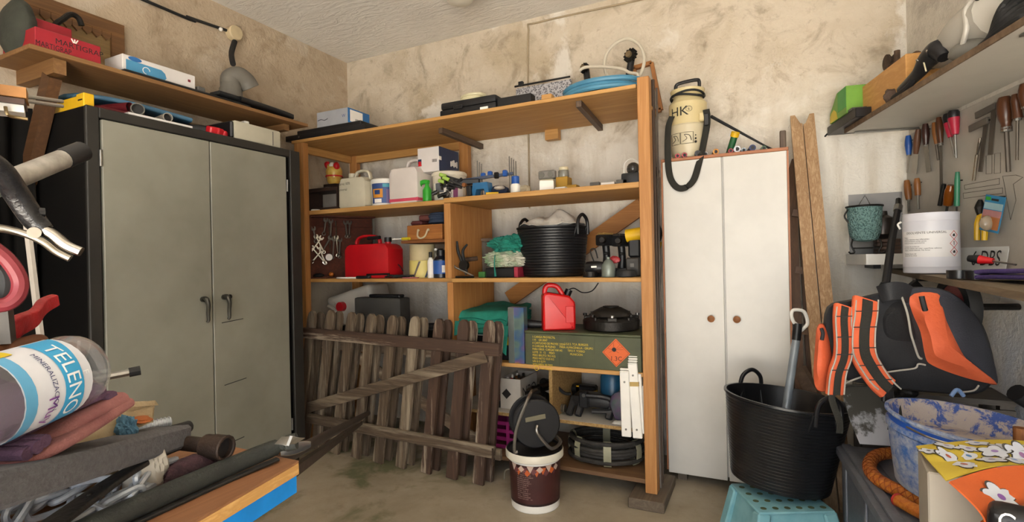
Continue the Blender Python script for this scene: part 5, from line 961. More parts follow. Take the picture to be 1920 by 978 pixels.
one(MB().box(xat(800, 600, RY0+.3)-.05, xat(830, 600, RY0+.3)+.06, RY0+.22, RY0+.4, z+E_, z+.129, .006), 'dark_crate', M_DK, 'dark crate under the coil of cable', 'crate')
# teal tarp over batteries
a, b, h = sp(852, 945, 600, z, RY0+.12); xc = (a+b)/2
for i, (x_, lb) in enumerate(((xat(905, 620, RY0+.08), 'black battery box with a white label under the teal tarp'), (xat(943, 630, RY0+.06), 'black and yellow battery box beside the shiny panel'))):
    t = thing('battery', lb, 'battery', (x_, RY0+.1, z)); hh = .17 if i == 0 else .16
    MB().box(x_-.06, x_+.055, RY0+.06, RY0+.2, z+E_, z+hh, .006).build('case', M_BLK, t)
    if i == 0: MB().box(x_-.02, x_+.05, RY0+.058, RY0+.06, z+hh*.8, z+hh*.95).build('label', M_PAPER, t); MB().box(x_-.04, x_+.04, RY0+.058, RY0+.06, z+hh*.3, z+hh*.6).build('label', pm('dark_red_label', '6a2a2e', .5), t)
    else: MB().box(x_-.045, x_-.012, RY0+.058, RY0+.06, z+hh*.55, z+hh*.85).build('label', M_RED, t); MB().box(x_-.01, x_+.05, RY0+.058, RY0+.06, z+hh*.55, z+hh*.85).build('label', M_YEL, t); MB().box(x_-.03, x_+.05, RY0+.09, RY0+.16, z+hh, z+hh+.06, .004).build('terminal_cover', M_GRY, t)
t = thing('teal_tarp', 'folded teal tarpaulin draped over the batteries', 'tarpaulin', (xc, RY0+.2, z+.17)); x0, x1 = xat(848, 570, RY0+.08), xat(955, 560, RY0+.08); zt = PY(905, 550, RY0+.3).z
for k in range(4):
    dz = .026*k
    def f(u, v, k=k, dz=dz): 
        x_ = x0+.008*k+(x1-x0-.012*k)*u; y_ = RY0+.03+.01*k+.36*v; zz_ = S4+.19+dz+.012*noise.noise(V((x_*9, y_*9, k)))+.006*sin(u*9+k*2+v*5)+.03*v; e = max(0, (.12-v)/.12); s = max(0, (u-.9)/.1)*.01
        return (x_, y_, zz_-.035*e*e-s)
    MB().grid(f, 30, 16, .02).build('fold', tl, t)
def f(u, v): x_ = x1-.14+.15*u; return (x_, RY0+.028-.01*v+.012*sin(u*8+v*3), S4+.2-v*.16*(.4+.6*u))
MB().grid(f, 14, 10, .004).build('hanging_corner', tl, t)
def f(u, v): x_ = x0-.004+.16*u; return (x_, RY0+.026-.008*v+.008*sin(u*9+v*2), S4+.22-v*.11*(1-.6*u))
MB().grid(f, 14, 8, .004).build('hanging_corner', tl, t)
# holographic panel
m, nt, bs, tc = base('holographic_film'); v3 = scaled(nt, tc.outputs['Object'], (3, 3, 3)); f = nz(nt, v3, 2.2, 2)
nt.links.new(ramp(nt, f, [(.3, '6a7f86'), (.42, '7e9a94'), (.5, '5a7fb0'), (.56, '8a6fa8'), (.62, 'b08a6a'), (.7, '8aa89a')]), bs.inputs['Base Color']); bs.inputs['Metallic'].default_value = .7; bs.inputs['Roughness'].default_value = .3
a, b = xat(953, 600, RY0), xat(982, 600, RY0); h = PY(970, 576, RY0).z-z; t = thing('shiny_panel', 'narrow holographic silver box standing left of the green crate', 'box', ((a+b)/2, RY0+.02, z)); MB().box(a, b, RY0+.0, RY0+.05, z+E_, z+h, .002).build('front', m, t); MB().box(a-.001, a+.035, RY0-.0015, RY0, z+.002, z+h-.002).build('fold', pm('silver_film', '8f9a98', .25, .7), t)
# green ammunition crate
ol = pm('olive_paint', '4c5138', .55, col2='41452f', vsc=7, bmp=.1); a, b = xat(984, 640, RY0-.005), xat(1202, 650, RY0-.005); cz = PY(1095, 624, RY0).z; cy = RY0-.003; cd_ = .36
b = min(b, RX1-.014)
t = thing('ammunition_crate', 'long olive green steel crate with yellow stencils and an orange hazard diamond', 'crate', ((a+b)/2, cy+cd_/2, z)); MB().box(a, b, cy, cy+cd_, z+E_, cz-.012, .003).build('body', ol, t); MB().box(a-.002, b, cy-.004, cy+cd_, cz-.0115, cz, .003).build('lid', ol, t)
w = b-a
for f in (.31, .62): MB().box(a+w*f, a+w*f+.004, cy-.002, cy, z+.003, cz-.013).build('rib', ol, t)
ye = pm('stencil_yellow', 'e6c53a', .7); L1 = ['1 CARGA PROYECTIL', '1 M    GR 0047', 'A CARTUCHO DE PROYECCION', 'A CARGAR 90 PLENO', 'PARA OBUS - CARGAS VARIAS', 'LOTE  31  12     PESO', 'PESO BRUTO 70,5 KG', 'PESO NETO 53,0 KG', 'UN 0 0 0279', 'VOLUMEN 28 DM3']
for k, s in enumerate(L1): text(t, s, .0155, ye, (a+w*.07, cy-.0012, cz-.036-.0165*k), (1, 0, 0), (0, 0, 1), sx=.82 if k in (2, 4) else .9, name='stencil')
text(t, 'MATERIAL', .0155, ye, (a+w*.14, cy-.0012, cz-.036-.0165*10.2), (1, 0, 0), (0, 0, 1), name='stencil'); MB(axm((a+w*.105, cy-.001, cz-.036-.0165*10.2+.004), (1, 0, 0), (0, 0, 1))).tube([(.012*cos(k*pi/8), .012*sin(k*pi/8), 0) for k in range(16)], .0015, 5, True, 1).build('stencil', ye, t)
for k, s in enumerate(('UN 0279', 'U.S.E.S. TCA. BURGOS', 'PARA ALMACENILLA - GRUPO', 'TIPO P. TORRO', 'MUNICION')[1:]): text(t, s, .016, ye, (a+w*.465, cy-.0012, cz-.066-.0175*k), (1, 0, 0), (0, 0, 1), align='CENTER', sx=.85, name='stencil')
q = V((a+w*.80, cy-.001, (z+cz)/2)); Mx = axm(q, (1, 0, 0), (0, 0, 1)) @ Matrix.Scale(.7, 4); s = .102
MB(Mx).prism([(s, 0), (0, s), (-s, 0), (0, -s)], .0008).build('hazard_sign', pm('hazard_orange', 'd9652e', .6, var=.93), t); HZ = [o_ for o_ in t.children if o_.name.startswith('hazard_sign')][0]; e = s*.9
MB(Mx).tube([(e, 0, .001), (0, e, .001), (-e, 0, .001), (0, -e, .001)], .0013, 4, True, 1).build('sign_border', M_INK, HZ)
text(HZ, '1.3C', .032, M_INK, (q.x, q.y-.0012, q.z-.04), (1, 0, 0), (0, 0, 1), align='CENTER'); 
MB(Mx).prism([(.016*cos(k*pi/8)-.014, .016*sin(k*pi/8)+.022) for k in range(16)], .0014).build('sign_symbol', M_INK, HZ)
for p0, p1 in (((-.002, .026), (.03, .06)), ((-.002, .022), (.055, .026)), ((-.014, .03), (-.018, .07)), ((-.02, .02), (-.06, .03)), ((0, .012), (.02, 0)), ((-.03, .012), (-.05, -.002)), ((.01, .03), (.05, .045))): MB(Mx).bar((*p0, .0012), (*p1, .0012), .0012, .003, (0, 0, 1)).build('sign_symbol', M_INK, HZ)
# on the crate: torch, red can, clutch
t = thing('torch', 'black torch lying on the green crate', 'torch', (xat(1000, 610, RY0+.1), RY0+.1, cz)); q = cz+.02; MB().tube([(xat(986, 610, RY0+.1), RY0+.1, q+.006), (xat(998, 610, RY0+.1), RY0+.1, q+.003), (xat(1025, 610, RY0+.1), RY0+.12, q)], .018, 14, sm=1, radii=[.026, .024, .016]).build('body', M_BLK, t)
rc = pm('bright_red_can', 'cf1316', .35, var=.9)
M = fr((xat(1040, 620, RY0+.05), RY0+.10, cz+.001), 28, 0, 0); t = thing('fuel_can', 'bright red fuel can standing on the green crate', 'fuel can', M.translation); h = .235
m = MB(M @ Matrix.Rotation(pi/2, 4, 'X')); m.prism([(-.085, .0), (.085, .0), (.09, .01), (.09, .15), (.06, .185), (-.055, .205), (-.075, .2), (-.085, .185)], .125, -.0625)
ed = [e for e in m.bm.edges if abs((m.M.inverted() @ e.verts[0].co).z-(m.M.inverted() @ e.verts[1].co).z) < 1e-4]; bmesh.ops.bevel(m.bm, geom=ed, offset=.02, segments=3, affect='EDGES', profile=.6); m.build('body', rc, t)
MB(M).sweep([(-.068, 0, .19), (-.068, 0, .22), (-.05, 0, .242), (-.005, 0, .236), (.02, 0, .205), (.03, 0, .18)], rrect(.045, .026, .01), (0, 1, 0), 4).build('handle', rc, t); MB(M).box(.035, .08, -.0645, -.061, .04, .13, .002).build('panel', rc, t)
MB(M).box(.0905, .0925, -.04, .04, .03, .14, .001).build('panel', rc, t); MB(M).cyl((.055, .02, .18), (.07, .02, .215), .02).build('neck', M_BLK, t)
c = V((xat(1146, 610, RY0+.19), RY0+.19, cz+.001)); t = thing('clutch_plate', 'black cast clutch pressure plate on the green crate', 'clutch plate', c)
MB().lathe([(.135, 0), (.15, .006), (.152, .05), (.14, .065), (.11, .07)], c, 36).build('rim', M_DK, t); MB().lathe([(.1, .071), (.112, .075), (.1, .095), (.055, .118), (.045, .118), (.04, .108)], c, 36).build('dome', pm('sooty_steel', '35322e', .5, .5, bmp=.2), t); MB().lathe([(.042, .108), (.044, .124), (.034, .126)], c, 24).build('hub', M_DK, t)
for k in range(8): a_ = k*pi/4+.3; e = V((cos(a_), sin(a_), 0)); d = V((-sin(a_), cos(a_), 0)); MB().bar(c+e*.115+UP*.06-d*.025, c+e*.115+UP*.06+d*.025, .06, .03, (0, 0, 1), .004).build('lug', M_DK, t); p = c+e*.14+UP*.075; MB().cyl(p, p+UP*.012, .011).build('bolt', M_STEEL if k % 3 == 0 else M_DK, t)
one(MB().tube([PY(1058, 548, RY0+.2), PY(1075, 540, RY0+.3), PY(1092, 548, RY0+.3), PY(1110, 545, RY0+.3), PY(1122, 530, RY0+.3)], .0035, 6), 'hanging_wire', M_RUB, 'thin black wire drooping under the middle shelf', 'wire')
# ================================================================ bottom shelves
z = S5; yf = RY0+.1
a, b, h = sp(938, 976, 710, z, yf+.02); t = thing('can_carton', 'open white carton printed NBQ holding spray cans', 'carton', ((a+b)/2, yf+.12, z)); wcm = pm('white_card3', 'b8b2aa', .7, var=.9); dp = .26
MB().box(a, b, yf+.02, yf+.026, z+E_, z+h).build('front', wcm, t); MB().box(a, b, yf+dp-.006, yf+dp, z+E_, z+h).build('back', wcm, t); MB().box(a, a+.005, yf+.026, yf+dp-.006, z+E_, z+h).build('side', wcm, t); MB().box(b-.005, b, yf+.026, yf+dp-.006, z+E_, z+h).build('side', wcm, t); MB().box(a+.005, b-.005, yf+.026, yf+dp-.006, z+E_, z+.006).build('bottom', wcm, t)
text(t, 'NBQ', .085, M_INK, (b+.0006, yf+.04, z+h*.38), (0, 1, 0), (0, 0, 1), sx=1.1); 
MB(axm((a+.04, yf+.0195, z+h*.5), (1, 0, 0), (0, 0, 1))).prism([(0, .03), (-.03, 0), (0, -.03), (.03, 0)], .0006).build('print', M_INK, t)
for i in range(3):
    for j in range(2):
        x_ = a+.028+j*.042; y_ = yf+.065+i*.065; mt = [M_RUST, M_RED, pm('amber', '94602a', .4)][(i+j) % 3]; t = thing('spray_can', ['rusty brown', 'red', 'amber'][(i+j) % 3]+' spray can in the NBQ carton, '+['front', 'middle', 'back'][i]+' row '+['left', 'right'][j], 'spray can', (x_, y_, z+.007), 'spray cans in the carton'); MB().lathe([(.018, z+.0075), (.019, z+.012), (.019, z+h*.82), (.01, z+h*.9)], (x_, y_, 0), 14).build('can', mt, t); MB().lathe([(.008, z+h*.9), (.008, z+h*.98), (.004, z+h)], (x_, y_, 0), 10).build('nozzle', M_BLK if j else M_PAPER, t)
for k in range(3):
    zz = z+.001+k*.04; one(MB().box(a-.085, a-.004, yf+.02, yf+.2, zz, zz+.038, .006), 'dark_tray', pm('dark_red_tray', '4a2022', .5) if k % 2 else pm('black_tray', '231f20', .5), ['bottom', 'middle', 'top'][k]+' tray of the dark stack left of the white carton', 'tray', 'dark trays')
t = thing('pipe_fittings', 'heap of dark pipe fittings behind the cable reel', 'fittings', (xat(1005, 760, yf+.1), yf+.15, z)); rn = random.Random(3)
for k in range(9): c = V((xat(1003, 760, yf+.1)+rn.uniform(-.08, .06), yf+.1+rn.uniform(-.05, .12), z+.03+rn.random()*.1)); d = V((rn.uniform(-1, 1), rn.uniform(-1, 1), rn.uniform(-.3, .5))).normalized()*.05; MB().tube([c-d, c+d], .02+.01*rn.random(), 10, sm=1).build('fitting', M_RUST if k % 3 == 0 else M_DK, t)
# black tool bracket, yellow clamp, gas cylinder
t = thing('tow_bracket', 'black cast tool bracket on the lower right shelf', 'bracket', (xat(1105, 790, yf), yf+.1, z)); X = lambda px: xat(px, 770, yf+.03); g0 = yf+.03
MB().box(X(1070), X(1150), g0+.02, g0+.16, z+.05, z+.11, .015, 2).build('body', M_BLK, t)
for px in (1066, 1083, 1140): MB().bar((X(px), g0, z+.002), (X(px)+.02, g0+.05, z+.1), .03, .035, (1, 0, 0), .006).build('foot', M_BLK, t)
MB().box(X(1085), X(1103), g0, g0+.03, z+.05, z+.14, .008).build('cheek', M_BLK, t); MB().tube([V((X(1100), g0, z+.12)), V((X(1140), g0+.02, z+.11)), V((X(1150), g0+.02, z+.05)), V((X(1110), g0, z+.04))], .014, 8, sm=3).build('loop', M_BLK, t); MB().cyl((X(1095), g0-.004, z+.12), (X(1095), g0, z+.12), .01).build('bolt', M_STEEL, t)
for px in (1052, 1056): MB().cyl((X(px), g0+.01, z+.035), (X(px)+.01, g0+.01, z+.035), .022).build('washer', M_STEEL, t)
MB().tube([PY(1033, 711, yf), PY(1056, 735, yf+.04), V((X(1066), g0+.04, z+.11))], .009, 8).build('handle', M_RUB, t)
t = thing('yellow_clamp', 'pair of yellow and black quick clamps behind the black bracket', 'clamp', (xat(1090, 740, yf+.25), yf+.25, z)); 
for (p0, p1) in (((1058, 728), (1082, 728)), ((1096, 738), (1115, 738))):
    a, b = PY(*p0, yf+.25), PY(*p1, yf+.25); MB().tube([a, b], .028, 12, sm=1).build('roller', M_BLK, t); MB().bar(b+V((.004, 0, .02)), b+V((.012, 0, -.09)), .02, .02, (1, 0, 0)).build('arm', M_YEL, t)
MB().box(xat(1060, 750, yf+.25), xat(1118, 750, yf+.25), yf+.24, yf+.3, z+E_, z+.12, .01).build('base', M_BLK, t)
c = PY(1147, 760, yf+.18); x0, x1, h = sp(1120, 1166, 699, z, yf+.12); r = (x1-x0)/2; t = thing('gas_cylinder', 'small blue gas cylinder on the lower right shelf', 'gas cylinder', ((x0+x1)/2, yf+.12+r, z)); MB().lathe([(r*.7, z+E_), (r*.72, z+.02), (r*.85, z+.03), (r, z+.06), (r, z+h*.45), (r*1.01, z+h*.46), (r*1.01, z+h*.48), (r, z+h*.49), (r, z+h*.85), (r*.85, z+h*.96), (r*.4, z+h)], ((x0+x1)/2, yf+.12+r, 0), 32).build('tank', pm('gas_blue', '1f5a7e', .35, col2='1a4c6c', vsc=20), t)
t = thing('plastic_bag', 'clear plastic bag with coloured bits beside the white slats', 'bag', (xat(1163, 790, yf), yf-.0, z)); q = V((xat(1160, 790, yf), yf+.04, z+.08)); MB().blob(q, (.055, .045, .078), .25, 4, 2, 3, -.078).build('bag', pm('cloudy_bag', '5a6a6a', .2, col2='6f5a7a', vsc=20, trans=.3), t); MB().blob(q+V((0, -.045, -.085)), (.035, .02, .02), .3, 4, 3, 3).build('tail', pm('white_sheet', 'd2cec6', .6), t)
# white slats leaning at the front right
for i, (p0, p1, w_) in enumerate((((1175, 818), (1171, 697), 15), ((1196, 821), (1186, 682), 15), ((1203, 812), (1197, 700), 9), ((1208, 808), (1203, 722), 7))):
    a = PY(*p0, RY0-.045+.015*i); b = PY(*p1, RY0-.02+.012*i-.006); ws = w_*.0031; z0 = .0
    t = thing('white_lath', ['front white slat leaning on the rack, leftmost of four', 'second white slat from the left, with a tan band', 'third white slat from the left, narrow', 'rightmost narrow white slat against the rack post'][i], 'slat', (a.x, a.y, a.z), 'white slats')
    d = (b-a).normalized(); MB().bar(a, b, .016, ws, (1, 0, 0), .003).build('slat', M_WHT, t)
    for f in (.12, .85): c = a.lerp(b, f)+V((0, -.009, 0)); MB().cyl(c, c-V((0, .003, 0)), .005, n=10).build('screw', M_STEEL, t)
    if i == 1: MB().bar(a.lerp(b, .7), a.lerp(b, .76), .018, ws+.002, (1, 0, 0)).build('tape', pm('tan_tape', 'b99c5c', .6), t)
    if i < 2:
        for k in range(2+3*i): c = b+UP*(.002+.011*k)+V((0, .006*k, 0)); MB().bar(c-V((ws/2, 0, 0)), c+V((ws/2, 0, 0)), .016, .009, (0, 0, 1), .003).build('end_ridge', M_WHT, t)
# cable coil and pink crate at the bottom
z = S6; c = V((xat(1140, 850, RY0+.25), RY0+.21, z)); coil('cable_coil', 'big coil of dark armoured cable tied with pale tape on the bottom board', c, .185, .0125, 6, pm('dirty_cable', '35322f', .7, col2='27241f', vsc=40, bmp=.3), .78, jit=.09, seed=9, cat='cable', wraps=(-125, -75, -20, 100, 190), wm=pm('pale_tape', '98957c', .6), stack=True)
pkm = pm('magenta_plastic', '94216a', .45, var=.85); x0, x1 = xat(920, 820, RY0+.1), xat(985, 820, RY0+.1); h = PY(950, 790, RY0+.1).z-z
t = thing('plastic_crate', 'magenta plastic slatted crate on the bottom board', 'crate', ((x0+x1)/2, RY0+.2, z))
for k in range(4): q = z+.004+k*(h-.02)/3.2; MB().box(x0, x1, RY0+.1, RY0+.108, q, q+.022, .003).build('slat', pkm, t)
for x_ in (x0, (x0+x1)/2-.01, x1-.02): MB().box(x_, x_+.02, RY0+.098, RY0+.11, z+E_, z+h, .003).build('stile', pkm, t)
MB().box(x0, x1, RY0+.3, RY0+.31, z+E_, z+h).build('back', pkm, t); MB().box(x0, x0+.008, RY0+.112, RY0+.298, z+E_, z+h).build('side', pkm, t); MB().box(x1-.008, x1, RY0+.112, RY0+.298, z+E_, z+h).build('side', pkm, t)
# ================================================================ paint bucket with cable reel on the floor
bc = PZ(1002, 930, 0); cx = (PZ(957, 925, 0).x+PZ(1049, 925, 0).x)/2; by = 2.36; c = V((PY(1003, 880, by).x, by, 0)); ms = (c-CAM).dot(FW)/FPX
r0, r1, h = 45*ms, 53*ms, PY(1003, 852, by-.1).z
t = thing('paint_bucket', 'white bucket with brown label and black lid standing before the rack', 'bucket', c)
MB().lathe([(r0*.97, .0), (r0, .004), (r0*1.01, h*.2), (r0*1.06, h*.86), (r0*1.06, h*.87)], c, 40).build('body', M_WHT, t); MB().lathe([(r1, h*.87), (r1*1.02, h*.88), (r1*1.02, h*.985), (r1, h)], c, 40, cap=False).build('rim', pm('ivory_plastic', 'd8d2c2', .4, var=.93), t)
MB().lathe([(r1*.99, h*.95), (r1*.99, h+.002), (r1*.93, h+.004), (r1*.9, h-.006), (r1*.3, h-.004)], c, 40).build('lid', M_BLK, t)
lb = lambda f: r0*(1.01+.05*(f-.2)/.66)+.001
m_ = MB().lathe([(lb(.17), h*.17), (lb(.82), h*.82)], c, 40, cap=False); LB_ = m_.build('label', pm('brown_label', '44201f', .45, col2='371817', vsc=6), t); MB().lathe([(lb(.15), h*.13), (lb(.17), h*.17)], c, 40, cap=False).build('label_band', pm('dark_label', '241414', .45), t)
VB = math.atan2(-c.y, -c.x)
def bw(a0, f0, o_=.0012): return lambda u, v: V((c.x+(lb(f0)+o_)*cos(a0+u/r0), c.y+(lb(f0)+o_)*sin(a0+u/r0), h*f0+v))
tx = pm('label_text_tan', 'a98f88', .6); rn = random.Random(2)
for k in range(15): text(LB_, ''.join(rn.choice('aeionrstlcdmu   ') for _ in range(18+rn.randint(-4, 3))), .0095, tx, fn=bw(VB-.75, .72-.034*k), sx=1.0)
for k in range(16):
    a0 = VB-.9+k*.12; m = MB(); s = .016; f0 = .76-.03*(k % 3); B = bw(a0, f0, .0016); vv = [B(0, s), B(s, 0), B(0, -s), B(-s, 0)] if k % 2 else [B(-s, s), B(s, s), B(0, -s)]
    m.face(m.vs(vv)); m.build('label_mark', [pm('mark_cream', 'c3a99a', .5), pm('mark_orange', 'c05a24', .5), pm('mark_plum', '6a3a3c', .5)][(k if k > 9 else k*2) % 3], LB_)
for s in (-1,): e = V((cos(VB+s*1.5), sin(VB+s*1.5), 0)); q = c+e*(r0*1.08)+UP*h*.62; MB().tube([q, q+e*.02-UP*.01, q+e*.025-UP*.05], .004, 6).build('bail', M_STEEL, t)
# reel: tubular stand, drum flanges, wound cable
zz = h+.004; rc_ = V((c.x+.0, c.y+.0, zz+.125)); axd = (V((.55, -.75, .0))).normalized(); M = axm(rc_, axd, UP)    # local x along the axle
t = thing('cable_reel', 'black cable reel on a bent tube stand on top of the bucket lid', 'cable reel', (c.x, c.y, zz)); M = M @ Matrix.Rotation(pi/2, 4, 'Y') 
RR = .118
for k, q in enumerate((-.055, .055)): MB(M).lathe([(.02, q-.005), (RR-.006, q-.005), (RR, q), (RR-.006, q+.005), (.02, q+.005)], n=36).build('flange', M_BLK, t)
MB(M).lathe([(.05, -.05), (.05, .05)], n=24).build('drum', M_BLK, t)
for k in range(5): q = -.04+.02*k; MB(M).lathe([(RR-.03+.009*cos(j*pi/5), q+.0095*sin(j*pi/5)) for j in range(10)], n=32, cap=False).build('winding', M_RUB, t)
nd = V((M[0][2], M[1][2], M[2][2])); sg = 1 if nd.dot(CAM-rc_) > 0 else -1; F0 = rc_+nd*(sg*.075)
def lp(u, v, o_=0): x_ = V((M[0][0], M[1][0], M[2][0])); s_ = nd.cross(UP).normalized(); s_ = s_ if s_.dot(RT) > 0 else -s_; return F0+s_*u+UP*v+nd*(sg*o_)
tubm = pm('reel_tube', '8d8881', .35, .8)
MB().tube([lp(-.0, .14, -.1), lp(-.045, .12, -.01), lp(-.1, .0), lp(-.115, -.11), lp(-.1, -.1185, .0)], .0085, 9).build('stand', tubm, t)
MB().tube([lp(.0, .0, .005), lp(-.005, -.03, .015), lp(.045, -.1, .012), lp(.08, -.1185), lp(.13, -.11, -.06), lp(.12, -.1, -.13)], .0085, 9).build('stand', tubm, t); MB().tube([lp(-.05, .115, -.02), lp(.0, .14, -.08), lp(.03, .135, -.13)], .009, 9).build('grip', M_BLK, t)
MB(axm(lp(-.0, .02, -.012), lp(1, .12)-lp(0, 0), UP)).box(-.055, .045, 0, .022, -.003, .003, .001).build('name_plate', pm('worn_label', '77705a', .5), t)
# ================================================================ on the white locker
z = LZ1; y = 3.02
c = PY(1291, 275, y); sx_ = (c-CAM).dot(FW)/FPX; t = thing('pressure_sprayer', 'cream pressure sprayer with black shoulder strap on the white locker', 'sprayer', (c.x, y, z)); cr = pm('ivory_body', 'd0bf90', .4, var=.95)
k = sx_; x = c.x; ZZ = lambda py: z+(277-py)*k*1.0
MB().lathe([(25*k, z+E_), (28*k, ZZ(272)), (30*k, ZZ(262)), (32*k, ZZ(252)), (34*k, ZZ(240)), (36*k, ZZ(215)), (34*k, ZZ(212))], (x, y, 0), 32).build('lower_body', pm('ivory_low', 'c9bd9e', .4, var=.95), t)
MB().lathe([(33.5*k, ZZ(214)), (33.5*k, ZZ(195)), (34*k, ZZ(172)), (31*k, ZZ(168)), (27*k, ZZ(164)), (25*k, ZZ(156)), (30*k, ZZ(152)), (31*k, ZZ(146)), (24*k, ZZ(144))], (x, y, 0), 32).build('upper_body', cr, t)
MB().tube([(x-20*k, y, ZZ(146)), (x-20*k, y, ZZ(132)), (x-8*k, y, ZZ(128)), (x+16*k, y, ZZ(127)), (x+21*k, y, ZZ(131)), (x+21*k, y, ZZ(144))], .0095, 8).build('handle', M_BLK, t)
for dz in (0, 4): MB().tube([(x+30*k*cos(a_), y+30*k*sin(a_), ZZ(159-dz)+.008*sin(a_*2+dz)) for a_ in [rad(q) for q in range(0, 360, 30)]], .006, 7, True, 3).build('hose', M_RUB, t)
VS = math.atan2(-y, -x)
def sw(a0, z0, rr): return lambda u, v: V((x+rr*cos(a0+u/rr), y+rr*sin(a0+u/rr), z0+v))
text(t, 'HK', .07, M_INK, fn=sw(VS-1.0, ZZ(198), 34.6*k), sx=1.1); text(t, '6', .02, M_INK, fn=sw(VS+.0, ZZ(190), 34.6*k)); B = sw(VS+.06, ZZ(187.5), 34.8*k); MB().tube([B(.016*cos(q*pi/8), .014*sin(q*pi/8)) for q in range(16)], .0012, 4, True, 1).build('print', M_INK, t)
def outl(a0, z0, w, h): B = sw(a0, z0, 35.4*k); MB().tube([B(*q) for q in ((0, 0), (w/2, 0), (w, 0), (w, h), (w/2, h), (0, h))], .0013, 4, True, 1).build('print', M_INK, t); MB().tube([B(*q) for q in ((w*.15, h*.2), (w*.5, h*.45), (w*.3, h*.8), (w*.7, h*.7), (w*.85, h*.25))], .0016, 4).build('print', M_INK, t)
outl(VS-.95, ZZ(250), .055, .06); outl(VS-.38, ZZ(250), .065, .06)
for q in range(3): B = sw(VS+.36, ZZ(248-q*6), 35.6*k); p = B(0, 0); MB().ball(p, .007-.0018*q, 8, 6).build('print', M_INK, t)
MB().box(x+22*k, x+34*k, y-.09, y-.05, ZZ(212), ZZ(196), .006).build('bracket', cr, t)
sp_ = pm('strap_webbing', '26251f', .85, bmp=.3, bsc=300); yl = LY-.012; ys = y-.09
strip(MB(), [PY(1260, 218, ys), PY(1253, 240, ys-.02), PY(1252, 290, yl), PY(1256, 330, yl-.002), PY(1268, 350, yl-.006), PY(1284, 352, yl-.01), PY(1300, 338, yl-.008), PY(1310, 308, yl), PY(1318, 275, ys-.02), PY(1326, 230, ys), PY(1324, 205, ys)], .034, .003, (.35, 0, .2), .001, sm=6).build('strap', sp_, t)
MB().box(x+31*k, x+40*k, y-.10, y-.06, ZZ(222), ZZ(200), .004).build('buckle', M_BLK, t)
a, b = PY(1333, 218, y), PY(1447, 272, LY+.1); b.z = z+.012; one(MB().tube([a, a.lerp(b, .9), b], .005, 8, sm=1, radii=[.009, .005, .007]), 'spray_lance', M_RUB, 'thin black spray lance slanting down to the locker top', 'lance')
cols = [(1270, 'c03040', .013, 0), (1283, 'a02434', .014, 0), (1308, '22222a', .016, 0), (1322, '8a8a8a', .012, 1), (1342, 'd08a20', .015, 0), (1370, 'a02434', .012, 0), (1382, 'cfcfd6', .017, 0), (1394, '93a5b5', .012, 1), (1411, '1f2a5a', .016, 0), (1432, '4a6a4a', .012, 1)]
nm = ['pink felt pen end', 'dark red felt pen end', 'black pen end under the strap', 'grey pen end right of the strap', 'orange pen end', 'dark red pen right of the orange one', 'white pen end with open tip', 'pale blue pen end', 'navy blue pen end', 'green pen at the right end']
for (px, col, r_, o_), lb in zip(cols, nm):
    p = PY(px, 270, LY+.02); a = V((p.x, LY+.02+.02*o_, z+r_+.001)); b = a+V((-.02, .13, 0)); t = thing('felt_pen', lb+' on the locker top', 'pen', (a.x, a.y, z), 'pens on the locker'); mt = pm('pen_'+col, col, .4); MB().tube([a, b], r_, 12, sm=1, cap=True).build('barrel', mt, t); MB().cyl(a-V((0, .001, 0)), a, r_*.6).build('tip', M_INK, t)
a, b = PY(1366, 276, LY+.1), PY(1379, 249, LY+.06); a.z = z+.006; t = thing('green_tube', 'green tube with an open yellow end standing on the locker', 'tube', a); MB().tube([a, b], .017, 14, sm=1).build('tube', pm('bottle_green', '1f5a34', .45), t); d = (b-a).normalized(); MB().tube([b-d*.02, b+d*.004], .021, 16, sm=1, cap=False).build('end', M_YEL, t); MB().cyl(b-d*.004, b-d*.003, .02).build('hollow', pm('dark_yellow', 'a07c10', .5), t)
t, a, b, h = rbox('wood_offcut', 'small brown wood offcut on the right end of the locker', 1462, 1474, 244, z, LY+.15, .04, wood('grey_stick', '6e5a48', '56463a', 'z'), 'wood offcut', .004)
# ================================================================ trestle legs leaning beside the locker
tw = wood('trestle_wood', 'b89a76', '94724f', 'z', 2, .65, .4, worn='7a5a3c', wf=(.58, .7)); 
t = thing('wooden_trestle', 'worn wooden trestle leaning in the corner beside the locker', 'trestle', PZ(1560, 900, .0)); MB().tube([PY(1478, 240, 3.12), PY(1480, 235, 3.12)], .001, 4, sm=1).build('nail', M_STEEL, t)
def leg(p_t, p_b, wpx, yt, yb_, notch, th=.04):
    a, b = PY(*p_b, yb_), PY(*p_t, yt); L = (b-a).length; M = axm(a, b-a, V((0, -1, 0))) @ Matrix.Rotation(pi/2, 4, 'X'); w = wpx*.5*.0031
    pl_ = [(0, -w), (L, -w), (L, -w*.2), (L-.05, w*.6), (L-.055, w), (0, w)] if notch < 0 else [(0, -w), (L-.055, -w), (L-.05, -w*.6), (L, w*.2), (L, w), (0, w)]
    return MB(M).prism(pl_, th, -th/2)
leg((1492, 219), (1558, 960), 17, 3.13, 2.62, -1).build('leg', tw, t); leg((1515, 217), (1588, 960), 17, 3.13, 2.62, 1).build('leg', tw, t)
leg((1483, 300), (1508, 960), 13, 3.17, 2.75, 1, .03).build('rear_leg', wood('dark_trestle', '6a4c33', '553b27', 'z'), t); leg((1500, 330), (1535, 960), 12, 3.2, 2.8, 1, .03).build('rear_leg', wood('dark_trestle', '6a4c33', '553b27', 'z'), t)
for py in (398, 505, 618): MB().bar(PY(1486+(py-398)*.05, py, 3.06-(py-398)*.0005), PY(1510+(py-398)*.09, py+4, 3.06-(py-398)*.0005), .03, .035).build('rung', wood('dark_trestle', '6a4c33', '553b27', 'x'), t)
MB().bar(PY(1498, 690, 2.78), PY(1560, 800, 2.68), .025, .06).build('stay', wood('grey_stick', '6e5a48', '56463a', 'x'), t)
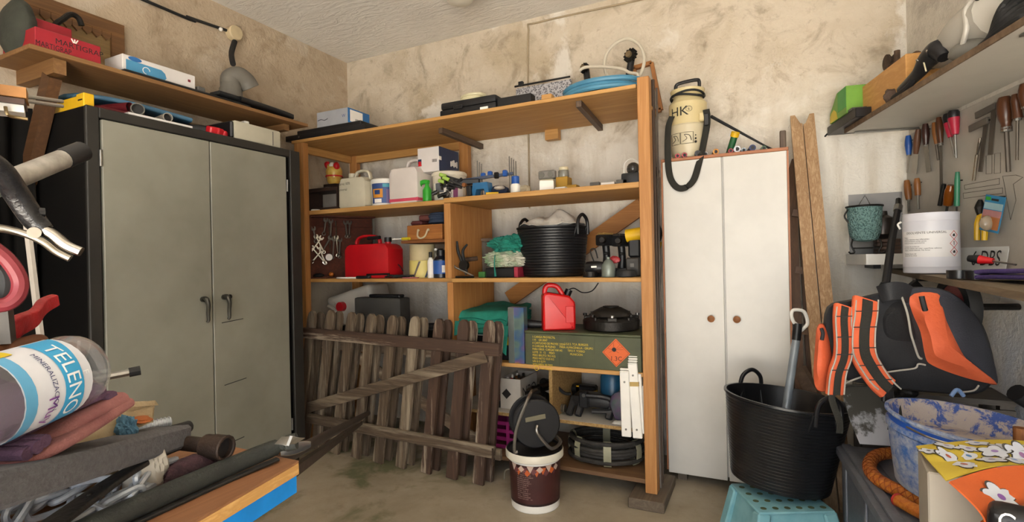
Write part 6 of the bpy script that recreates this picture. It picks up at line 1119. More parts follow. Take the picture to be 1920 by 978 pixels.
# ================================================================ shovel standing in the black tub
tt = 2.28; 
t = thing('shovel', 'shovel with grey shaft and white D handle standing in the black tub', 'shovel', P(1462, 830, tt-.1)); gm = pm('blue_grey_shaft', '8f99a3', .35, .3)
a, b = P(1462, 850, tt-.12), P(1493, 635, tt); MB().tube([a, b], .0165, 14, sm=1).build('shaft', gm, t); MB().tube([b-(b-a)*.01, b+(P(1496, 606, tt)-b)], .0185, 12, sm=1).build('socket', M_BLK, t)
wh = M_WHT; MB().tube([P(*q, tt) for q in ((1492, 640), (1496, 625), (1506, 616), (1514, 606), (1511, 590), (1504, 582), (1488, 581), (1484, 590), (1488, 603), (1497, 610))], .0075, 8).build('grip', wh, t)
MB(axm(a, (a-b).normalized(), RT)).prism([(-.02, -.05), (-.02, .05), (.1, .06), (.16, .02), (.16, -.02), (.1, -.06)], .004).build('blade', M_DK, t)
# ================================================================ step stool and black tub
sz = .225; q = PZ(1478, 932, .225); M = fr((q.x-.03, q.y, 0), 25.7)
st = pm('teal_stool', '7fb0b8', .5, col2='6fa2ac', vsc=15); t = thing('step_stool', 'pale teal plastic step stool with round holes under the black tub', 'stool', M.translation); M0 = M; w, d = .165, .15
m = MB(M); MB(M).box(-w+.02, w-.02, -d+.02, d-.02, sz-.012, sz, .006, 2).build('top', st, t)
for s in ((-1, -1), (-1, 1), (1, -1), (1, 1)): MB(M).bar((s[0]*(w+.0), s[1]*(d+.0), .0), (s[0]*(w-.04), s[1]*(d-.04), sz-.012), .05, .05, (1, 0, 0), .006).build('leg', st, t)
for s in (-1, 1): MB(M @ axm((-w, s*d, 0), (1, 0, 0), (0, -s*.16, 1))).prism([(.03, .06), (2*w-.03, .06), (2*w-.03, sz-.005), (.03, sz-.005)], .006, -.003).build('apron', st, t); MB(M @ axm((s*w, -d, 0), (0, 1, 0), (-s*.16, 0, 1))).prism([(.03, .06), (2*d-.03, .06), (2*d-.03, sz-.005), (.03, sz-.005)], .006, -.003).build('apron', st, t)
hm = pm('stool_hole', '4d5a3c', .7)
for i in range(6):
    for j in range(4): q = (-.115+.046*i, -.1+.063*j); MB(M).lathe([(.0115, sz-.004), (.0115, sz+.0006)], (q[0], q[1], 0), 12).build('hole', hm, t)
R1 = .235; tc_ = P(1458, 940, 2.03); tc_.z = sz+.004
M = Matrix.Translation(V((.045, 2.455, sz+.002))) @ Matrix.Rotation(rad(6), 4, FW) @ Matrix.Rotation(rad(-30), 4, 'Z')
M = Matrix.Translation(UP*.024) @ M
tubm2 = pm('tub_black', '17181b', .3, var=.75)
flextub('flexible_tub', 'large empty black flexible tub tilted on the teal stool', M, R1*.80, R1, .355, 26, .052, tubm2, .0016, ha=(rad(-25), rad(155)))
# ================================================================ grey chest with braided hose
q0, q1 = PZ(1565, 832, .46), PZ(1660, 985, .46); ld = (q0-q1); ld.z = 0; ln = ld.normalized(); side = V((ln.y, -ln.x, 0)); 
A = q1-ln*.75; B_ = q0; L = (B_-A).length; M = axm((A.x, A.y, 0), ln, V((0, 0, 1)))          # local x away, y up, z = x cross y
zs = 1 if V((M[0][2], M[1][2], 0)).dot(side) > 0 else -1; Wd = .55
gc = pm('grey_resin', '6a6e77', .5, col2='5b5f68', vsc=12, bmp=.15); t = thing('storage_chest', 'dark grey resin storage chest along the right wall', 'chest', (A.x+ln.x*L/2+side.x*Wd/2, A.y+ln.y*L/2+side.y*Wd/2, 0))
def cb(x0, x1, y0, y1, s0, s1, n, bv=.006): lo, hi = sorted((s0*zs, s1*zs)); MB(M).box(x0, x1, y0, y1, lo, hi, bv, 2).build(n, gc, t)
cb(.02, L-.02, 0, .425, .018, Wd, 'body'); cb(0, L, .428, .46, 0, Wd, 'lid')
cb(.02, L-.02, .46, .472, .02, .05, 'lid_ridge', .004); 
for k in range(4): cb(L-.12-.28*k, L-.09-.28*k, .02, .41, .012, .017, 'rib', .001)
for k in range(5): cb(.05, L-.05, .461, .464, .1+.1*k, .105+.1*k, 'lid_groove', .0005)
LT = .465
hz = pm('braided_hose', 'a5561c', .4, col2='c47a2a', vsc=60, bmp=.5, bsc=120); hp = [PZ(*q, LT+.02) for q in ((1640, 852), (1670, 843), (1700, 845))]
t = thing('braided_hose', 'orange braided hose looped on the grey chest', 'hose', PZ(1640, 870, LT)); pth = [PZ(1730, 852, LT+.021), PZ(1690, 848, LT+.021), PZ(1645, 853, LT+.021), PZ(1630, 872, LT+.021), PZ(1642, 895, LT+.021), PZ(1675, 915, LT+.021), PZ(1725, 937, LT+.021), PZ(1775, 960, LT+.021)]
MB().tube(pth, .0195, 12, sm=6).build('hose', hz, t)
e = [PZ(1685, 938, LT+.02), PZ(1715, 955, LT+.02), PZ(1760, 978, LT+.02)]; MB().tube(e, .0175, 12).build('loose_end', hz, t); MB().tube([e[0]-(e[1]-e[0])*.12, e[0]], .019, 12, sm=1).build('cut_end', pm('red_cut', 'a8302c', .5), t)
qq = catmull(pth, 6); brd = pm('braid_thread', '8a3f14', .6)
for ph in (0, 1, 2, 3):
    for dr in (1, -1):
        pp = catmull(qq, 3); N = len(pp); o_ = []; x_ = None
        for i in range(N):
            d = (pp[min(i+1, N-1)]-pp[max(i-1, 0)]).normalized(); x_ = UP-d*UP.dot(d); x_.normalize(); yv_ = d.cross(x_); an = dr*i*.32+ph*pi/2; o_.append(pp[i]+(x_*cos(an)+yv_*sin(an))*.0196)
        MB().tube(o_, .0011, 4, sm=1, cap=False).build('braid', brd, t)
# ================================================================ cement-smeared shovel blade behind the chest
tb = 1.9
t = thing('spade_blade', 'grey flat shovel blade smeared with white cement behind the chest', 'shovel', P(1630, 838, tb)); m, nt, bs, tcx = base('cement_steel'); ob_ = tcx.outputs['Object']
nt.links.new(mixc(nt, mapr(nt, math2(nt, 'ADD', nz(nt, ob_, 9, 8, .7), mapr(nt, sepz(nt, ob_), .05, .2, .12, -.12)), .48, .56), lin('55534c'), lin('b9bac0')), bs.inputs['Base Color']); bs.inputs['Roughness'].default_value = .7; bs.inputs['Metallic'].default_value = .2
pol = [P(1572, 722, tb+.06), P(1648, 720, tb+.06), P(1690, 735, tb+.05), P(1705, 838, tb-.05), P(1612, 832, tb-.05), P(1590, 790, tb)]
M = axm(pol[4], pol[3]-pol[4], pol[1]-pol[4]); iv = M.inverted(); m2 = MB(M); m2.prism([((iv @ p).x, (iv @ p).y) for p in pol], .004); m2.build('blade', m, t); MB().tube([P(1574, 724, tb+.05), P(1650, 722, tb+.05), P(1690, 737, tb+.04)], .004, 6, sm=1).build('rolled_edge', M_STEEL, t)
MB().tube([P(1675, 745, tb+.03), P(1700, 735, tb-.02), P(1712, 745, tb-.04)], .03, 12, radii=[.028, .034, .02]).build('socket', M_DK, t)
# ================================================================ blue plaster bucket
bq = 1.5; cc = P(1822, 792, bq); M = Matrix.Translation(cc) @ Matrix.Rotation(rad(5), 4, FW) @ Matrix.Rotation(rad(4), 4, RT); Rb = .2; hb_ = .215
m, nt, bs, tcx = base('plastered_blue'); ob_ = tcx.outputs['Object']
nt.links.new(mixc(nt, mapr(nt, nz(nt, ob_, 14, 9, .75), .4, .58, 0, .92), lin('3560a2'), lin('a9adb5')), bs.inputs['Base Color']); bs.inputs['Roughness'].default_value = .75; bump(nt, bs, nz(nt, ob_, 40, 8), .4)
m_in, nt, bs, tcx = base('plaster_crust'); ob_ = tcx.outputs['Object']
nt.links.new(mixc(nt, mapr(nt, nz(nt, ob_, 16, 9, .75, .4), .5, .56), lin('b0a49c'), lin('41599a')), bs.inputs['Base Color']); bs.inputs['Roughness'].default_value = .9; bump(nt, bs, nz(nt, ob_, 30, 8), .6)
t = thing('plaster_bucket', 'blue builder bucket crusted with dried plaster on the grey chest', 'bucket', cc-UP*hb_)
MB(M).lathe([(Rb*.78, -hb_), (Rb*.8, -hb_+.004), (Rb*.95, -.07), (Rb*.96, -.05), (Rb*1.0, -.045), (Rb*1.0, -.03), (Rb*.97, -.028), (Rb*.985, -.006), (Rb*1.03, -.004), (Rb*1.03, .003), (Rb*.985, .004)], n=44, cap=False).build('shell', m, t)
MB(M).lathe([(Rb*.984, .0035), (Rb*.94, -.04), (Rb*.9, -.07), (.001, -.075)], n=44, cap=False).build('crust', m_in, t); MB(M).lathe([(Rb*.972, -.03), (Rb*.982, -.012)], n=44, cap=False).build('rim_band', pm('clean_blue', '1f55b4', .4), t)
for i in range(5): MB(M).blob((.09*cos(i*1.9), .09*sin(i*1.9), -.07), (.06, .05, .012), .3, 4, i, 2).build('plaster_lump', m_in, t)
MB().tube([P(1700, 800, bq-.1), P(1760, 826, bq-.2), P(1860, 846, bq-.22), P(1935, 850, bq-.12)], .003, 6).build('bail', M_STEEL, t); q = P(1912, 815, bq-.1); MB().tube([q-RT*.0+UP*.02, q+RT*.0-UP*.03], .014, 10, sm=1).build('bail_grip', wood('knob_wood', 'a06a3a', '7d4a22', 'z'), t)
c = P(1795, 742, bq+.14); MB().tube([c-RT*.02, c+UP*.02, c+RT*.02], .006, 8).build('bail_eye', pm('clean_blue2', '6a86b0', .5), t)
# ================================================================ floral cloth over a carton, black helmet bag
tq = 1.05; zq = LT+.001; CT = .745
t = thing('cardboard_box', 'pale grey carton under the floral cloth', 'carton', PZ(1790, 880, CT)); cbm = pm('pale_carton', 'a39b8e', .8, var=.92); t.location.z = zq
a = PZ(1739, 884, CT); M = axm((a.x, a.y, 0), V((1, -.1, 0)), UP); lo, hi = (0, -.14) if V(M.to_3x3().col[2]).dot(FW) < 0 else (0, .14); MB(M).box(0, .13, zq, CT, *sorted((lo, hi)), .003).build('box', cbm, t)
fo = pm('orange_lining', 'd2622a', .9, var=.9, bmp=.2, bsc=300); fy_ = pm('yellow_print', 'c9b03a', .9, var=.93, bmp=.2, bsc=300); pt_ = pm('flower_white', 'c9cdd6', .9, var=.95); dl = pm('flower_outline', '4a4540', .9)
def cl(u, v):          # lies on the carton, u across, v towards the lens
    px = 1718+250*u+v*(56-20*u); py = 838-12*sin(u*2.6)+v*(64-8*u-14*sin(u*pi)); return PZ(px, py, CT+.009+.004*sin(u*11+v*3)+.003*sin(v*9-u*4))
t = thing('floral_cloth', 'yellow cloth with white daisies and an orange underside, lower right', 'cloth', cl(.5, .5)-UP*.01)
MB().grid(cl, 30, 18, .003).build('printed_side', fy_, t)
def fl(u, v):          # hangs over the front edge of the carton
    p0 = cl(u, 1); px, py = 1832+130*u, 990-62*(u**.7)-8*sin(u*pi); p1 = P(px, py, (p0-CAM).dot(FW)-.035-.03*(1-u)); q = p0.lerp(p1, v); return q-FW*(.035*sin(v*pi)+.006)
MB().grid(fl, 24, 12, .003).build('folded_hem', fo, t)
hem = [fl(k/12, 1) for k in range(13)]; MB().tube(hem, .006, 8, sm=3).build('hem_roll', pm('hem_edge', 'd98a45', .9), t)
MB().tube([fl(k/12, 1)-UP*.012+FW*.006 for k in range(13)], .009, 8, sm=3).build('hem_roll', fo, t)
def daisy(u, v, s, ctr, fnc=cl, rot=0, o_=.004):
    s *= 1.3
    p = V(fnc(u, v)); du = (V(fnc(u+.01, v))-p).normalized(); dv = (V(fnc(u, v+.01))-p); dv = (dv-du*dv.dot(du)).normalized(); n_ = du.cross(dv); n_ = n_ if n_.dot(CAM-p) > 0 else -n_
    for big, mt, of in ((1.13, dl, o_), (1, pt_, o_+.0008)):
        m = MB(); poly = []
        for k in range(40): th = 2*pi*k/40+rot; rr = s*(.62+.38*abs(cos(2.5*th)))*big; q = p+du*(rr*cos(th))+dv*(rr*sin(th))+n_*of; poly.append(q)
        m.face(m.vs(poly)); ds = m.build('daisy', mt, t) if of == o_ else (m.build('petals', mt, ds), ds)[1]
    m = MB(); m.face(m.vs([p+du*(s*.22*cos(k*pi/6))+dv*(s*.22*sin(k*pi/6))+n_*(o_+.0016) for k in range(12)])); m.build('daisy_centre', pm('centre_'+ctr, ctr, .9), ds)
for i, (u, v, s, ct) in enumerate(((.2, .12, .018, 'a89ab0'), (.43, .14, .02, '6f8ac0'), (.33, .3, .017, '9a86b0'), (.14, .42, .02, 'b5604a'), (.28, .55, .019, '5a86b8'), (.5, .5, .022, '9a80b8'), (.62, .32, .022, 'a890b0'), (.68, .62, .026, '9a6f9a'), (.86, .3, .022, 'a89880'), (.2, .78, .022, 'b5604a'), (.42, .8, .02, 'a89ab0'), (.9, .65, .022, 'a89ab0'), (.58, .86, .019, '6f8ac0'), (.78, .88, .02, 'a89ab0'), (.05, .2, .014, '55504a'), (.97, .1, .018, 'a89ab0'))): daisy(u, v, s, ct, rot=i*.7)
daisy(.22, .42, .024, '8a5fa8', fl, .3)
q = P(1850, 950, .9); M = axm(q, V((.96, -.285, 0)), UP); k = 1 if V(M.to_3x3().col[2]).dot(FW) > 0 else -1
t = thing('gear_bag', 'black gear bag with a white emblem under the floral cloth, photo corner', 'bag', (q.x, q.y, zq)); m = MB(M); m.box(0, .2, zq-q.z, 0, *sorted((0, k*.06)), .02, 3); m.build('body', M_BLK, t)
text(t, 'G', .042, M_PAPER, P(1862, 982, .893)-FW*.004, V((.96, -.285, -.25)), V((.2, -.06, 1)), sx=.75)
one(MB().tube([P(1905, 735, 1.75), P(1925, 748, 1.75), P(1945, 760, 1.75)], .03, 12, sm=1), 'rubber_hose', M_RUB, 'end of a thick black ribbed hose at the right photo edge', 'hose')
# ================================================================ orange and black backpack
bt_ = 1.8; bk = pm('black_nylon', '1d1e22', .7, col2='17181b', vsc=10, bmp=.15, bsc=200); gn_ = pm('charcoal_nylon', '30323b', .75, col2='282a32', vsc=8, bmp=.15, bsc=200); orr = pm('orange_nylon', 'd4623a', .7, col2='c2542f', vsc=8, bmp=.25, bsc=60); pipg = pm('grey_piping', 'a39e94', .6)
BPC = P(1690, 650, bt_+.1)
t = thing('backpack', 'large orange and black rucksack lying on the clutter under the right bench', 'backpack', BPC-UP*.2)
def bp(px, py, o_=0): return P(px, py, bt_-o_)
def hull(pts_front, dep, mt, name, puff=.04, nseg=3):
    """pillow body: outline facing the lens, bulging toward it and closed behind"""
    n = len(pts_front); pf = catmull([V((*p, 0)) for p in pts_front], 4, True); ctr = sum(pf, V((0, 0, 0)))/len(pf); m = MB(); rings = []
    for s, o_ in ((1, -dep), (1.0, -.02), (.97, .02*puff/.04), (.85, .6*puff), (.6, .9*puff), (.25, puff), (.02, puff*1.02)): rings.append(m.vs([bp(ctr.x+(p.x-ctr.x)*s, ctr.y+(p.y-ctr.y)*s, o_) for p in pf]))
    for a_, b_ in zip(rings, rings[1:]): m.skin(a_, b_)
    m.face(rings[0][::-1]); m.face(rings[-1]); return m.build(name, mt, t)
hull([(1550, 575), (1600, 560), (1650, 548), (1700, 540), (1760, 545), (1820, 580), (1850, 625), (1868, 700), (1862, 716), (1830, 738), (1740, 735), (1640, 722), (1560, 700), (1545, 640)], .09, bk, 'main_compartment', .05)
hull([(1688, 546), (1745, 538), (1790, 552), (1828, 590), (1852, 640), (1870, 705), (1862, 718), (1800, 690), (1750, 640), (1718, 600)], .1, gn_, 'side_panel', .075)
hull([(1652, 580), (1680, 562), (1704, 570), (1720, 600), (1730, 648), (1690, 652), (1655, 640), (1645, 610)], .02, pm('mesh_black', '141417', .9, bmp=.5, bsc=400), 'mesh_panel', .065)
hull([(1703, 554), (1757, 547), (1772, 580), (1800, 640), (1822, 680), (1868, 716), (1855, 720), (1800, 706), (1748, 686), (1732, 668), (1722, 620)], .05, orr, 'front_pocket', .095)
hull([(1532, 612), (1545, 608), (1556, 640), (1562, 690), (1556, 722), (1545, 734), (1530, 728), (1525, 700), (1528, 650)], .08, orr, 'hip_pad', .06)
MB().tube([bp(1540, 615, .064), bp(1543, 625, .066), bp(1541, 637, .064)], .006, 6).build('slot', bk, t); MB().tube([bp(1728, 555, .1), bp(1731, 568, .104), bp(1735, 582, .102)], .008, 6).build('slot', bk, t)
def strap(pts, w, label):
    cp = [bp(*p) for p in pts]; d = strip(MB(), cp, w, .022, RT, .009).build('shoulder_strap', orr, t); strip(MB(), [p-FW*.013 for p in cp], w*.42, .004, RT, .0015).build('webbing', sp_, d)
    for s in (-1, 1): MB().tube([p-FW*.011+RT*(s*w*.47) for p in cp], .0028, 5, sm=4).build('piping', pipg, d)
    q = catmull(cp, 4)
    for k in range(3, len(q)-2, 4): MB().tube([q[k]-FW*.0125-RT*w*.48, q[k]-FW*.0145, q[k]-FW*.0125+RT*w*.48], .002, 4, sm=1).build('seam', bk, d)
strap(((1622, 562, .06), (1620, 590, .085), (1616, 620, .09), (1617, 660, .09), (1632, 690, .085), (1650, 715, .09), (1664, 728, .095)), .078, 'a'); strap(((1580, 574, .06), (1578, 600, .08), (1580, 640, .085), (1578, 670, .085), (1568, 700, .085), (1564, 738, .08)), .055, 'b')
for pts in (((1658, 722, .1), (1670, 745, .1), (1682, 760, .12), (1688, 800, .14), (1700, 850, .2), (1706, 905, .26)), ((1664, 725, .1), (1672, 748, .1), (1676, 770, .1), (1670, 806, .1)), ((1562, 732, .085), (1560, 750, .09), (1574, 790, .09), (1574, 812, .09))): strip(MB(), [bp(*p) for p in pts], .022, .003, RT, .001).build('webbing_end', sp_, t)
q = bp(1664, 742, .1); MB(axm(q, RT, UP)).box(-.018, .018, -.02, .02, -.008, .008, .004).build('buckle', M_BLK, t)
MB().tube([bp(*p) for p in ((1686, 543, .03), (1694, 565, .075), (1702, 590, .085), (1708, 625, .09), (1714, 645, .09), (1722, 668, .085), (1728, 672, .08))], .0035, 6).build('zip', pipg, t); MB().tube([bp(*p) for p in ((1575, 722, .05), (1620, 705, .06), (1680, 695, .06), (1715, 690, .065), (1722, 682, .07), (1735, 684, .07))], .003, 6).build('piping', pipg, t); MB().tube([bp(*p) for p in ((1795, 735, .04), (1825, 732, .05), (1835, 722, .05))], .003, 6).build('piping', pipg, t)
strip(MB(), [bp(1650, 552, .03), bp(1668, 546, .06), bp(1690, 545, .06), bp(1705, 552, .05)], .06, .008, UP, .003).build('grab_panel', bk, t)
# support under the rucksack: lumber crate on the floor behind the chest
q = P(1720, 745, bt_+.1); t = thing('wooden_crate', 'rough wooden crate on the floor under the rucksack', 'crate', (q.x, q.y, 0)); cw2 = wood('grey_plank', '5f564d', '4b443d', 'z')
x0, x1, y0_, y1_ = .34, .8, q.y+.09, q.y+.3; zc = .665
for x_ in (x0, x1-.04):
    for y_ in (y0_, y1_-.04): MB().box(x_, x_+.04, y_, y_+.04, 0, zc-.02).build('post', cw2, t)
for k in range(4): MB().box(x0, x1, y0_-.012, y0_-.001, .05+.16*k, .15+.16*k).build('slat', wood('grey_plank', '5f564d', '4b443d', 'x'), t)
MB().box(x0, x1, y0_-.012, y1_, zc-.019, zc).build('top', wood('grey_plank', '5f564d', '4b443d', 'x'), t)
# ================================================================ right bench
b1, b2 = PY(1668, 503, 3.15), PZ(1925, 549, 1.095); bz = 1.115
f1, f2 = b1, b2; e2 = f2+(f2-f1).normalized()*.5; w1 = WC-WD*.0; 
bwood = wood('bench_board', '85765f', '6b5d49', 'y', 1, .8, .3)
t = thing('wall_bench', 'rough board bench along the right wall', 'bench', (.8, 2.2, 1.08)); n1 = V((f1.x, f1.y)); 
def onwall(p): s = (p-WC).dot(WD); return WC+WD*s+WN*.002
Wf, We = onwall(V((f1.x, f1.y, 0))), onwall(V((e2.x, e2.y, 0)))
m = MB(); pl4 = [(f1.x, f1.y, f1.z), (e2.x, e2.y, e2.z), (We.x, We.y, e2.z), (Wf.x, Wf.y, f1.z)]; a_ = m.vs(pl4); b_ = m.vs([(x_, y_, z_-.022) for x_, y_, z_ in pl4]); m.skin(a_, b_); m.face(a_); m.face(b_[::-1]); m.build('board', bwood, t)
q = onwall(V((.9, 1.9, 0))); 
for s in (.5, 1.3): p = WC+WD*s; k = (f1.z-.05); MB().bar((p+WN*.002)+UP*(k-.25), p+WN*.22+UP*(k+.0), .03, .03).build('bracket', M_DK, t); MB().bar(p+WN*.01+UP*(k+.012), p+WN*.2+UP*(k+.012), .03, .012).build('bracket_arm', M_DK, t)
def BZ_(p): s = ((p-f1).dot((e2-f1)))/((e2-f1).length_squared); return f1.z+(e2.z-f1.z)*s
# white ledge at the far end
wx0 = PY(1589, 490, 3.2).x; lzt = PY(1640, 476, 3.05).z; t = thing('white_ledge', 'thick white shelf piece in the corner at the end of the bench', 'shelf', (.5, 3.1, lzt-.05)); L0 = PY(1624, 490, 2.93)
MB().prism([(L0.x, 2.93), (PY(1700, 490, 2.93).x+.05, 2.93), (xr(3.0)-.004, 3.0), (xr(3.24)-.004, 3.24), (wx0, 3.24), (wx0+.0, 3.18)], .05, lzt-.05).build('board', M_WHT, t); MB().box(wx0+.08, wx0+.11, 3.0, 3.24, lzt-.07, lzt-.051).build('bracket', M_DK, t)
# metal sheet on the back wall above the ledge
s0, s1 = PY(1592, 420, YB-.004), PY(1697, 420, YB-.004); zt = PY(1645, 362, YB-.004).z; one(MB().box(s0.x, s1.x-.01, YB-.006, YB-.001, lzt+.001, zt), 'metal_sheet', pm('brushed_sheet', '6d6a66', .42, .8, var=.85, vsc=4), 'reflective grey metal sheet in the corner behind the mesh lantern', 'sheet')
# green mesh lantern
ly = 3.08; c = PY(1621, 420, ly); k = (c-CAM).dot(FW)/FPX; t = thing('mesh_basket', 'small green wire mesh basket on curled feet in the corner', 'basket', (c.x, ly, lzt)); ZL = lambda py: PY(1621, py, ly).z
m, nt, bs, tcx = base('green_mesh'); w_ = nt.nodes.new('ShaderNodeTexVoronoi'); w_.inputs['Scale'].default_value = 130; nt.links.new(tcx.outputs['Object'], w_.inputs[0]); nt.links.new(ramp(nt, w_.outputs['Distance'], [(.2, '3d5c5a'), (.55, '6f908d')]), bs.inputs['Base Color']); bs.inputs['Roughness'].default_value = .8; bump(nt, bs, w_.outputs['Distance'], .8)
MB().lathe([(.012, ZL(453)), (20*k, ZL(450)), (25*k, ZL(438)), (27*k, ZL(420)), (28.5*k, ZL(388)), (27*k, ZL(388)), (24*k, ZL(435)), (.012, ZL(448))], (c.x, ly, 0), 26, cap=False).build('mesh', m, t)
MB().tube([(c.x+29*k*cos(q*pi/8), ly+29*k*sin(q*pi/8), ZL(387)) for q in range(16)], .005, 6, True, 1).build('rim', M_DK, t); MB().tube([PY(*q, ly-.02) for q in ((1594, 389), (1585, 400), (1584, 408), (1593, 419))], .004, 6, sm=2).build('handle', M_DK, t)
for s in (-1, 1): MB().tube([(c.x+s*.055, ly-.03, ZL(448)), (c.x+s*.062, ly-.04, ZL(460)), (c.x+s*.05, ly-.04, lzt+.012), (c.x+s*.065, ly-.045, lzt+.005), (c.x+s*.075, ly-.045, lzt+.014)], .004, 6).build('foot', M_DK, t)
MB().tube([(c.x-.055, ly-.035, ZL(465)), (c.x+.055, ly-.035, ZL(465))], .004, 6, sm=1).build('foot', M_DK, t); MB().tube([PY(1608, 387, ly), PY(1622, 366, ly), PY(1634, 387, ly)], .0025, 5, sm=1).build('hanger', M_STEEL, t)
# slatted cigar-style box and black jar behind the pole
bx0, bx1 = PY(1645, 465, 3.08).x, PY(1690, 465, 3.08).x; t = thing('wooden_box', 'dark brown slatted wooden box on the white ledge', 'box', (bx0, 3.12, lzt))
for k in range(4): MB().box(bx0, bx1, 3.08, 3.18, lzt+.001+.0185*k, lzt+.0175+.0185*k, .002).build('slat', wood('dark_slat', '503626', '3f2a1d', 'x'), t)
c = PY(1672, 420, 3.1); zz = lzt+.077; t = thing('dark_flask', 'dark round metal flask on the slatted box', 'flask', (c.x-.03, 3.13, zz)); MB().lathe([(.03, zz), (.05, zz+.02), (.055, zz+.06), (.045, zz+.1), (.02, zz+.115), (.018, zz+.135)], (c.x-.03, 3.13, 0)).build('body', pm('dark_flask', '3b3430', .3, .6), t)
# black post (umbrella pole) running down in front
a, b = PY(1683, 395, 2.88), PY(1657, 560, 2.6); t = thing('umbrella', 'closed black umbrella pole leaning in the corner, grip downward', 'umbrella', b); b2_ = P(1652, 600, 2.35); MB().tube([a, PY(1672, 450, 2.8), b], .0145, 10, sm=1, radii=[.013, .015, .016]).build('pole', M_BLK, t); d = (b-a).normalized(); MB().tube([b-d*.075, b+d*.1], .021, 12, sm=1).build('grip', M_RUB, t)
for kk in range(6): p = b-d*(.065-.022*kk); x_ = d.orthogonal().normalized(); y_ = d.cross(x_); MB().tube([p+x_*(.0212*cos(j*pi/6))+y_*(.0212*sin(j*pi/6)) for j in range(12)], .003, 5, True, 1).build('grip_ring', M_RUB, t)
MB().tube([a, a-d*.03], .017, 10, sm=1).build('collar', M_STEEL, t); MB().tube([a-d*.03, a-d*.07+V((.0, .02, 0))], .012, 8, sm=1).build('tip', M_DK, t)
# white tin with label on the bench
c0 = PP(1746, 497, WC+WN*.17, WN); yb_ = c0.y; kk = (c0-CAM).dot(FW)/FPX; r = 42.5*kk; zb = BZ_(c0)+.001; c = V((c0.x, c0.y, 0)); hh = 111*kk
t = thing('metal_drum', 'white metal tin with a printed hazard label on the right bench', 'tin', (c.x, c.y, zb)); wt_ = pm('white_enamel', 'd3d3da', .35, var=.96)
MB().lathe([(r*.97, zb), (r, zb+.003), (r, zb+hh*.1), (r*1.012, zb+hh*.11), (r, zb+hh*.12), (r, zb+hh*.86), (r*1.012, zb+hh*.87), (r, zb+hh*.885), (r, zb+hh*.985), (r*1.015, zb+hh*.99), (r*1.015, zb+hh), (r*.97, zb+hh), (r*.96, zb+hh*.93), (.001, zb+hh*.93)], c, 44).build('drum', wt_, t)
VT = math.atan2(-c.y, -c.x)
def tw_(a0, f0, o_=.0012): return lambda u, v: V((c.x+(r+o_)*cos(a0+u/r), c.y+(r+o_)*sin(a0+u/r), zb+hh*f0+v))
MB().grid(lambda u, v: V((c.x+(r+.0006)*cos(VT-1.25+2.35*u), c.y+(r+.0006)*sin(VT-1.25+2.35*u), zb+hh*(.27+.43*v))), 26, 1).build('label', pm('label_paper', 'e0dedd', .5, var=.98), t); LB_ = [o_ for o_ in t.children if o_.name.startswith('label')][0]
text(LB_, 'DISOLVENTE UNIVERSAL', .0125, M_INK, fn=tw_(VT-.95, .655), sx=1.02)
for kq, s in enumerate(('Peligro:', 'Liquido y vapores muy inflamables', 'Provoca irritacion ocular grave', 'Puede provocar somnolencia', '', 'Consejos de prudencia', 'Mantener alejado del calor, superficies calientes', 'chispas y llamas abiertas. No fumar', '', 'Mantener fuera del', 'alcance de los ninos')): 
    if s: text(LB_, s, .0075, M_INK, fn=tw_(VT-1.1, .585-.03*kq), sx=.95)
for kq in range(3):
    s = .017; B = tw_(VT+.86, .62-.135*kq, .0012); m = MB(); m.tube([B(0, s), B(s, 0), B(0, -s), B(-s, 0)], .0012, 4, True, 1); m.build('hazard_mark', M_RED, LB_); m = MB(); m.face(m.vs([B(.004, .006), B(.006, -.005), B(-.006, -.005), B(-.004, .004)])) if kq != 1 else m.face(m.vs([B(.0018, .009), B(.0012, -.007), B(-.0012, -.007), B(-.0018, .009)])); m.build('hazard_mark', M_INK, LB_)
e = V((cos(VT-1.5), sin(VT-1.5), 0)); q = c+e*(r+.002)+UP*(zb+hh*.88); MB().tube([q, q+e*.012-UP*.01, q-UP*.03+e*.004], .004, 6).build('handle_ear', M_WHT, t)
# number plate leaning on the wall
p0, p1 = PW(1790, 500, .015), PW(1893, 500, .015); zb2 = BZ_((p0+p1)/2)+.002
t = thing('number_plate', 'white number plate with black characters 6 DBS behind the tin', 'number plate', ((p0.x+p1.x)/2, (p0.y+p1.y)/2, zb2)); d = WD; hp_ = PW(1850, 455, .015).z-zb2; A_ = WC+WD*((p1-WC).dot(WD)); a = V((A_.x, A_.y, zb2))+WN*.03; Lp = .52
M = axm(a-WD*0, -WD, UP+WN*-.15); sN = 1 if V(M.to_3x3().col[2]).dot(WN) > 0 else -1
m = MB(axm(a, -WD, UP-WN*.15)); lo, hi = (0, .002); m.prism(rrect(Lp, .115, .01), .002); 
for v in m.bm.verts: v.co += (-WD*(Lp/2) + (UP-WN*.15)*.0575)
m.build('plate', pm('plate_white', 'd6d6d2', .4, var=.96), t)
text(t, '6 DBS', .085, M_INK, a-WD*.015+UP*.028+WN*.006, WD, UP-WN*.15, align='RIGHT', sx=.82); 
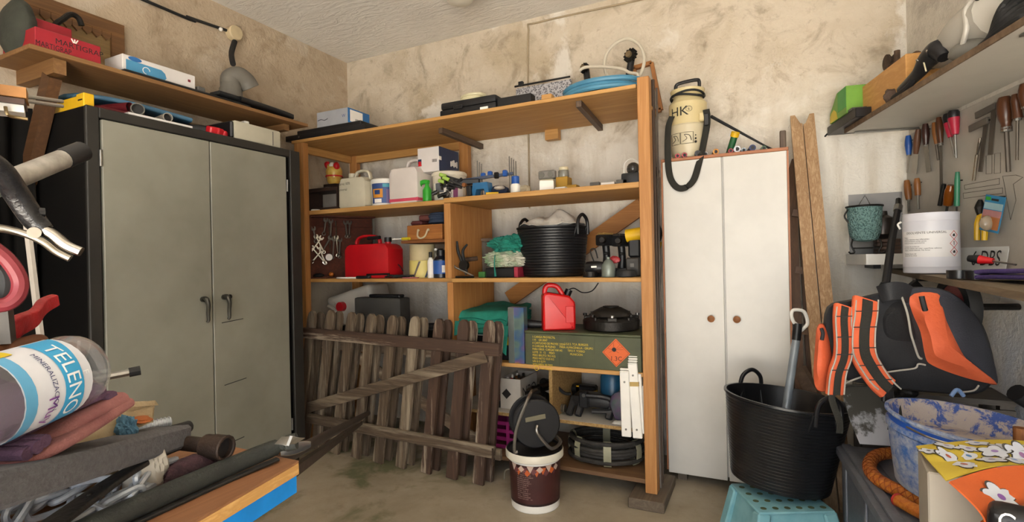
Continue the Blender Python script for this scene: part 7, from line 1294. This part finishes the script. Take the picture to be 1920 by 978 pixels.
# black tape rolls, screwdriver, purple cloth
tb_ = pm('black_tape', '121214', .3)
for i, (px, py, o_) in enumerate(((1798, 505, .28), (1830, 505, .26))):
    c = PW(px, py, o_); zb3 = BZ_(c)+.003; t = thing('tape_roll', ['black tape roll lying on the bench, next to the white tin', 'black tape roll lying on the bench, under the red screwdriver'][i], 'tape', (c.x, c.y, zb3), 'black tape rolls'); rr = .034; MB().lathe([(.02, zb3), (rr, zb3), (rr, zb3+.028), (.02, zb3+.028)], (c.x, c.y, 0), 24, cap=False).build('roll', tb_, t); MB().lathe([(.0199, zb3), (.0199, zb3+.028)], (c.x, c.y, 0), 20, cap=False).build('core', M_GRY, t)
a, b = PW(1816, 484, .26), PW(1862, 489, .22); e_ = PW(1905, 496, .2); t = thing('screwdriver', 'red and black screwdriver lying across the tape rolls', 'screwdriver', a); MB().tube([a, a.lerp(b, .45)], .015, 12, sm=1, radii=[.011, .0155]).build('cap', M_BLK, t); MB().tube([a.lerp(b, .46), b], .0145, 12, sm=1, radii=[.015, .009]).build('handle', M_RED, t); MB().tube([b, e_], .0032, 8, sm=1).build('shaft', M_STEEL, t)
c = PZ(1905, 520, bz+.0); c = PW(1900, 515, .22); zb3 = BZ_(c); t = thing('purple_cloth', 'folded purple cloth on the right bench', 'cloth', (c.x, c.y, zb3)); u_ = WD
for k in range(2): strip(MB(), [c-WD*.09+UP*(zb3-c.z+.012+.016*k), c+UP*(zb3-c.z+.016+.018*k), c+WD*.25+UP*(zb3-c.z+.022+.018*k)], .12, .014, WN, .006).build('fold', pm('purple_cloth', '4a3a78', .9, var=.8, bmp=.3), t)
# red and black wheel under the bench
c = PW(1795, 575, .2); t = thing('hose_reel_wheel', 'red and black wheel hanging under the right bench', 'wheel', c-UP*.1); M = axm(c, WD, UP); MB(M).lathe([(.085, -.02), (.115, -.02), (.12, 0), (.115, .02), (.085, .02), (.085, -.02)], n=32, cap=False).build('tyre', M_RUB, t); MB(M).lathe([(.02, -.012), (.085, -.006), (.085, .012), (.02, .02)], n=28).build('disc', pm('dull_red', '8a3a3a', .5), t)
MB().bar(c+UP*.12, c+UP*.2, .01, .01).build('hanger', M_DK, t) if 0 else MB().tube([c, c+WN*-.19], .012, 8, sm=1).build('axle', M_DK, t)
# ================================================================ tool panel on the right wall
s1_ = 2.4; pz0, pz1 = 1.125, 1.79
t = thing('pegboard', 'grey tool board on the right wall with pencilled outlines', 'tool board', WC+WD*.7+UP*pz0); M = axm(WC+WD*.006+WN*.003, WD, UP); pan = pm('panel_grey', 'b0aaa0', .6, col2='a29c92', vsc=5, bmp=.08); zsn = 1 if V(M.to_3x3().col[2]).dot(WN) > 0 else -1
lo, hi = sorted((0, .012*zsn)); MB(M).box(0, s1_, pz0, pz1, lo, hi, .001).build('board', pan, t); PO = .0155
def pen(pts, closed=True): MB().tube([PW(*p, PO) for p in pts], .0011, 4, closed, 1).build('pencil_line', pm('pencil', '4a443c', .8), t)
pen(((1808, 347), (1874, 334), (1874, 345), (1809, 355))); pen(((1806, 362), (1880, 352), (1880, 362), (1807, 372))); pen(((1849, 292), (1860, 290), (1860, 325), (1849, 326))); pen(((1865, 288), (1876, 286), (1876, 324), (1864, 325))); pen(((1880, 330), (1905, 328), (1918, 332), (1900, 345), (1905, 375), (1895, 412), (1888, 375), (1884, 350)))
def tool(label, hp, hw, hm_, sp1, sw_, sm_, name='screwdriver', cat='screwdriver', shape=(1, 1.1, .9, .7), flat=False, fer=True, tip=None):
    a, b = PW(*hp[0], .035), PW(*hp[1], .032); k = ((a-CAM).dot(FW))/FPX; t = thing(name, label, cat, b if sp1 is None else PW(*sp1, .03), 'tools on the tool board'); w = hw*k/2
    MB().tube([a.lerp(b, j/6) for j in range(7)], w, 12, radii=[w*.7]+[w*s for s in shape], sm=2).build('handle', hm_, t)
    if sp1 is not None:
        e = PW(*sp1, .026); 
        if fer: MB().tube([b-(b-a)*.08, b+(e-b)*.05], w*.72, 10, sm=1).build('ferrule', M_STEEL, t)
        if flat: MB().bar(b, e, sw_*k, .003, WN, .0008).build('blade', sm_, t)
        else: MB().tube([b, e], sw_*k/2, 8, sm=1).build('shaft', sm_, t)
    q = a.lerp(b, .25); MB().tube([q+WN*.0, q-WN*.022], .0025, 5, sm=1).build('hook', M_DK, t); return t
hw_ = wood('turned_handle', '5a331c', '43240f', 'z', 1, .35); lw = wood('light_handle', '94602c', '7d4c20', 'z', 1, .4); dwn = wood('dark_handle', '3d2019', '2e1712', 'z', 1, .35); oldst = pm('old_blade', '5c544b', .5, .6, var=.8)
tool('putty knife with a blue handle, leftmost on the tool board', ((1703, 254), (1704, 290)), 11, M_BLUE, (1701, 324), 5, pm('pale_blade', 'a49c90', .4, .5), 'putty_knife', 'putty knife', flat=True)
tool('wide filling knife with a brown handle beside the blue one', ((1722, 242), (1717, 288)), 11, wood('brown_handle', '6b4630', '573622', 'z', 1, .5), (1714, 325), 19, pm('pale_blade', 'a49c90', .4, .5), 'filling_knife', 'filling knife', flat=True, fer=False)
tool('scraper with a dark red-brown handle', ((1735, 232), (1736, 272)), 12, dwn, (1741, 322), 15, pm('grey_blade', '7f776b', .4, .6), 'scraper', 'scraper', flat=True)
tool('file with a light wooden handle, left of a pair', ((1751, 230), (1756, 270)), 9, lw, (1760, 300), 5, oldst, 'file', 'file'); tool('long file with a brown wooden handle', ((1760, 220), (1764, 268)), 11, hw_, (1765, 362), 9, oldst, 'file', 'file', flat=True)
def rbs(label, h0, h1, h2, s1p, w):
    a, m_, b = PW(*h0, .04), PW(*h1, .038), PW(*h2, .036); k = (a-CAM).dot(FW)/FPX; t = thing('screwdriver', label, 'screwdriver', PW(*s1p, .03), 'tools on the tool board'); w = w*k/2
    MB().tube([a, a.lerp(m_, .3), m_], w, 12, sm=1, radii=[w*.7, w, w]).build('cap', M_BLK, t); MB().tube([m_, m_.lerp(b, .5), b], w, 12, sm=1, radii=[w*1.05, w*.85, w*.6]).build('grip', pm('crimson', 'b21e3c', .4), t); MB().tube([b, PW(*s1p, .03)], 1.7*k, 8, sm=1).build('shaft', M_STEEL, t); MB().tube([m_, m_-WN*.03], .0025, 5, sm=1).build('hook', M_DK, t)
rbs('large red and black screwdriver on the tool board', (1788, 206), (1788, 221), (1791, 252), (1793, 296), 18); rbs('smaller red and black screwdriver behind the large one', (1774, 214), (1777, 231), (1782, 257), (1790, 292), 13)
# bevel squares
for i, (lb, st_, sb_, bl_) in enumerate((('rusty steel square on the tool board, lower of the two', ((1818, 242), (1853, 225)), 12, ((1849, 227), (1838, 322), 11)), ('rusty steel square on the tool board, upper of the two', ((1830, 217), (1868, 198)), 12, ((1864, 200), (1857, 290), 13)))):
    o_ = .03+.008*i; a, b = PW(*st_[0], o_), PW(*st_[1], o_); k = (a-CAM).dot(FW)/FPX; t = thing('steel_square', lb, 'square', PW(bl_[1][0], bl_[1][1], o_), 'tools on the tool board')
    MB().bar(a, b, .01, sb_*k, UP, .0015).build('stock', pm('grey_stock', '6f6860', .5, .4), t); MB().bar(PW(*bl_[0], o_), PW(*bl_[1], o_), bl_[2]*k, .003, WN).build('blade', oldst, t); MB().tube([b, b-WN*.025], .003, 5, sm=1).build('hook', M_DK, t)
t = tool('chrome pen-shaped tool on the tool board', ((1838, 258), (1832, 290)), 5, M_CHR, (1826, 338), 6, M_CHR, 'chrome_tool', 'tool', fer=False)
tool('large turned-handle chisel on the tool board', ((1883, 182), (1887, 243)), 24, hw_, (1891, 322), 8, oldst, 'chisel', 'chisel', (1, 1.05, 1.05, .9, .62, .72), flat=False); tool('turned-handle screwdriver right of the large chisel', ((1904, 177), (1908, 222)), 17, hw_, (1907, 300), 5, oldst, 'screwdriver', 'screwdriver', (1, .9, .85, .95)); tool('brown handle at the right photo edge, topmost tool', ((1920, 157), (1923, 200)), 18, hw_, (1925, 262), 6, oldst, 'chisel', 'chisel')
tool('bradawl with an orange wooden handle, left of a low pair', ((1700, 338), (1704, 374)), 12, lw, (1704, 396), 4, M_STEEL, 'bradawl', 'bradawl', (.9, 1, .95, .75)); tool('bradawl with an orange wooden handle, right of a low pair', ((1719, 334), (1721, 366)), 11, lw, (1722, 392), 4, M_STEEL, 'bradawl', 'bradawl', (1, 1, .95, .9))
tool('amber-handled screwdriver above the white tin', ((1783, 347), (1777, 384)), 17, pm('amber_plastic', '8a4a10', .2, var=.7, trans=.2), (1774, 398), 5, M_STEEL, 'screwdriver', 'screwdriver', (1, 1.05, .95, .9)); tool('thin green rod tool above the white tin', ((1795, 322), (1794, 386)), 9, pm('sea_green', '2f7a5a', .4), (1794, 395), 4, M_STEEL, 'green_tool', 'tool', (1, 1, 1, 1)); MB().tube([PW(1770, 345, .03), PW(1762, 385, .03)], .009, 8, sm=1).build('second_bar', M_DK, bpy.data.objects['green_tool'])
# side cutters and blister pack
t = thing('side_cutters', 'side cutters with yellow handles hanging on the tool board', 'pliers', PW(1840, 450, .03)); 
MB().tube([PW(*q, .03) for q in ((1838, 400), (1833, 418), (1832, 450))], .0095, 8, radii=[.007, .0105, .0095]).build('handle', M_YEL, t); MB().tube([PW(*q, .03) for q in ((1840, 400), (1846, 420), (1846, 450))], .0095, 8, radii=[.007, .0105, .0095]).build('handle', M_YEL, t); MB().tube([PW(*q, .03) for q in ((1839, 402), (1837, 388), (1838, 374))], .014, 10, radii=[.012, .017, .006]).build('jaws', M_DK, t)
a, b, c, d_ = PW(1849, 364, .045), PW(1887, 370, .045), PW(1872, 438, .045), PW(1836, 430, .045); t = thing('blister_pack', 'blue and orange blister pack hanging over the cutters', 'blister pack', (a+b+c+d_)/4-UP*.06)
def q4(u, v, o_=0): return a.lerp(b, u).lerp(d_.lerp(c, u), v)+WN*o_
def card(u0, u1, v0, v1, mt, o_, n='print'): m = MB(); m.grid(lambda u, v: q4(u0+(u1-u0)*u, v0+(v1-v0)*v, o_), 1, 1, .0008); m.build(n, mt, t)
card(0, 1, 0, 1, pm('card_blue', '2a86b8', .5), 0, 'card'); card(.04, .96, .2, .38, pm('card_pale', '9ac0cc', .5), .0012); card(.04, .96, .4, .58, pm('card_pink', 'b88080', .5), .0012); card(.04, .94, .58, .93, pm('card_orange', 'b5703c', .5), .0012); card(.05, .3, .05, .14, M_GRN, .0012); card(.35, .7, .08, .14, M_INK, .0012)
m = MB(); m.blob(q4(.5, .76, .012), (.022, .016, .028), .15, 4, 2, 3); m.build('blister', pm('blister_clear', 'c9b9a0', .15, trans=.5), t); MB().tube([q4(.5, .03), q4(.5, .03)-WN*.035], .0025, 5, sm=1).build('hook', M_DK, t)
# ================================================================ shelf on the right wall
RZ = 1.814+.018; dp = .31
t = thing('wall_shelf', 'long white-bottomed shelf board on the right wall', 'shelf', WC+WD*.9+UP*(RZ-.02)); e0 = .075
M = axm(WC+WD*e0+UP*(RZ-.02), WD, WN); zz_ = V(M.to_3x3().col[2]).z; lo, hi = sorted((0, zz_*.018)); MB(M).box(0, 2.3, .001, dp, lo, hi, .001).build('board', pm('shelf_white', 'c4bfb4', .5, var=.95), t)
lo, hi = sorted((-zz_*.001, zz_*.02)); MB(M).box(-.001, 2.3, dp, dp+.006, lo, hi).build('edge_strip', pm('worn_edge', '77604a', .8, col2='5f4a36', vsc=30, bmp=.4), t)
for s in (.02, 1.2): MB().bar(WC+WD*(e0+s)+WN*.003+UP*(RZ-.12), WC+WD*(e0+s)+WN*.003+UP*(RZ-.025), .03, .004, WN).build('bracket', M_STEEL, t); MB().bar(WC+WD*(e0+s)+WN*.003+UP*(RZ-.025), WC+WD*(e0+s)+WN*(dp-.03)+UP*(RZ-.025), .03, .006, UP).build('bracket_arm', M_STEEL, t)
q = PP(1573, 262, WC+WN*(dp-.03), WN); MB().bar(q+UP*.02, q-UP*.02, .018, .018, WN).build('clip', M_STEEL, t)
def fs_(px, o_): """point on the shelf top above pixel column px, o_ in front of the wall"""; p = PP(px, 200, WC+WN*o_, WN); return V((p.x, p.y, RZ))
def sbox(name, label, px0, px1, o0, o1, h, mt, cat, bv=.003, z0=0): 
    a, b = fs_(px0, o1), fs_(px1, o1); t = thing(name, label, cat, (a+b)/2+UP*z0); M = axm(V((a.x, a.y, RZ+z0+.0008)), WD, UP); k = V(M.to_3x3().col[2]).dot(-WN); lo, hi = sorted((0, k*(o1-o0))); L_ = (b-a).length; MB(M).box(0, L_, 0, h, lo, hi, bv).build('body', mt, t); return t, a, b, M, L_, k
t, a, b, M, L_, k = sbox('black_case', 'flat black case at the far end of the right shelf', 1550, 1604, .12, .35, .045, M_BLK, 'case'); MB(M).box(L_*.45, L_*.9, .046, .056, *sorted((0, k*.06))).build('latch', pm('grey_latch', '4b4a47', .5), t); MB().tube([a+UP*.01, a-WD*.03+WN*.01-UP*.005], .005, 6, sm=1).build('cord', M_RUB, t)
gnm = pm('fresh_green', '3f9a3a', .5); a0 = fs_(1556, .355); M = axm(V((a0.x, a0.y, RZ+.0465)), WD, UP); k = V(M.to_3x3().col[2]).dot(-WN); t = thing('seed_box', 'green and yellow printed box on the black case', 'box', V((a0.x, a0.y, RZ+.0465)))
L_ = .22; MB(M).prism([(0, 0), (L_, 0), (L_, .13), (L_*.45, .13), (0, .05)], k*.12).build('body', pm('lime_green', '6fa03a', .5), t); 
MB(M).prism([(L_*.5, .03), (L_*.99, .03), (L_*.99, .129), (L_*.5, .129)], -k*.001).build('print', gnm, t); MB(M).prism([(.0, .002), (L_*.48, .002), (L_*.4, .04), (L_*.25, .06), (L_*.1, .05), (0, .03)], -k*.001).build('print', pm('sun_yellow', 'd1b92c', .5), t)
t, a, b, M, L_, k = sbox('wooden_block_box', 'pale orange pine box on the right shelf', 1606, 1700, .13, .285, .165, wood('pine_box', 'd3a062', 'c08c4e', 'y'), 'box', .003)
MB(M).box(-.003, -.0005, 0, .164, *sorted((0, k*.155))).build('end_panel', wood('end_grain', '8f6240', '7d5436', 'z', 2), t); bxt = RZ+.167
for i, (p0, p1, r_, lb, zo) in enumerate((((1612, 1690), None, .026, 'rusty iron bar lying on the pine box', 0),)): a_, b_ = fs_(1618, .22), fs_(1722, .2); a_.z = b_.z = bxt+.02; one(MB().tube([a_, b_], .019, 12, sm=1), 'iron_bar', M_RUST, lb, 'bar')
c = fs_(1672, .2); c.z = bxt+.04+.035; t = thing('iron_pulley', 'rusty iron pulley wheel on the pine box', 'pulley', c-UP*.035); M = axm(c, -WN, UP) @ Matrix.Rotation(pi/2, 4, 'Y'); MB(M).lathe([(.012, -.02), (.036, -.02), (.036, -.012), (.026, -.004), (.026, .004), (.036, .012), (.036, .02), (.012, .02)], n=24).build('wheel', M_RUST, t); q = c+WD*.06; MB().tube([q-UP*.034, q+UP*.03], .012, 8, sm=1).build('pin', M_RUST, t); MB().lathe([(.03, c.z-.034), (.03, c.z-.026)], (q.x, q.y, 0), 16).build('washer', M_RUST, t)
t = thing('soldering_gun', 'black cutter tool and dark rag before the pine box', 'tool', fs_(1700, .3)); 
MB().blob(fs_(1672, .293)+UP*.03, (.03, .02, .03), .35, 5, 3, 3).build('rag', pm('brown_rag', '4f3e33', .9, bmp=.4), t)
p = [fs_(1690, .29)+UP*.03, fs_(1722, .29)+UP*.05, fs_(1742, .28)+UP*.085, fs_(1762, .27)+UP*.1, fs_(1772, .27)+UP*.06]; MB().tube(p, .03, 12, radii=[.016, .022, .034, .038, .02]).build('body', M_BLK, t); MB().tube([fs_(1676, .295)+UP*.012, fs_(1705, .3)+UP*.02, p[1]], .012, 8).build('handle', M_RUB, t)
for q in (p[2], p[3]): MB().ball(q+WN*.034, .006, 8, 6).build('screw', M_CHR, t)
MB().tube([p[2]+WN*.02+UP*.02, fs_(1738, .305)+UP*.03], .0025, 5, sm=1).build('tie', M_CREAM, t)
t = thing('hedge_trimmer', 'white power tool with grey nose on the right shelf', 'power tool', fs_(1812, .18)); wtm = pm('white_tool', 'b3aea4', .45, var=.93)
p = [fs_(1752, .2)+UP*.12, fs_(1772, .2)+UP*.115, fs_(1800, .2)+UP*.115, fs_(1830, .2)+UP*.13, fs_(1880, .19)+UP*.14]; MB().tube(p, .06, 14, radii=[.028, .05, .075, .085, .085]).build('body', wtm, t); MB().tube([p[0]-WD*.012, p[0]+WD*.012], .031, 12, sm=1).build('nose_ring', pm('slate_blue', '3b4650', .5), t); MB().tube([p[0]-WD*.05, p[0]-WD*.01], .012, 10, sm=1, radii=[.016, .01]).build('nose', M_DK, t)
MB().tube([fs_(1800, .27)+UP*.03, fs_(1815, .275)+UP*.1, fs_(1815, .27)+UP*.17, fs_(1840, .26)+UP*.2], .008, 8).build('seam', pm('white_trim', 'c9c4ba', .4), t); MB().blob(fs_(1850, .2)+UP*.045, (.1, .06, .044), .1, 3, 2, 3, -.044).build('base', pm('grey_base', '77736a', .6), t); MB().ball(fs_(1838, .262)+UP*.185, .01).build('screw', M_DK, t)
t = thing('cable_bundle', 'bundle of black cables at the near end of the right shelf', 'cables', fs_(1890, .26))
for k in range(6): MB().tube([fs_(1842+3*k, .28-.012*k)+UP*(.012+.004*k), fs_(1880, .27)+UP*(.03+.012*k), fs_(1915, .26-.01*k)+UP*(.04+.02*k), fs_(1960, .22)+UP*(.05+.015*k)], .011, 8).build('cable', M_RUB, t)
